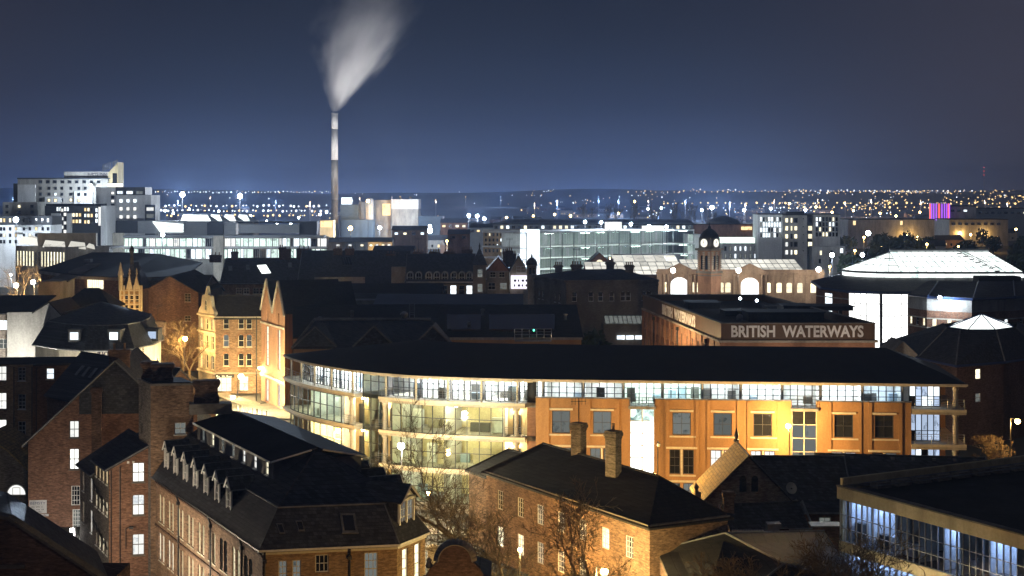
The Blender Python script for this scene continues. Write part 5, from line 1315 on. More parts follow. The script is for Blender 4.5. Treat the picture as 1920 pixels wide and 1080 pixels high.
# ================================================================ VICTORIAN CORNER HOUSE
Vb = thing('victorian_corner_house', 'ornate Victorian brick corner house with stepped pinnacle gable above the lit street', 'building', (-48, 268, GZ))
V0, V1, V2 = XY(372, 269), XY(404, 262.5), XY(491, 262.5); V3 = V2 + V0 - V1; zE = ZZ(594, 262.5); fg, fm_ = Fr(V0, V1), Fr(V1, V2)
mb = MB(); ws = []
for z, h, st in ((11.6, 1.9, .35), (8.3, 2.3, 0), (4.9, 2.4, .35)):
    for k in range(3): ws.append((fg.L * (k + .5) / 3, z, 1.15, h, 'sash_1_2', pick([('lit_amber', .2), ('glass_dark', .5), ('lit_dim', .3)]), 'cream_paint', st))
facade(Vb, mb, fg, GZ, zE, ws, .22, mi=1); ws = []
for px, w in ((424, 1.2), (452, 1.2), (467, 1.2)):
    s = fm_.s_of(px)
    for y0, y1, a in ((599, 617, 0), (628, 651, .5), (663, 687, .5)): ws.append((s, ZZ(y1, 262), .95, (y1 - y0) * .0905, 'sash_1_2', pick([('glass_dark', .6), ('lit_dim', .4)]), 'cream_paint', a))
ws.append((fm_.s_of(420), GZ + .3, 2.6, 2.6, 'grid_3_2', 'lit_warm', 'dark_frame')); ws.append((fm_.s_of(457), GZ + .4, 1.6, 2.5, 'grid_2_2', 'lit_warm', 'dark_frame'))
facade(Vb, mb, fm_, GZ, zE, ws, .2); facade(Vb, mb, Fr(V2, V3), GZ, zE, [], .1); facade(Vb, mb, Fr(V3, V0), GZ, zE, [], .1); part(mb, 'wall', Vb, ['brick_brown', 'stone'])
mr = MB(); gable_roof(mr, None, V1, fm_.u, fm_.L, 7.0, zE, 3.4, .3, (0, 0)); part(mr, 'roof', Vb, 'slate_brown')
mb = MB(); sh = [(0, zE), (fg.L, zE), (fg.L - .4, zE + .8), (fg.L - 1.5, zE + 1.6), (fg.L - 2.0, zE + 3.3), (fg.L - 2.4, zE + 3.5), (fg.L / 2 + .7, zE + 3.5), (fg.L / 2, zE + 5.0), (fg.L / 2 - .7, zE + 3.5), (2.4, zE + 3.5), (2.0, zE + 3.3), (1.5, zE + 1.6), (.4, zE + .8)]
a = [fg.at(s, z, -.1) for s, z in sh]; b = [fg.at(s, z, .5) for s, z in sh]; n = len(a); mb.add(a + b, [tuple(range(n)), tuple(reversed(range(n, 2 * n)))] + [((i + 1) % n, i, n + i, n + (i + 1) % n) for i in range(n)]); part(mb, 'shaped_gable', Vb, 'stone_pale')
window(Vb, fg, fg.L / 2, zE + .9, .9, 1.7, 'sash_1_2', 'glass_dark', 'cream_paint', -.2)
for z in (zE - .15, 11.0, 7.9, 4.2):
    mb = MB(); mb.box(fg.at(-.2, z, -.25), fg.u * (fg.L + .3), fg.n * .24, (0, 0, .3)); part(mb, 'cornice', Vb, 'stone_pale')
mb = MB(); mb.box(fm_.at(-.1, zE - .2, -.2), fm_.u * fm_.L, fm_.n * .2, (0, 0, .25)); mb.box(fm_.at(0, 4.35, -.1), fm_.u * fm_.L, fm_.n * .1, (0, 0, .2)); part(mb, 'cornice', Vb, 'stone')
mb = MB(); mb.box(fm_.at(.1, 3.75, -.5), fm_.u * 3.1, fm_.n * .5, (0, 0, .5)); part(mb, 'shop_sign', Vb, 'black_iron'); [part((lambda m: (m.box(fm_.at(s_, 3.86, -.53), fm_.u * w_, fm_.n * .02, (0, 0, h_)), m)[1])(MB()), 'worn_letter', Vb, 'sign_letter') for s_, w_, h_ in ((.25, .22, .28), (.55, .3, .12), (1.2, .08, .26), (1.32, .08, .2), (1.44, .08, .26), (1.62, .1, .2), (2.0, .16, .28), (2.25, .55, .12))]
for px in (424, 452, 467):
    for z in (ZZ(628, 262), ZZ(663, 262)):
        mb = MB(); s = fm_.s_of(px); nn = 8
        for i in range(nn):
            t0, t1 = math.pi * i / nn, math.pi * (i + 1) / nn; mb.tube(fm_.at(s + .66 * math.cos(t0), z - .5 + .66 * math.sin(t0), -.04), fm_.at(s + .66 * math.cos(t1), z - .5 + .66 * math.sin(t1), -.04), .1, n=4)
        part(mb, 'window_arch', Vb, 'terracotta')
mb = MB(); mb.tube(fm_.at(fm_.s_of(481), GZ, -.12), fm_.at(fm_.s_of(481), zE, -.12), .1, n=5); part(mb, 'downpipe', Vb, 'black_iron')
# ================================================================ TWIN-GABLED FRONT
Tg = thing('twin_gabled_building', 'pale rendered building with two sharp pointed gables and tall glass bays', 'building', (-36, 248, GZ))
Q0, Q1, Q2 = XY(490, 254), XY(534, 241), XY(549, 250); f = Fr(Q0, Q1); zE = ZZ(588, 241); mb = MB(); ws = []
for s in (f.L * .25, f.L * .75):
    ws += [(s, 7.0, 1.7, 6.4, 'grid_2_5', 'lit_green', 'dark_frame'), (s, 14.2, .9, 1.8, 'plain_1_2', 'glass_dark', 'dark_frame'), (s, GZ + .2, 2.2, 3.6, 'grid_2_2', 'lit_white', 'dark_frame')]
facade(Tg, mb, f, GZ, zE, ws, .3); f2 = Fr(Q1, Q2); facade(Tg, mb, f2, GZ, zE, [(f2.L / 2, GZ + .2, 1.0, 2.4, 'plain_1_1', 'lit_dim', 'dark_frame')], .2)
for k in range(2): s0, s1 = f.L * k / 2, f.L * (k + 1) / 2; mb.poly([f.at(s0, zE), f.at(s1, zE), f.at((s0 + s1) / 2, zE + 4.6)])
part(mb, 'wall', Tg, 'terracotta')
for k in range(2):
    mr = MB(); s0, s1 = f.L * k / 2, f.L * (k + 1) / 2; m = (s0 + s1) / 2
    mr.slab([f.at(s0, zE, .15), f.at(m, zE + 4.6, .15), f.at(m, zE + 4.6, 12), f.at(s0, zE, 12)], .12); mr.slab([f.at(m, zE + 4.6, .15), f.at(s1, zE, .15), f.at(s1, zE, 12), f.at(m, zE + 4.6, 12)], .12); part(mr, 'roof', Tg, 'slate_brown')
    mb = MB(); mb.tube(f.at(s0 - .1, zE - .4, -.1), f.at(m, zE + 4.9, -.1), .2, n=4); mb.tube(f.at(m, zE + 4.9, -.1), f.at(s1 + .1, zE - .4, -.1), .2, n=4); part(mb, 'gable_coping', Tg, 'stone')
mb = MB(); mb.box(f.at(-.1, 13.7, -.2), f.u * f.L, f.n * .2, (0, 0, .3)); mb.box(f.at(-.1, 5.2, -.2), f.u * f.L, f.n * .2, (0, 0, .35)); part(mb, 'string_course', Tg, 'stone_pale')
# ================================================================ DARK ROOFS BEHIND THE CURVED BLOCK
Db = thing('dark_roofed_block', 'long block with broad black roof, dark roof openings and orange wall below', 'building', (-6, 236, GZ))
a, b = XY(550, 224), XY(1090, 224); ze = ZZ(632, 224); zr = ZZ(571, 244); mb = MB(); f = Fr(a, b)
facade(Db, mb, f, GZ, ze, [(f.s_of(998), ZZ(664, 224), 5.0, 1.5, 'grid_6_1', 'lit_green', 'dark_frame'), (f.s_of(1050), ZZ(664, 224), 1.9, 1.1, 'grid_2_1', 'lit_dim', 'white_paint'), (f.s_of(888), ZZ(664, 224), 2.0, 1.1, 'grid_2_1', 'lit_dim', 'white_paint'), (f.s_of(938), ZZ(664, 224), 2.0, 1.1, 'grid_2_1', 'lit_dim', 'white_paint')], .2)
for g in (Fr(f.p1, f.p1 + f.n * 40), Fr(f.p1 + f.n * 40, f.p0 + f.n * 40), Fr(f.p0 + f.n * 40, f.p0)): facade(Db, mb, g, GZ, ze - 1.5, [], .1)
part(mb, 'wall', Db, 'render_orange'); mb = MB(); r0, r1 = XY(548, 244), XY(1081, 244)
mb.slab([Vector((a.x, 223.5, ze)), Vector((b.x + .3, 223.5, ze)), Vector((r1.x, 244, zr)), Vector((r0.x, 244, zr))], .25); mb.slab([Vector((r0.x, 244, zr)), Vector((r1.x, 244, zr)), Vector((b.x, 264, ze)), Vector((a.x, 264, ze))], .25); part(mb, 'roof', Db, 'slate_brown')
mb = MB(); mb.box((XY(835, 223.4).x, 223.3, ze - .35), (XY(1092, 223.4).x - XY(835, 223.4).x, 0, 0), (0, .2, 0), (0, 0, .35)); part(mb, 'gutter', Db, 'stone')
for px0, px1 in ((838, 902), (917, 1040)):
    mb = MB(); p = [D(px0, 622, 226.5), D(px1, 622, 226.5), D(px1, 594, 235.5), D(px0, 594, 235.5)]; mb.slab([q + Vector((0, -.3, .4)) for q in p], .3); part(mb, 'roof_glazing', Db, 'glass_dark')
mb = MB(); f5 = Fr(XY(965, 222.6), XY(1034, 222.6))
for z in (.5, .9, 1.3): mb.tube(f5.at(0, ze + z, 0), f5.at(f5.L, ze + z, 0), .04, n=4)
for k in range(6): mb.tube(f5.at(f5.L * k / 5, ze - .3, 0), f5.at(f5.L * k / 5, ze + 1.3, 0), .05, n=4)
part(mb, 'railing', Db, 'grey_steel'); mb = MB(); mb.box(f5.at(0, ze - .5, -.2), f5.u * f5.L, f5.n * 1.2, (0, 0, .2)); part(mb, 'balcony_slab', Db, 'concrete')
l = thing('green_signal_lamp', 'tiny green lamp on the black roof opening', 'lamp', D(1001, 626, 224)); mb = MB(); mb.lathe(D(1001, 621, 224.5), [(.03, 0), (.14, .1), (.14, .2), (.03, .3)], 8)
glow('lamp_green', (.1, 1.0, .55), 5.0); part(mb, 'lantern', l, 'lamp_green'); mb = MB(); mb.tube(D(1001, 633, 224.5), D(1001, 621, 224.5), .04, n=4); part(mb, 'post', l, 'black_iron')
mb = MB()
for k in range(7): q = D(768, 572 + k * 3.4, 241 - k * 1.4); mb.tube(q + Vector((0, -.3, .25)), q + Vector((.75, -.3, .25)), .05, n=4)
mb.tube(D(768, 570, 241), D(768, 597, 231), .05, n=4); mb.tube(D(777, 570, 241), D(777, 597, 231), .05, n=4); part(mb, 'roof_ladder', Db, 'lead')
# three gablets
Gt = thing('gableted_roof', 'black roof with three small triangular gablets behind the curved block', 'building', (-20, 212, GZ)); mr = MB(); Yg = 207
z_r, z_e = ZZ(600, 216), ZZ(652, Yg); xs0, xs1 = XY(548, Yg).x, XY(835, Yg).x
mr.slab([Vector((xs0, Yg, z_e)), Vector((xs1 + 1, Yg, z_e)), Vector((XY(808, 216).x, 216, z_r)), Vector((XY(590, 216).x, 216, z_r))], .2); mr.slab([Vector((XY(590, 216).x, 216, z_r)), Vector((XY(808, 216).x, 216, z_r)), Vector((xs1, 221, z_e)), Vector((xs0, 221, z_e))], .2)
for px in (591, 701, 811):
    ap = D(px, 613, Yg - .3); a, b = D(px - 40, 650, Yg - .3), D(px + 40, 650, Yg - .3); bk = Vector((ap.x, 215, ap.z)); mr.add([a, b, ap, bk, Vector((a.x, 209, a.z)), Vector((b.x, 209, b.z))], [(0, 1, 2), (0, 2, 3, 4), (1, 5, 3, 2)])
part(mr, 'roof', Gt, 'slate'); mb = MB()
for px in (591, 701, 811):
    ap = D(px, 612, Yg - .5); mb.tube(D(px - 40, 650, Yg - .5), ap, .12, n=4); mb.tube(ap, D(px + 40, 650, Yg - .5), .12, n=4)
mb.tube(Vector((xs0, Yg - .1, z_e)), Vector((XY(590, 216).x, 215.8, z_r + .1)), .22, n=4); mb.tube(Vector((XY(590, 216).x, 215.8, z_r + .1)), Vector((XY(808, 216).x, 215.8, z_r + .1)), .25, n=4); part(mb, 'verge', Gt, 'stone_dark')
mb = MB(); mb.ab(xs0 + .3, xs1 - .3, Yg + .4, 220.5, GZ, z_e - .1); part(mb, 'wall', Gt, 'render_orange'); mb = MB(); mb.lathe(D(758, 600, 216), [(.4, 0), (.4, .7), (.55, .75), (.55, .9), (.2, 1.2)], 8); part(mb, 'roof_vent', Gt, 'lead', True)
# flat and metal roofs between there and the old terrace
for i, (x0, x1, y0, y1, Y, m, lab) in enumerate(((552, 828, 531, 556, 278, 'slate_brown', 'plain black pitched roof in front of the terrace with arched dormers'), (700, 986, 551, 570, 258, 'roof_zinc', 'long bluish metal roof with a pale end post'), (550, 760, 549, 574, 262, 'slate', 'dark low roof with raised rooflight box behind the gablets'))):
    t = thing('low_roofed_building', lab, 'building', (XY((x0 + x1) / 2, Y).x, Y + 4, GZ)); mr, mb = MB(), MB(); a, b = XY(x0, Y), XY(x1, Y); z0, z1 = ZZ(y1, Y), ZZ(y0, Y + 8)
    mr.slab([Vector((a.x, Y, z0)), Vector((b.x, Y, z0)), Vector((b.x, Y + 8, z1)), Vector((a.x, Y + 8, z1))], .25); mr.slab([Vector((a.x, Y + 8, z1)), Vector((b.x, Y + 8, z1)), Vector((b.x, Y + 14, z0)), Vector((a.x, Y + 14, z0))], .25); part(mr, 'roof', t, m)
    mb.ab(a.x + .2, b.x - .2, Y + .3, Y + 13.7, GZ, z0 - .1); mb.poly([(b.x - .2, Y + .3, z0 - .1), (b.x - .2, Y + 13.7, z0 - .1), (b.x - .2, Y + 8, z1 - .15)]); part(mb, 'wall', t, 'stone_dark')
    if i == 1: mb = MB(); mb.ab(b.x - .4, b.x + .3, Y - .3, Y + .4, z0 - 2, z1 + 1.2); part(mb, 'end_post', t, 'stone_pale')
    if i == 2:
        mb = MB(); p = D(655, 566, Y - .2); mb.ab(p.x, p.x + 7, Y - .2, Y + 4, z0, z0 + 1.0); part(mb, 'rooflight_box', t, 'lead')

# ================================================================ OLD TERRACE WITH ARCHED DORMERS
def terrace(name, label, x0, x1, yr, ye, Y, wd, wall, roof, wins=(), hips=(0, 0), zb=GZ, cat='building'):
    return low_range(name, label, XY(x0, Y), XY(x1, Y), wd, ZZ(ye, Y), ZZ(yr, Y + wd / 2) - ZZ(ye, Y), wall, roof, hips, wins, zb)
def rw(f, pxs, y0, y1, Y, w, st, seq, fm='cream_paint', arch=0): return [(f.s_of(px), ZZ(y1, Y), w, (y1 - y0) * Y / F, st, pick(seq), fm, arch) for px in pxs]
dk = [('glass_dark', .7), ('lit_dim', .3)]
ft = Fr(XY(762, 322), XY(888, 322))
t, f = terrace('stone_terrace', 'old stone terrace with eight white arched dormers and rows of sash windows', 762, 888, 476, 529, 322, 13, 'stone', 'slate', rw(ft, (833, 850, 866, 880), 535, 552, 322, 1.3, 'sash_1_2', [('lit_cool', .3), ('glass_dark', .7)]) + rw(ft, (775, 790, 805, 820), 535, 552, 322, 1.3, 'sash_1_2', dk))
for px in (769, 785, 804, 819, 834, 851, 866, 880):
    p = D(px, 527, 322.8); o = link('dormer', (lambda m: (m.box(Vector((-.75, 0, 0)), (1.5, 0, 0), (0, 3.0, 0), (0, 0, 1.3)), m.tube((0, 0, 1.3), (0, 3.0, 1.3), .75, n=12), m.mesh('dormer', 'stone'))[2])(MB()), t, Matrix.Translation(p))
    m2 = MB(); m2.ab(-.5, .5, -.06, .02, .1, 1.3); m2.tube((0, -.06, 1.3), (0, .02, 1.3), .5, n=12); sub('dormer_pane', m2.mesh('dormer_pane', 'glass_dark'), o)
    m2 = MB()
    for i in range(8): t0, t1 = math.pi * i / 8, math.pi * (i + 1) / 8; m2.tube((.58 * math.cos(t0), -.08, 1.3 + .58 * math.sin(t0)), (.58 * math.cos(t1), -.08, 1.3 + .58 * math.sin(t1)), .11, n=4)
    for x in (-.58, .58): m2.tube((x, -.08, 0), (x, -.08, 1.3), .11, n=4)
    m2.tube((-.6, -.08, .8), (.6, -.08, .8), .07, n=4); m2.tube((0, -.08, .1), (0, -.08, 1.8), .05, n=4); sub('dormer_frame', m2.mesh('dormer_frame', 'white_paint'), o)
for px, Y in ((785, 329), (815, 330), (842, 329), (876, 330)): p = XY(px, Y); chimney(t, p.x, p.y, ZZ(490, Y), ZZ(468 + (px % 3) * 2, Y), 2.2, 1.0, 0, 4)
mb = MB(); mb.box(ft.at(0, ZZ(531, 322), -.3), ft.u * ft.L, ft.n * .3, (0, 0, .35)); part(mb, 'cornice', t, 'stone_pale')
# turret
t = thing('square_turret', 'square stone turret with steep pyramid roof in the terrace', 'tower', XY(899, 321) + Vector((0, 0, GZ))); f = Fr(XY(887, 319), XY(911, 319)); mb = MB()
facade(t, mb, f, GZ, ZZ(497, 319), rw(f, (900,), 505, 520, 319, 1.1, 'sash_1_2', dk) + rw(f, (900,), 532, 548, 319, 1.1, 'sash_1_2', dk), .15)
for g in (Fr(f.p1, f.p1 + f.n * 3), Fr(f.p1 + f.n * 3, f.p0 + f.n * 3), Fr(f.p0 + f.n * 3, f.p0)): facade(t, mb, g, GZ, ZZ(497, 319), [], .1)
part(mb, 'wall', t, 'stone'); mb = MB(); z0 = ZZ(497, 319); c = [f.at(-.3, z0, -.3), f.at(f.L + .3, z0, -.3), f.at(f.L + .3, z0, 3.2), f.at(-.3, z0, 3.2)]; ap = f.at(f.L / 2, ZZ(463, 320), 1.4)
for i in range(4): mb.poly([c[i], c[(i + 1) % 4], ap])
mb.poly(c[::-1]); mb.lathe(ap - Vector((0, 0, .3)), [(.15, 0), (.2, .5), (.02, 1.2)], 6); part(mb, 'roof', t, 'slate')
# gabled houses of the same row
def gabled(name, label, x0, x1, ya, ye, Y, wall, gw, wins, roof='slate', wd=14):
    t = thing(name, label, 'house', XY((x0 + x1) / 2, Y) + Vector((0, 5, GZ))); f = Fr(XY(x0, Y), XY(x1, Y)); mb = MB(); ze = ZZ(ye, Y); za = ZZ(ya, Y); facade(t, mb, f, GZ, ze, wins(f), .15)
    mb.poly([f.at(0, ze), f.at(f.L, ze), f.at(f.L / 2, za)], 1)
    for g in (Fr(f.p1, f.p1 + f.n * wd), Fr(f.p0 + f.n * wd, f.p0)): facade(t, mb, g, GZ, ze, [], .1)
    part(mb, 'wall', t, [wall, gw]); mr = MB(); m = f.L / 2
    mr.slab([f.at(-.2, ze - .1, -.2), f.at(m, za + .1, -.2), f.at(m, za + .1, wd), f.at(-.2, ze - .1, wd)], .15); mr.slab([f.at(m, za + .1, -.2), f.at(f.L + .2, ze - .1, -.2), f.at(f.L + .2, ze - .1, wd), f.at(m, za + .1, wd)], .15); part(mr, 'roof', t, roof)
    return t, f
t, f = gabled('gabled_house', 'red gabled house with paired white sashes next to the turret', 912, 955, 483, 508, 320, 'stone', 'terracotta', lambda f: rw(f, (924, 941), 510, 520, 320, 1.2, 'sash_2_2', dk) + rw(f, (922, 944), 530, 543, 320, 1.5, 'sash_2_2', dk))
chimney(t, XY(955, 325).x, 325, ZZ(500, 325), ZZ(470, 325), 1.4, 1.0, 0, 3)
t, f = gabled('gabled_house', 'grey gabled corner house above a dazzling white shop sign', 956, 990, 479, 510, 318, 'stone', 'stone', lambda f: rw(f, (974, 981), 504, 513, 318, .9, 'sash_1_2', dk) if False else [])
window(t, f, f.s_of(972), ZZ(511, 318), .9, 1.3, 'sash_1_2', 'glass_dark', d=-.05); window(t, f, f.s_of(981), ZZ(511, 318), .9, 1.3, 'sash_1_2', 'glass_dark', d=-.05)
mb = MB(); s0, s1 = f.s_of(958), f.s_of(999); mb.box(f.at(s0, ZZ(541, 318), -.5), f.u * (s1 - s0), f.n * .45, (0, 0, 2.7)); glow('sign_white', (.90, .86, 1.0), 1.5); part(mb, 'illuminated_sign', t, 'sign_white')
mb = MB()
for k in range(5):
    for j in range(2): mb.box(f.at(s0 + .6 + k * .8, ZZ(537, 318) + j * 1.0, -.56), f.u * (.3 + .2 * ((k + j) % 2)), f.n * .04, (0, 0, .45))
part(mb, 'sign_figures', t, 'sign_dark'); chimney(t, XY(950, 327).x, 327, ZZ(495, 327), ZZ(472, 327), 1.6, 1.0, 0, 4); chimney(t, XY(962, 326).x, 326, ZZ(495, 326), ZZ(476, 326), 1.2, 1.0, 0, 3)
t = thing('domed_turret', 'small round turret with ribbed dome and finial at the street corner', 'tower', XY(998, 317) + Vector((0, 0, GZ))); c = XY(997, 316); mb = MB(); zc = ZZ(497, 316)
mb.lathe((c.x, c.y, 0), [(1.0, GZ), (1.0, zc - .2), (1.2, zc - .1), (1.2, zc + .1)], 14); part(mb, 'wall', t, 'stone'); mb = MB(); mb.lathe((c.x, c.y, zc + .1), [(1.15, 0), (1.1, .5), (.85, 1.0), (.4, 1.4), (.15, 1.5), (.2, 1.7), (.05, 2.2)], 14); part(mb, 'dome', t, 'roof_metal', True)
for dx in (-.35, .45): mb = MB(); mb.ab(c.x + dx - .18, c.x + dx + .18, c.y - 1.04, c.y - .9, zc - 1.8, zc - .5); part(mb, 'window', t, 'glass_dark')
# dark brick ranges to the left of the terrace
f_ = Fr(XY(560, 338), XY(764, 338))
t, f = terrace('dark_terrace', 'dark slate terrace with skylight panels and massive chimney stacks', 560, 764, 470, 531, 338, 15, 'brick_brown', 'slate', rw(f_, (613, 627, 643), 541, 552, 338, 1.6, 'sash_2_2', dk, arch=.4) + rw(f_, (706, 722, 735), 538, 551, 338, 1.5, 'sash_2_2', [('lit_cool', .6), ('lit_dim', .4)]))
for px, y0 in ((634, 466), (656, 466), (733, 476), (742, 479)): p = XY(px, 345); chimney(t, p.x, p.y, ZZ(492, 345), ZZ(y0, 345), 1.9, 1.1, 0, 3)
for k in range(4): mb = MB(); a = 643 + k * 4.5; mb.slab([D(a, 503, 340.5) + Vector((0, 0, .9)), D(a + 3.6, 503, 340.5) + Vector((0, 0, .9)), D(a - 1, 488, 343) + Vector((0, 0, .75)), D(a - 4.6, 488, 343) + Vector((0, 0, .75))], .1); part(mb, 'rooflight', t, 'glass_dark')
mb = MB(); mb.box(f_.at(f_.s_of(590), ZZ(533, 338), -.5), f_.u * 11, f_.n * .5, (0, 0, 1.6)); part(mb, 'parapet', t, 'stone'); mb = MB(); mb.box(f_.at(f_.s_of(734), ZZ(552, 338), -.6), f_.u * 3.4, f_.n * 2.5, (0, 0, 6.0)); part(mb, 'bay', t, 'stone')
f_ = Fr(XY(360, 345), XY(562, 345))
t, f = terrace('dark_brick_range', 'dark brick range with one glowing rooflight in its slate roof', 415, 562, 484, 530, 345, 14, 'brick_brown', 'slate', rw(Fr(XY(415, 345), XY(562, 345)), (448, 462, 480, 492), 540, 551, 345, 1.3, 'sash_2_2', dk))
def roof_pt(f, wd, ze, rise, px, py):
    d = Vector(((px - 960) / F, 1, -(py - HY) / F)); a = f.at(0, ze, 0); nrm = f.u.cross(f.at(0, ze + rise, wd / 2) - a).normalized(); o_ = Vector((0, 0, H)); return o_ + d * ((a - o_).dot(nrm) / d.dot(nrm)) - nrm * (-.12 if nrm.z > 0 else .12)
zq, rq = ZZ(530, 345), ZZ(484, 352) - ZZ(530, 345)
mb = MB(); mb.slab([roof_pt(f, 14, zq, rq, px, py) for px, py in ((491, 513), (508, 512), (499, 497), (482, 498))], .1); part(mb, 'rooflight', t, 'skylight_glow')
for px, py in ((433, 503), (466, 501), (545, 497)):
    mb = MB(); mb.slab([roof_pt(f, 14, zq, rq, px + a, py + b) for a, b in ((-4, 5), (3, 5), (2, -4), (-5, -4))], .1); part(mb, 'rooflight', t, 'lead')
for px, y0, w in ((440, 472, 1.4), (530, 464, 1.6), (540, 467, 1.3), (570, 466, 3.2), (404, 478, 2.6)): p = XY(px, 352); chimney(t, p.x, p.y, ZZ(492, 352), ZZ(y0, 352), w, 1.1, 0, 3)
t, f = terrace('brick_gable_house', 'tall plain brown brick house end beside the Gothic front', 262, 372, 516, 560, 300, 26, 'brick_brown', 'slate_brown', rw(Fr(XY(262, 300), XY(372, 300)), (356,), 560, 580, 300, 1.5, 'sash_2_3', dk) if False else [])
# brick end wall (gable towards the viewer)
t, f = gabled('brick_end_house', 'broad brown brick gable end beside the Gothic front', 265, 372, 518, 548, 296, 'brick_dark', 'brick_dark', lambda f: rw(f, (352,), 550, 566, 296, 1.2, 'sash_2_3', dk, 'stone') + rw(f, (352,), 592, 602, 296, 1.2, 'sash_2_2', dk, 'stone'), 'slate_brown', 24)
# ================================================================ GOTHIC FRONT
Gf = thing('gothic_house', 'slim Gothic house front of striped brick and stone lit gold, with spiky gables', 'house', (-72, 296, GZ))
U0, U1 = XY(225, 291), XY(267, 291); f = Fr(U0, U1); zE = ZZ(543, 291); mb = MB(); ws = []
for y0, y1 in ((551, 566), (572, 592)):
    for px in (237, 247, 257): ws.append((f.s_of(px), ZZ(y1, 291), .62, (y1 - y0) * .1, 'plain_1_2', 'glass_dark', 'stone'))
facade(Gf, mb, f, GZ, zE, ws, .25, mi=0)
for g in (Fr(f.p1, f.p1 + f.n * 9), Fr(f.p1 + f.n * 9, f.p0 + f.n * 9), Fr(f.p0 + f.n * 9, f.p0)): facade(Gf, mb, g, GZ, zE, [], .1)
part(mb, 'wall', Gf, 'brick_buff')
for k in range(14): mb = MB(); mb.box(f.at(-.05, zE - .3 - k * .85, -.1), f.u * (f.L + .1), f.n * .1, (0, 0, .2)); part(mb, 'stone_band', Gf, 'stone_pale')
for px in (226, 233, 242, 252, 262, 266): mb = MB(); mb.box(f.at(f.s_of(px) - .16, GZ, -.22), f.u * .32, f.n * .22, (0, 0, zE - GZ + (.8 if px not in (226,) else 3.8))); part(mb, 'pier', Gf, 'stone_pale')
for c_ in (.42, .74):
    mb = MB(); s = f.L * c_; mb.add([f.at(s - .6, zE, -.15), f.at(s + .6, zE, -.15), f.at(s, zE + 2.9, -.15), f.at(s - .6, zE, .35), f.at(s + .6, zE, .35), f.at(s, zE + 2.9, .35)], [(0, 1, 2), (5, 4, 3), (0, 2, 5, 3), (1, 4, 5, 2)]); part(mb, 'gablet', Gf, 'stone_pale'); mb = MB(); mb.lathe(f.at(s, zE + 2.8, .1), [(.16, 0), (.22, .3), (.1, .5), (.18, .8), (.02, 1.3)], 6); part(mb, 'finial', Gf, 'stone')
mb = MB(); mb.lathe(f.at(.1, zE, .1), [(.45, -.2), (.45, 2.6), (.6, 2.8), (.5, 3.1), (.04, 5.2)], 8); part(mb, 'corner_turret', Gf, 'stone_pale')
mb = MB(); cc = [f.at(.2, zE, .3), f.at(f.L - .1, zE, .3), f.at(f.L - .1, zE, 8), f.at(.2, zE, 8)]; ap = [f.at(f.L * .35, ZZ(492, 294), 3), f.at(f.L * .5, ZZ(492, 294), 6)]
mb.poly([cc[0], cc[1], ap[0]]); mb.poly([cc[1], cc[2], ap[1], ap[0]]); mb.poly([cc[2], cc[3], ap[1]]); mb.poly([cc[3], cc[0], ap[0], ap[1]]); part(mb, 'roof', Gf, 'slate')
mb = MB(); mb.lathe(ap[0], [(.35, -.5), (.4, 1.0), (.25, 1.4), (.5, 2.2), (.45, 2.6), (.05, 3.3)], 6); part(mb, 'roof_finial', Gf, 'slate')
# ================================================================ CURVED STONE HOUSE (lettered)
Rh = thing('curved_stone_house', 'pale curved stone house with black hipped mansard and lettering below its eaves', 'building', (-58, 238, GZ))
rp = [XY(66, 236), XY(110, 230), XY(160, 227), XY(205, 227), XY(250, 230), XY(282, 236), XY(300, 244), XY(302, 254)]; zE = 12.0
for q in rp: q.z = 0
mb = MB(); c = XY(190, 246)
for i in range(len(rp) - 1):
    f = Fr(rp[i], rp[i + 1]); ws = []
    if i >= 1: ws = [(f.L * (k + .5) / 2, z, 1.0, 2.0, 'sash_2_2', pick([('lit_dim', .5), ('lit_warm', .5)]), 'dark_frame') for k in range(2) for z in (7.2, 3.8)]
    facade(Rh, mb, f, GZ, zE, ws, .15)
facade(Rh, mb, Fr(rp[-1], XY(80, 254)), GZ, zE, [], .1); facade(Rh, mb, Fr(XY(80, 254), rp[0]), GZ, zE, [], .1); part(mb, 'wall', Rh, 'stone_pale')
mb = MB(); bk = [(q + (c - q) * .17) for q in rp]; apx = [Vector((*XY(188, 244).xy, ZZ(566, 244)))] * len(rp)
e = [Vector((*(q + (q - c).normalized() * .5).xy, zE + .05)) for q in rp]; k_ = [Vector((*q.xy, zE + 3.3)) for q in bk]; top = [Vector((*(q + (c - q) * .985).xy, ZZ(567, 244))) for q in rp]
for i in range(len(rp) - 1):
    mb.slab([e[i], e[i + 1], k_[i + 1], k_[i]], .15); mb.slab([k_[i], k_[i + 1], top[i + 1], top[i]], .15)
mb.poly([k_[-1], Vector((*XY(95, 252).xy, zE + 3)), top[0], top[-1]]); mb.poly([Vector((*XY(80, 254).xy, zE)), e[0], k_[0], Vector((*XY(95, 252).xy, zE + 3))]); part(mb, 'roof', Rh, 'slate')
mb = MB()
for i in range(len(rp) - 1): mb.tube(k_[i], k_[i + 1], .1, n=4); mb.tube(e[i] - Vector((0, 0, .15)), e[i + 1] - Vector((0, 0, .15)), .16, n=5)
part(mb, 'gutter', Rh, 'lead')
for px, pm, py in ((139, 'lit_cool', 631), (213, 'lit_cool', 631), (285, 'lit_blueroom', 629)):
    Yd = 228.2 if px < 250 else 236.6; p = D(px, py + 8, Yd); o = link('dormer', (lambda m: (m.ab(-.9, .9, .1, 3, -.2, 1.5), m.ab(-1.0, 1.0, -.1, 3, 1.5, 1.65), m.mesh('dormer', 'slate'))[2])(MB()), Rh, Matrix.Translation(p)); m2 = MB(); m2.ab(-.6, .6, -.02, .06, .15, 1.25); sub('dormer_pane', m2.mesh('dormer_pane', pm), o); m2 = MB(); m2.ab(-.72, .72, 0.02, .09, .05, 1.38); sub('dormer_frame', m2.mesh('dormer_frame', 'dark_frame'), o)
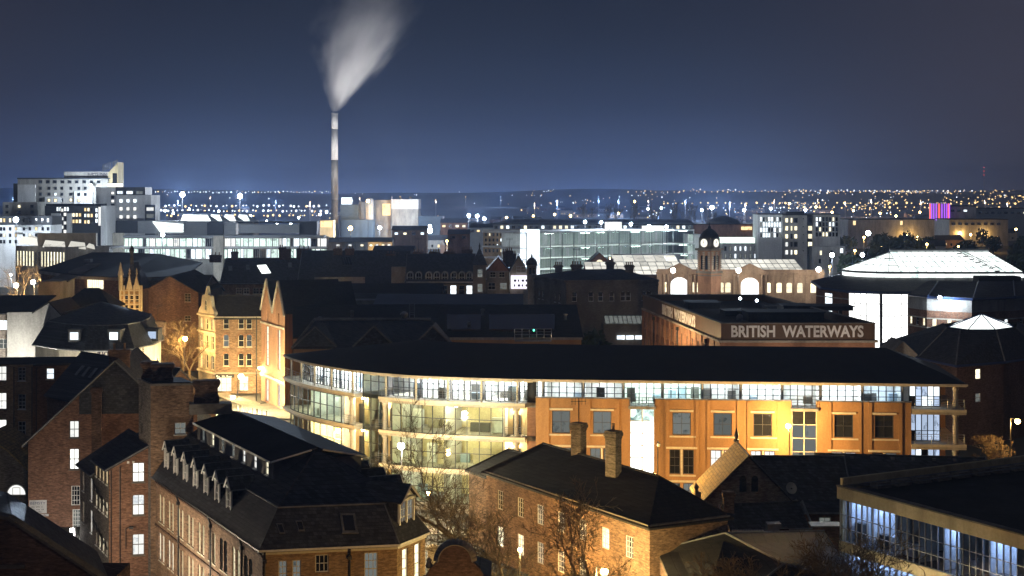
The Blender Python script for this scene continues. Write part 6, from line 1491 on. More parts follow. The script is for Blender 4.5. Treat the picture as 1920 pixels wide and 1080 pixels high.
word = 'RICHMOND HOUSE'
for i, ch in enumerate(word):
    if ch == ' ': continue
    px = 186 + (268 - 186) * i / 13; bi = max(j for j in range(len(rp) - 1) if 960 + F * rp[j].x / rp[j].y <= px); f = Fr(rp[bi], rp[bi + 1]); lettering(Rh, ch, f, f.s_of(px), 11.02, 1.0, 'sign_dark', -.05, extrude=.03, bold=.03)
p = XY(296, 250); chimney(Rh, p.x, p.y, 12, ZZ(603, 250), 2.4, 1.2, 0, 0, 'brick_brown')
# ================================================================ BLANK RENDERED GABLE AT THE LEFT
Sg = thing('rendered_gable_house', 'blank pale rendered house wall glowing white at its foot', 'house', (-78, 258, GZ)); Y = 250
f = Fr(XY(13, Y), XY(125, Y)); mb = MB(); z = lambda py: ZZ(py, Y)
mb.poly([f.at(0, GZ), f.at(f.L, GZ), f.at(f.L, z(602)), f.at(f.s_of(92), z(567)), f.at(f.s_of(62), z(585)), f.at(0, z(586))]); mb.poly([f.at(f.L, GZ), f.at(f.L, GZ, 12), f.at(f.L, z(602), 12), f.at(f.L, z(602))]); part(mb, 'wall', Sg, 'render_grey')
mb = MB(); mb.slab([f.at(f.s_of(92), z(566), -.1), f.at(f.L + .2, z(602), -.1), f.at(f.L + .2, z(602), 12), f.at(f.s_of(92), z(566), 12)], .2); mb.slab([f.at(f.s_of(60), z(586), -.1), f.at(f.s_of(92), z(566), -.1), f.at(f.s_of(92), z(566), 12), f.at(f.s_of(60), z(586), 12)], .2); part(mb, 'roof', Sg, 'slate_brown')
mb = MB(); mb.slab([f.at(-8, z(590), .2), f.at(f.s_of(61), z(586), .2), f.at(f.s_of(75), z(560), 9), f.at(-8, z(561), 9)], .2); part(mb, 'rear_roof', Sg, 'roof_felt'); mb = MB(); f0 = Fr(XY(-60, Y + 1), XY(13, Y + 1))
facade(Sg, mb, f0, GZ, z(590), [(f0.s_of(6), z(620), 1.4, 1.6, 'grid_2_2', 'lit_cool', 'white_paint'), (f0.s_of(6), z(655), 1.4, 1.6, 'grid_2_2', 'lit_dim', 'white_paint')], .15); part(mb, 'side_wall', Sg, 'brick_grey')
# ================================================================ BROAD ANGULAR DARK ROOF
Tb = thing('angular_hall', 'broad angular dark roofed hall with pale eaves and a lit window strip', 'building', (-70, 325, GZ)); mr = MB()
a = [D(72, 510, 318), D(150, 538, 300), D(150, 516, 306), D(225, 519, 300), D(330, 520, 305), D(400, 500, 330), D(330, 474, 362), D(178, 473, 366)]
pk = D(180, 473, 366); zz = sum(p.z for p in a[:5]) / 5
E1_ = [D(72, 506, 322), D(152, 517, 306), D(235, 520, 300), D(345, 518, 306)]; T1_ = [D(172, 473, 366), D(235, 473, 366), D(300, 476, 362), D(380, 492, 345)]
for i in range(3): mr.slab([E1_[i], E1_[i + 1], T1_[i + 1], T1_[i]], .3)
part(mr, 'roof', Tb, 'roof_felt'); mb = MB()
for i in range(3): mb.box(E1_[i] - Vector((0, .3, .7)), E1_[i + 1] - E1_[i], (0, .5, 0), (0, 0, .6))
part(mb, 'eaves_board', Tb, 'stone'); mb = MB()
for i in range(3): f = Fr((E1_[i] + Vector((0, 2, 0))).xy, (E1_[i + 1] + Vector((0, 2, 0))).xy); facade(Tb, mb, f, GZ, min(E1_[i].z, E1_[i + 1].z) - .5, [(f.s_of(178), ZZ(543, 305), 4.6, 1.9, 'grid_9_1', 'lit_cream', 'white_paint')] if i == 1 else [], .2)
part(mb, 'wall', Tb, 'brick_brown')
mb = MB(); mb.slab([D(95, 522, 306), D(128, 527, 300), D(190, 494, 325), D(165, 494, 330)], .25); part(mb, 'ramp_roof', Tb, 'stone_dark'); mb = MB(); mb.ab(*(lambda p, q: (p.x, q.x, 296, 306))(XY(72, 296), XY(112, 296)), GZ, ZZ(528, 296)); part(mb, 'corner_block', Tb, 'stone')
mb = MB(); mb.ab(D(152, 492, 320).x, D(164, 492, 320).x, 322, 324, ZZ(492, 322), ZZ(489, 322) + .3); part(mb, 'roof_hatch', Tb, 'lead')
t, f = low_range('hipped_grey_house', 'grey hipped roof house in front of the angular hall', XY(112, 263), XY(206, 263), 9, ZZ(575, 263), ZZ(541, 267) - ZZ(575, 263), 'render_cream', 'slate_brown', (3, 3))
# ================================================================ STONE BLOCK WITH TALL STACKS
Zb = thing('grey_stone_block', 'sooty grey stone block with hipped roof and four tall pot-topped stacks', 'building', (14, 296, GZ))
Z0, Z1, Z2 = XY(1002, 306), XY(1062, 288), XY(1234, 291); zE = ZZ(528, 288); f0, f1 = Fr(Z0, Z1), Fr(Z1, Z2); mb = MB()
facade(Zb, mb, f0, GZ, zE, rw(f0, (1011, 1018, 1041, 1049), 546, 564, 297, 1.0, 'sash_1_2', [('glass_dark', 1)], 'white_paint', .5), .18)
facade(Zb, mb, f1, GZ, zE, rw(f1, (1077, 1108, 1126, 1147, 1168, 1178, 1207, 1217), 547, 565, 289, .95, 'sash_1_2', [('glass_dark', 1)], 'white_paint', .5) + [(f1.s_of(1175), ZZ(668, 289), 4.4, 3.4, 'grid_3_2', 'glass_dark', 'dark_frame')], .18)
p3 = f1.p1 + f1.n * 14; facade(Zb, mb, Fr(f1.p1, p3), GZ, zE, [], .1); facade(Zb, mb, Fr(p3, Z0), GZ, zE, [], .1); part(mb, 'wall', Zb, 'stone_dark')
for f in (f0, f1):
    for z_, d_ in ((zE - .15, .5), (zE - .9, .2), (ZZ(570, 288), .15)): mb = MB(); mb.box(f.at(-.1, z_, -d_), f.u * (f.L + .2), f.n * d_, (0, 0, .4)); part(mb, 'cornice', Zb, 'stone_dark')
mb = MB(); e = [Vector((*f0.at(-.2, 0, -.2).xy, zE + .2)), Vector((*f1.at(-.1, 0, -.3).xy, zE + .2)), Vector((*f1.at(f1.L, 0, -.3).xy, zE + .2)), Vector((p3.x, p3.y, zE + .2))]; tp2 = [Vector((*XY(1085, 299).xy, ZZ(505, 299))), Vector((*XY(1165, 298).xy, ZZ(504, 298)))]
mb.slab([e[1], e[2], tp2[1], tp2[0]], .2); mb.slab([e[0], e[1], tp2[0]], .2); mb.slab([e[2], e[3], tp2[1]], .2); mb.slab([e[3], e[0], tp2[0], tp2[1]], .2); part(mb, 'roof', Zb, 'slate')
for px, y0, w, Y in ((1047, 497, 1.4, 303), (1081, 496, 2.0, 300), (1144, 491, 1.5, 304), (1180, 497, 1.5, 296)): p = XY(px, Y); chimney(Zb, p.x, p.y, ZZ(525, Y), ZZ(y0, Y), w, 1.2, 0, 4, 'stone_dark', .25)
mb = MB()
for k in range(9): a_ = XY(1135 + k * 8.5, 284); mb.slab([Vector((a_.x, 283, ZZ(606, 283))), Vector((a_.x + .7, 283, ZZ(606, 283))), Vector((a_.x + .7, 287, ZZ(592, 287))), Vector((a_.x, 287, ZZ(592, 287)))], .06)
part(mb, 'glazed_canopy', Zb, 'lit_dim'); mb = MB(); mb.ab(*(lambda p, q: (p.x, q.x, 284, 289.5))(XY(1132, 284), XY(1215, 284)), GZ, ZZ(608, 284)); part(mb, 'porch_wall', Zb, 'stone_dark')
for k in range(3): mb = MB(); q = XY(1157 + k * 17, 283.8); mb.ab(q.x, q.x + 1.4, 283.7, 283.9, ZZ(636, 284), ZZ(629, 284)); part(mb, 'lit_transom', Zb, 'lit_cool')
# ================================================================ RAILWAY STATION
St = thing('railway_station', 'red terracotta railway station with dazzling arched porches and glowing glass roofs', 'station', (72, 452, GZ))
f = Fr(XY(1232, 450), XY(1545, 446)); zE = ZZ(513, 448); mb = MB(); ws = []
for px in (1247, 1300, 1312, 1352, 1365, 1440, 1461, 1480, 1500, 1525): ws.append((f.s_of(px), ZZ(549, 448), 1.7, 3.0, 'plain_1_2', 'lit_warm', 'cream_paint', .5))
for px in (1274, 1406): ws.append((f.s_of(px), GZ + .2, 5.2, 9.3, 'grid_4_5', 'lit_hall', 'cream_paint', 2.2))
facade(St, mb, f, GZ, zE, ws, .5)
for g in (Fr(f.p1, f.p1 + f.n * 20), Fr(f.p1 + f.n * 20, f.p0 + f.n * 20), Fr(f.p0 + f.n * 20, f.p0)): facade(St, mb, g, GZ, zE - 1, [], .1)
part(mb, 'wall', St, 'faience')
mb = MB(); mb.box(f.at(-.3, zE - .2, -.5), f.u * (f.L + .6), f.n * .5, (0, 0, .6)); mb.box(f.at(0, zE + .4, 0), f.u * f.L, f.n * .5, (0, 0, .8)); part(mb, 'cornice', St, 'faience')
for px in (1274, 1406):
    s = f.s_of(px); mb = MB(); mb.add([f.at(s - 5.5, zE + .3, -.7), f.at(s + 5.5, zE + .3, -.7), f.at(s, zE + 3.0, -.7), f.at(s - 5.5, zE + .3, .6), f.at(s + 5.5, zE + .3, .6), f.at(s, zE + 3.0, .6)], [(0, 1, 2), (5, 4, 3), (0, 2, 5, 3), (1, 4, 5, 2), (3, 4, 1, 0)]); part(mb, 'pediment', St, 'faience')
    for d_ in (-4.6, -3.4, 3.4, 4.6):
        mb = MB(); mb.lathe(f.at(s + d_, 0, -.45), [(.5, GZ), (.42, GZ + .5), (.36, zE - .8), (.55, zE - .2)], 10); part(mb, 'column', St, 'faience', True)
for px in (1290, 1333, 1385, 1425, 1450, 1470, 1490, 1512, 1536): mb = MB(); mb.box(f.at(f.s_of(px) - .3, GZ, -.2), f.u * .6, f.n * .2, (0, 0, zE - GZ - .2)); part(mb, 'pilaster', St, 'faience')
def glassroof(root, x0, x1, Y0, Y1, y0, y1, n, bars=True, mat='rooflight_glow', rows=3):
    """a slope of glazed panels from (Y0, picture row y1) up to (Y1, row y0)"""
    za, zb = ZZ(y1, Y0), ZZ(y0, Y1); xa0, xb0 = XY(x0, Y0).x, XY(x1, Y0).x; xa1, xb1 = XY(x0, Y0).x + 1.5, XY(x1, Y0).x - 1.5; mb = MB()
    def P(i, j): t = j / rows; return Vector((xa0 + (xb0 - xa0) * i / n, Y0 + (Y1 - Y0) * t, za + (zb - za) * t + .12))
    for i in range(n + 1): mb.tube(P(i, 0), P(i, rows), .1, n=4)
    for j in range(rows + 1): mb.tube(P(0, j), P(n, j), .12, n=4)
    o = part(mb, 'roof_glazing', root, 'grey_steel')
    for i in range(n):
        for j in range(rows): m2 = MB(); m2.slab([P(i, j), P(i + 1, j), P(i + 1, j + 1), P(i, j + 1)], .05); sub('pane', m2.mesh('pane', mat), o)
glassroof(St, 1285, 1510, 466, 484, 487, 512, 18); glassroof(St, 1100, 1285, 470, 488, 492, 516, 12)
mb = MB(); a_, b_ = XY(1100, 489), XY(1515, 484); mb.ab(a_.x, b_.x, 470, 500, GZ, ZZ(516, 470)); part(mb, 'train_shed_wall', St, 'faience')
glassroof(St, 1150, 1272, 500, 512, 479, 492, 6, rows=1); mb = MB(); mb.slab([D(1140, 494, 499), D(1285, 494, 499), D(1275, 476, 516), D(1150, 476, 516)], .3); part(mb, 'shed_roof', St, 'slate')
t, f2 = gabled('red_gable_shed', 'red brick gable of the train shed left of the clock tower', 1098, 1150, 474, 497, 492, 'brick_red', 'brick_red', lambda f: [], 'slate', 12)
mb = MB(); q = f2.at(f2.L / 2, ZZ(494, 492), -.1); mb.lathe((0, 0, 0), [(1.2, 0), (1.2, .15)], 14); link('round_window', mb.mesh('round_window', 'lit_warm'), t, Matrix.Translation(q) @ Matrix.Rotation(math.pi / 2, 4, 'X'))
# clock tower
Ct = thing('clock_tower', 'brown stone clock tower with dome and two lit white dials', 'tower', XY(1330, 446) + Vector((0, 0, GZ))); c = XY(1330, 446); sd = 4.9; hs = sd / 2
def sq(mb, h, z0, z1):
    p = [c + Vector((h * math.sqrt(2) * math.cos(math.pi / 4 + .79 + i * math.pi / 2), h * math.sqrt(2) * math.sin(math.pi / 4 + .79 + i * math.pi / 2), 0)) for i in range(4)]; mb.prism([q.xy for q in p], z0, z1); return p
Zt = lambda y: ZZ(y, 443)
mb = MB(); sq(mb, hs - .1, GZ, Zt(470)); part(mb, 'shaft', Ct, 'terracotta'); mb = MB(); sq(mb, hs + .5, Zt(470), Zt(466)); sq(mb, hs + .3, Zt(513), Zt(509)); sq(mb, hs + .1, Zt(518), Zt(516)); part(mb, 'cornice', Ct, 'stone_dark')
mb = MB(); pc = sq(mb, hs - .3, Zt(466), Zt(447)); part(mb, 'clock_stage', Ct, 'stone_dark')
mb = MB(); mb.lathe((c.x, c.y, Zt(447)), [(hs + .5, 0), (hs + .3, .5), (hs + .05, 1.1), (hs - .7, 2.0), (hs - 1.6, 2.6), (.5, 2.8), (.45, 3.3), (.2, 3.6), (.25, 3.9), (.03, 4.6)], 16); part(mb, 'dome', Ct, 'slate_brown', True)
for sx in (-1, 1):
    u = Vector((1, sx * 1.0, 0)).normalized() if sx < 0 else Vector((1, 1, 0)).normalized(); n_ = Vector((-1, -1, 0)).normalized() if sx < 0 else Vector((1, -1, 0)).normalized(); u = Vector((-n_.y, n_.x, 0))
    ctr = c + n_ * (hs + .02 - .3) + Vector((0, 0, (Zt(456)))); mw = Matrix(((u.x, 0, n_.x, ctr.x), (u.y, 0, n_.y, ctr.y), (0, 1, 0, ctr.z), (0, 0, 0, 1)))
    mb = MB(); mb.lathe((0, 0, 0), [(1.5, 0), (1.5, .25), (1.25, .3)], 20); o = link('clock_surround', mb.mesh('clock_surround', 'stone_dark'), Ct, mw); m2 = MB(); m2.lathe((0, 0, .3), [(1.2, 0), (1.2, .06)], 20); sub('clock_dial', m2.mesh('clock_dial', 'clock_glow'), o)
    m2 = MB(); m2.ab(-.06, .06, -.1, .75, .37, .42); m2.ab(-.5, .05, -.06, .06, .37, .42)
    for i in range(12): t = i * math.pi / 6; m2.box((1.0 * math.cos(t) - .05, 1.0 * math.sin(t) - .05, .37), (.1, 0, 0), (0, .1, 0), (0, 0, .04))
    sub('clock_hands', m2.mesh('clock_hands', 'black_iron'), o)
    for d_ in (-.8, .8):
        ctr = c + n_ * (hs - .08) + u * d_; mb = MB(); mw = Matrix(((u.x, n_.x, 0, ctr.x), (u.y, n_.y, 0, ctr.y), (0, 0, 1, 0), (0, 0, 0, 1))); mb.ab(-.45, .45, -.05, .06, Zt(506), Zt(482)); mb.tube((0, -.05, Zt(482)), (0, .06, Zt(482)), .45, n=10); link('louvre', mb.mesh('louvre', 'glass_dark'), Ct, mw)
    for d_ in (-1.9, 0, 1.9):
        ctr = c + n_ * (hs + .05) + u * d_; mb = MB()
        for k in range(9): mb.box(Vector((ctr.x, ctr.y, Zt(508) + k * .62)) - u * .3, u * .6, n_ * .25, (0, 0, .4))
        part(mb, 'banded_pier', Ct, 'stone')
# ================================================================ COURT WITH GLASS ROOF
Cb = thing('court_building', 'court building with brilliant white glass drum roof and glowing glass hall', 'building', (84, 345, GZ))
cl = XY(1668, 352); cr_ = XY(1890, 352); rad = 10.6; zr_, zt_ = ZZ(510, 342), ZZ(472, 352); tl0, tl1 = Vector((*XY(1668, 352).xy, zt_)), Vector((*XY(1853, 352).xy, zt_))
rim = [Vector((cl.x + rad * math.cos(a), cl.y + rad * math.sin(a), zr_)) for a in [math.pi / 2 + math.pi * i / 12 for i in range(13)]]; nx_ = 14
rimS = [Vector((cl.x + (cr_.x - cl.x) * i / nx_, cl.y - rad, zr_)) for i in range(nx_ + 1)]; topS = [tl0.lerp(tl1, i / nx_) for i in range(nx_ + 1)]
mb = MB(); pan = []
for i in range(12):
    for j in range(3): a0, a1 = j / 3, (j + 1) / 3; pan.append([rim[i].lerp(tl0, a0), rim[i + 1].lerp(tl0, a0), rim[i + 1].lerp(tl0, a1 * .96), rim[i].lerp(tl0, a1 * .96)]); mb.tube(rim[i].lerp(tl0, a0), rim[i + 1].lerp(tl0, a0), .06, n=4)
    mb.tube(rim[i], tl0, .06, n=4)
for i in range(nx_):
    for j in range(4): a0, a1 = j / 4, (j + 1) / 4; pan.append([rimS[i].lerp(topS[i], a0), rimS[i + 1].lerp(topS[i + 1], a0), rimS[i + 1].lerp(topS[i + 1], a1), rimS[i].lerp(topS[i], a1)]); mb.tube(rimS[i].lerp(topS[i], a0), rimS[i + 1].lerp(topS[i + 1], a0), .06, n=4)
    mb.tube(rimS[i], topS[i], .07, n=4)
mb.tube(tl0 + Vector((0, 0, .3)), tl1 + Vector((0, 0, .3)), .4, n=6); o = part(mb, 'roof_glazing', Cb, 'grey_steel')
for q in pan: m2 = MB(); m2.slab([p - Vector((0, 0, .02)) for p in q], .05); sub('pane', m2.mesh('pane', 'skylight_glow'), o)
mb = MB(); mb.poly([rimS[-1], Vector((cr_.x, cl.y + rad, zr_)), tl1]); mb.poly([Vector((cr_.x, cl.y + rad, zr_)), rim[0], tl0, tl1]); part(mb, 'roof_back', Cb, 'slate')
allr = rim[::1] + rimS[1:]
for i in range(len(allr) - 1):
    a, b = allr[i], allr[i + 1]; mb = MB(); mb.add([a - Vector((0, 0, .3)), b - Vector((0, 0, .3)), b - Vector((0, .2, 1.5)), a - Vector((0, .2, 1.5))], [(0, 3, 2, 1)]); part(mb, 'clerestory_pane', Cb, 'skylight_glow')
mb = MB()
for i in range(len(allr) - 1): mb.tube(allr[i] - Vector((0, 0, .15)), allr[i + 1] - Vector((0, 0, .15)), .25, n=5)
part(mb, 'roof_rim', Cb, 'grey_steel'); mb = MB(); w0 = topS[9]; w1 = rimS[11]
for k in range(8): q = w0.lerp(w1, k / 7); mb.box(q + Vector((-.5, -.2, .1)), (1.0, 0, 0), (0, .3, 0), (0, 0, .25))
mb.tube(w0 + Vector((-.5, 0, .9)), w1 + Vector((-.5, 0, .9)), .08, n=4); mb.tube(w0 + Vector((.5, 0, .9)), w1 + Vector((.5, 0, .9)), .08, n=4); part(mb, 'access_walkway', Cb, 'grey_steel')
ze = ZZ(545, 328); ee = [Vector((*XY(px, Y).xy, ze + d)) for px, Y, d in ((1560, 366, 1.2), (1522, 352, .8), (1540, 338, .2), (1590, 329, 0), (1660, 325, 0), (1738, 325, 0))]; it = [Vector((*(cl + Vector((rad * 1.02 * math.cos(a), rad * 1.02 * math.sin(a), 0))).xy, zr_ - 1.2)) for a in [math.pi * .75 + math.pi * .75 * i / 5 for i in range(6)]]
mb = MB()
for i in range(5): mb.slab([ee[i], ee[i + 1], it[i + 1], it[i]], .25)
it2 = Vector((cr_.x, cl.y - rad * 1.02, zr_ - 1.2)); e2 = Vector((*XY(1930, 330).xy, ze)); mb.slab([ee[5], e2, it2, it[5]], .25); part(mb, 'roof', Cb, 'slate'); mb = MB()
for i in range(5): mb.tube(ee[i] - Vector((0, 0, .3)), ee[i + 1] - Vector((0, 0, .3)), .3, n=5)
part(mb, 'gutter', Cb, 'blue_steel')
f = Fr(XY(1530, 345), XY(1592, 333)); mb = MB(); facade(Cb, mb, f, GZ, ze - .3, [(f.s_of(1553), 3, 3.0, ze - 4.3, 'grid_4_2', 'lit_cool', 'white_paint'), (f.s_of(1575), 7, 1.6, 2.6, 'grid_1_2', 'glass_dark', 'white_paint')], .2); part(mb, 'wall', Cb, 'brick_red')
for k in range(3): mb = MB(); mb.box(f.at(0, ze - 2.3 - k * 2.2, -.04), f.u * f.L, f.n * .04, (0, 0, .25)); part(mb, 'stone_band', Cb, 'stone_pale')
hall = [XY(1592, 333), XY(1625, 330), XY(1665, 329), XY(1702, 330)]; mb = MB(); zs = lin(GZ + .2, ze - .4, 5)
for p, q in zip(hall[:-1], hall[1:]):
    g = Fr(p, q)
    for i in range(4): mb.box(g.at(g.L * i / 3 - .06, zs[0], -.1), g.u * .12, g.n * .15, (0, 0, zs[-1] - zs[0]))
    for z_ in zs: mb.box(g.at(0, z_ - .05, -.08), g.u * g.L, g.n * .1, (0, 0, .1))
o = part(mb, 'hall_glazing', Cb, 'white_paint')
for p, q in zip(hall[:-1], hall[1:]):
    for i in range(3):
        a, b = p.lerp(q, i / 3), p.lerp(q, (i + 1) / 3)
        for z0, z1 in zip(zs[:-1], zs[1:]): upane(o, a.xy, b.xy, z0 + .03, z1 - .03, 'lit_hall')
mb = MB(); q = XY(1652, 328.5); mb.tube((q.x, q.y, GZ), (q.x, q.y, ze - .3), .35, n=8); part(mb, 'column', Cb, 'grey_steel')
# angular front wing
c3 = [XY(1702, 316), XY(1738, 309), XY(1822, 303), XY(1900, 308), XY(1990, 318)]; zw = ZZ(556, 306); mb = MB()
for i in range(4):
    g = Fr(c3[i], c3[i + 1]); ws = [(g.L * (k + .5) / 3, ZZ(612, 308), .9, 1.7, 'sash_1_2', pick([('glass_dark', .5), ('lit_cool', .2), ('lit_warm', .3)]), 'white_paint') for k in range(3)]; facade(Cb, mb, g, GZ, ZZ(584, 306), ws, .2, mi=0); facade(Cb, mb, g, ZZ(584, 306) + .002, zw, [], .2, mi=1)
    b_ = MB(); b_.box(g.at(0, ZZ(600, 306), -.05), g.u * g.L, g.n * .05, (0, 0, .25)); b_.box(g.at(0, ZZ(618, 306), -.05), g.u * g.L, g.n * .05, (0, 0, .25)); part(b_, 'stone_band', Cb, 'stone_pale')
part(mb, 'wing_wall', Cb, ['brick_red', 'render_grey']); mb = MB(); er = [Vector((*(q + Vector((0, -1.0, 0))).xy, zw)) for q in c3]; tr = [Vector((*XY(px, Y).xy, ZZ(527, 325))) for px, Y in ((1740, 327), (1760, 325), (1835, 324), (1900, 325), (1990, 328))]
for i in range(4): mb.slab([er[i], er[i + 1], tr[i + 1], tr[i]], .25)
part(mb, 'wing_roof', Cb, 'slate'); mb = MB()
for i in range(4): mb.tube(er[i] - Vector((0, 0, .3)), er[i + 1] - Vector((0, 0, .3)), .25, n=5); mb.tube(er[i + 1] + Vector((0, 0, .05)), tr[i + 1] + Vector((0, 0, .05)), .15, n=4)
part(mb, 'wing_gutter', Cb, 'blue_steel'); mb = MB(); p = D(1835, 528, 328); mb.box(p, (9, 0, 0), (0, 4, 0), (0, 0, 1.1)); part(mb, 'roof_plant', Cb, 'roof_felt')
# ================================================================ FAR TOWN
def fx(root, name, x0, x1, yt, yb, Y, dep, mat):
    """a box part whose front, at distance Y, spans the given picture columns and rows (yb None: down to the ground)"""
    a, b = XY(x0, Y), XY(x1, Y); mb = MB(); mb.ab(a.x, b.x, Y, Y + dep, GZ - .2 if yb is None else ZZ(yb, Y), ZZ(yt, Y)); return part(mb, name, root, mat)
FW = {}
def fwin(root, px, py, w, h, Y, pm, fm='dark_frame', split=0):
    """a small far window: proud frame and recessed pane, w x h in picture pixels"""
    ww, hh = w * Y / F, h * Y / F; key = (round(ww, 1), round(hh, 1), pm, fm, split)
    if key not in FW:
        mb = MB(); t = min(.18, ww * .12); mb.ab(-ww / 2, ww / 2, -.03, .05, 0, hh, 1)
        for a in ((-ww / 2, -ww / 2 + t, 0, hh), (ww / 2 - t, ww / 2, 0, hh), (-ww / 2 + t, ww / 2 - t, 0, t), (-ww / 2 + t, ww / 2 - t, hh - t, hh)): mb.ab(a[0], a[1], -.14, -.031, a[2], a[3], 0)
        for i in range(split): x = -ww / 2 + ww * (i + 1) / (split + 1); mb.ab(x - .05, x + .05, -.10, -.031, t, hh - t, 0)
        FW[key] = mb.mesh('window', [fm, pm])
    p = D(px, py, Y); return link('window', FW[key], root, Matrix.Translation((p.x, Y - .03, p.z - hh / 2)))
LW = [('lit_cool', .45), ('lit_white', .25), ('glass_dark', .3)]; LM = [('lit_warm', .3), ('lit_amber', .25), ('glass_dark', .3), ('lit_cool', .15)]; DK = [('glass_dark', .82), ('lit_warm', .12), ('lit_cool', .06)]
# hotel
Y = 640; t = thing('hotel_tower', 'tall pale hotel with name sign and slanted fin on its roof', 'hotel', XY(120, Y) + Vector((0, 8, GZ)))
fx(t, 'wall', 33, 205, 336, None, Y, 16, 'render_grey'); fx(t, 'roof_edge', 32, 206, 333.5, 336, Y - .4, 17, 'cladding_dark'); fx(t, 'penthouse', 120, 204, 322, 333.4, Y + 3, 10, 'render_grey'); fx(t, 'corner_pier', 33, 66, 346, None, Y - 1, 1, 'render_white'); fx(t, 'projecting_bay', 84, 114, 369, None, Y - 1.5, 1.5, 'render_white'); fx(t, 'projecting_bay', 139, 173, 359, None, Y - 1.5, 1.5, 'render_white')
for px in (76, 90, 103, 117, 131, 144, 158, 172, 185): fwin(t, px, 341, 7, 6, Y, 'glass_dark')
for py, xs in ((353, (76, 92, 104, 116, 133, 148, 160)), (364, (76, 92, 104, 116, 133)), (375, (76, 116, 133))):
    for px in xs: fwin(t, px, py, 5.4, 6, Y - (0 if py < 360 else 0), pick(DK))
for px, py in ((92, 375.5), (104, 375.5), (148, 364.5), (160, 364.5), (148, 375.5), (160, 375.5)): fwin(t, px, py, 6, 6.5, Y - 1.5, 'lit_warm' if (px == 92 or py > 370) else 'glass_dark')
mb = MB(); a = [D(203, 324, Y), D(221.5, 304, Y), D(221.5, 352, Y), D(203, 352, Y)]; b = [p + Vector((0, 9, 0)) for p in a]; mb.add(a + b, [(3, 2, 1, 0), (4, 5, 6, 7), (0, 1, 5, 4), (1, 2, 6, 5), (3, 0, 4, 7)]); part(mb, 'roof_fin', t, 'render_cream'); fx(t, 'fin_window', 211, 219, 325, 350, Y - .2, .2, 'glass_dark')
fr = Fr(XY(120, Y + 2.95), XY(204, Y + 2.95)); lettering(t, 'JURYS INN', fr, fr.s_of(182), ZZ(329.5, Y + 3), 1.75, 'sign_dark', -.1, extrude=.05, bold=.03, width=36 * .2217)
for x0, x1, y0, y1 in ((193, 207, 307, 317), (212, 220, 302, 311)):
    mb = MB()
    for k in range(4): q = y0 + (y1 - y0) * k / 3; mb.tube(D(x0, q + 2.5, Y + 1), D(x1, q - 2.5, Y + 1), .12, n=4)
    mb.tube(D(x0, y0 + 2.5, Y + 1), D(x0, y1 + 8, Y + 1), .12, n=4); mb.tube(D(x1, y0 - 2.5, Y + 1), D(x1, y1 + 6, Y + 1), .12, n=4); part(mb, 'sign_lattice', t, 'grey_steel')
fx(t, 'lit_lounge', 201, 227, 344, 350, Y - 3, 3, 'lit_cool'); fx(t, 'stair_block', 25, 33, 344, None, Y + 2, 8, 'cladding_dark')
t = thing('white_office_block', 'white block with dark attic and a grid of bright square windows below the hotel fin', 'building', XY(230, 620) + Vector((0, 8, GZ))); Y = 620
fx(t, 'wall', 217, 283, 366, None, Y, 16, 'render_white'); fx(t, 'wall', 180, 216.6, 351, None, Y + 1, 15, 'render_white'); fx(t, 'attic', 216.8, 272, 351, 365.8, Y + 1, 12, 'cladding_dark'); fx(t, 'end_bay', 272, 291, 384, None, Y - 2, 5, 'cladding_dark')
for px in (227, 240, 253):
    for py, m in ((376.5, 'lit_cool'), (391.5, 'lit_white'), (406.5, 'lit_white')): fwin(t, px, py, 7.6, 8, Y, m)
for k, py in enumerate((362, 370, 377, 385, 393, 401, 409)): fwin(t, 211.5, py, 7, 6.5, Y + 1, 'lit_white' if k % 2 == 0 else 'glass_dark')
for px, w, m in ((225, 12, 'lit_cool'), (243, 13, 'lit_cool'), (262, 14, 'lit_dim')): fwin(t, px, 361, w, 7, Y + 1, m, split=1)
fwin(t, 281.5, 392, 15, 8, Y - 2, 'lit_white'); fwin(t, 281.5, 405, 15, 9, Y - 2, 'lit_dim')
t = thing('dark_apartment_block', 'black and white apartment block with glowing stair glass below the hotel', 'building', XY(140, 590) + Vector((0, 8, GZ))); Y = 590
fx(t, 'wall', 84, 189, 386, None, Y, 14, 'cladding_dark'); fx(t, 'white_pier', 96, 113, 400, None, Y - 1, 1, 'render_white'); fx(t, 'white_pier', 125, 134, 400, None, Y - 1, 1, 'render_white'); fx(t, 'white_pier', 189, 199, 386, None, Y - 1, 14, 'render_white'); fx(t, 'roof_terrace', 86, 190, 382, 386, Y + 3, 8, 'roof_felt')
for k in range(6): fwin(t, 119 + (3 if k % 2 else -2.5), 394 + k * 8, 6.5, 7.2, Y, 'lit_white')
for px in (108, 113, 122, 127): fwin(t, px, 392, 4, 8, Y, 'lit_cool')
for py in (403, 415): [fwin(t, px, py, 5.2, 7.5, Y, pick([('lit_warm', .5), ('lit_amber', .4), ('glass_dark', .1)])) for px in (138, 144, 150)]
for px in (160, 166, 172): [fwin(t, px, py, 4.6, 7, Y, pick(LM)) for py in (393, 404, 416)]
for py in (394, 404, 414): fwin(t, 181, py, 4.5, 8, Y, 'lit_cool')
fx(t, 'stair_glass', 184.5, 189, 388, 423, Y - .3, .3, 'lit_white')
t = thing('balcony_flats', 'white flats with dark attic and warm balcony windows at the far left edge', 'building', XY(45, 560) + Vector((0, 8, GZ))); Y = 560
fx(t, 'wall', -20, 95, 422, None, Y, 14, 'render_white'); fx(t, 'attic', -20, 97, 405, 422, Y + .6, 13, 'cladding_dark'); fx(t, 'upper_wing', 5, 70, 379, None, Y + 40, 12, 'render_grey')
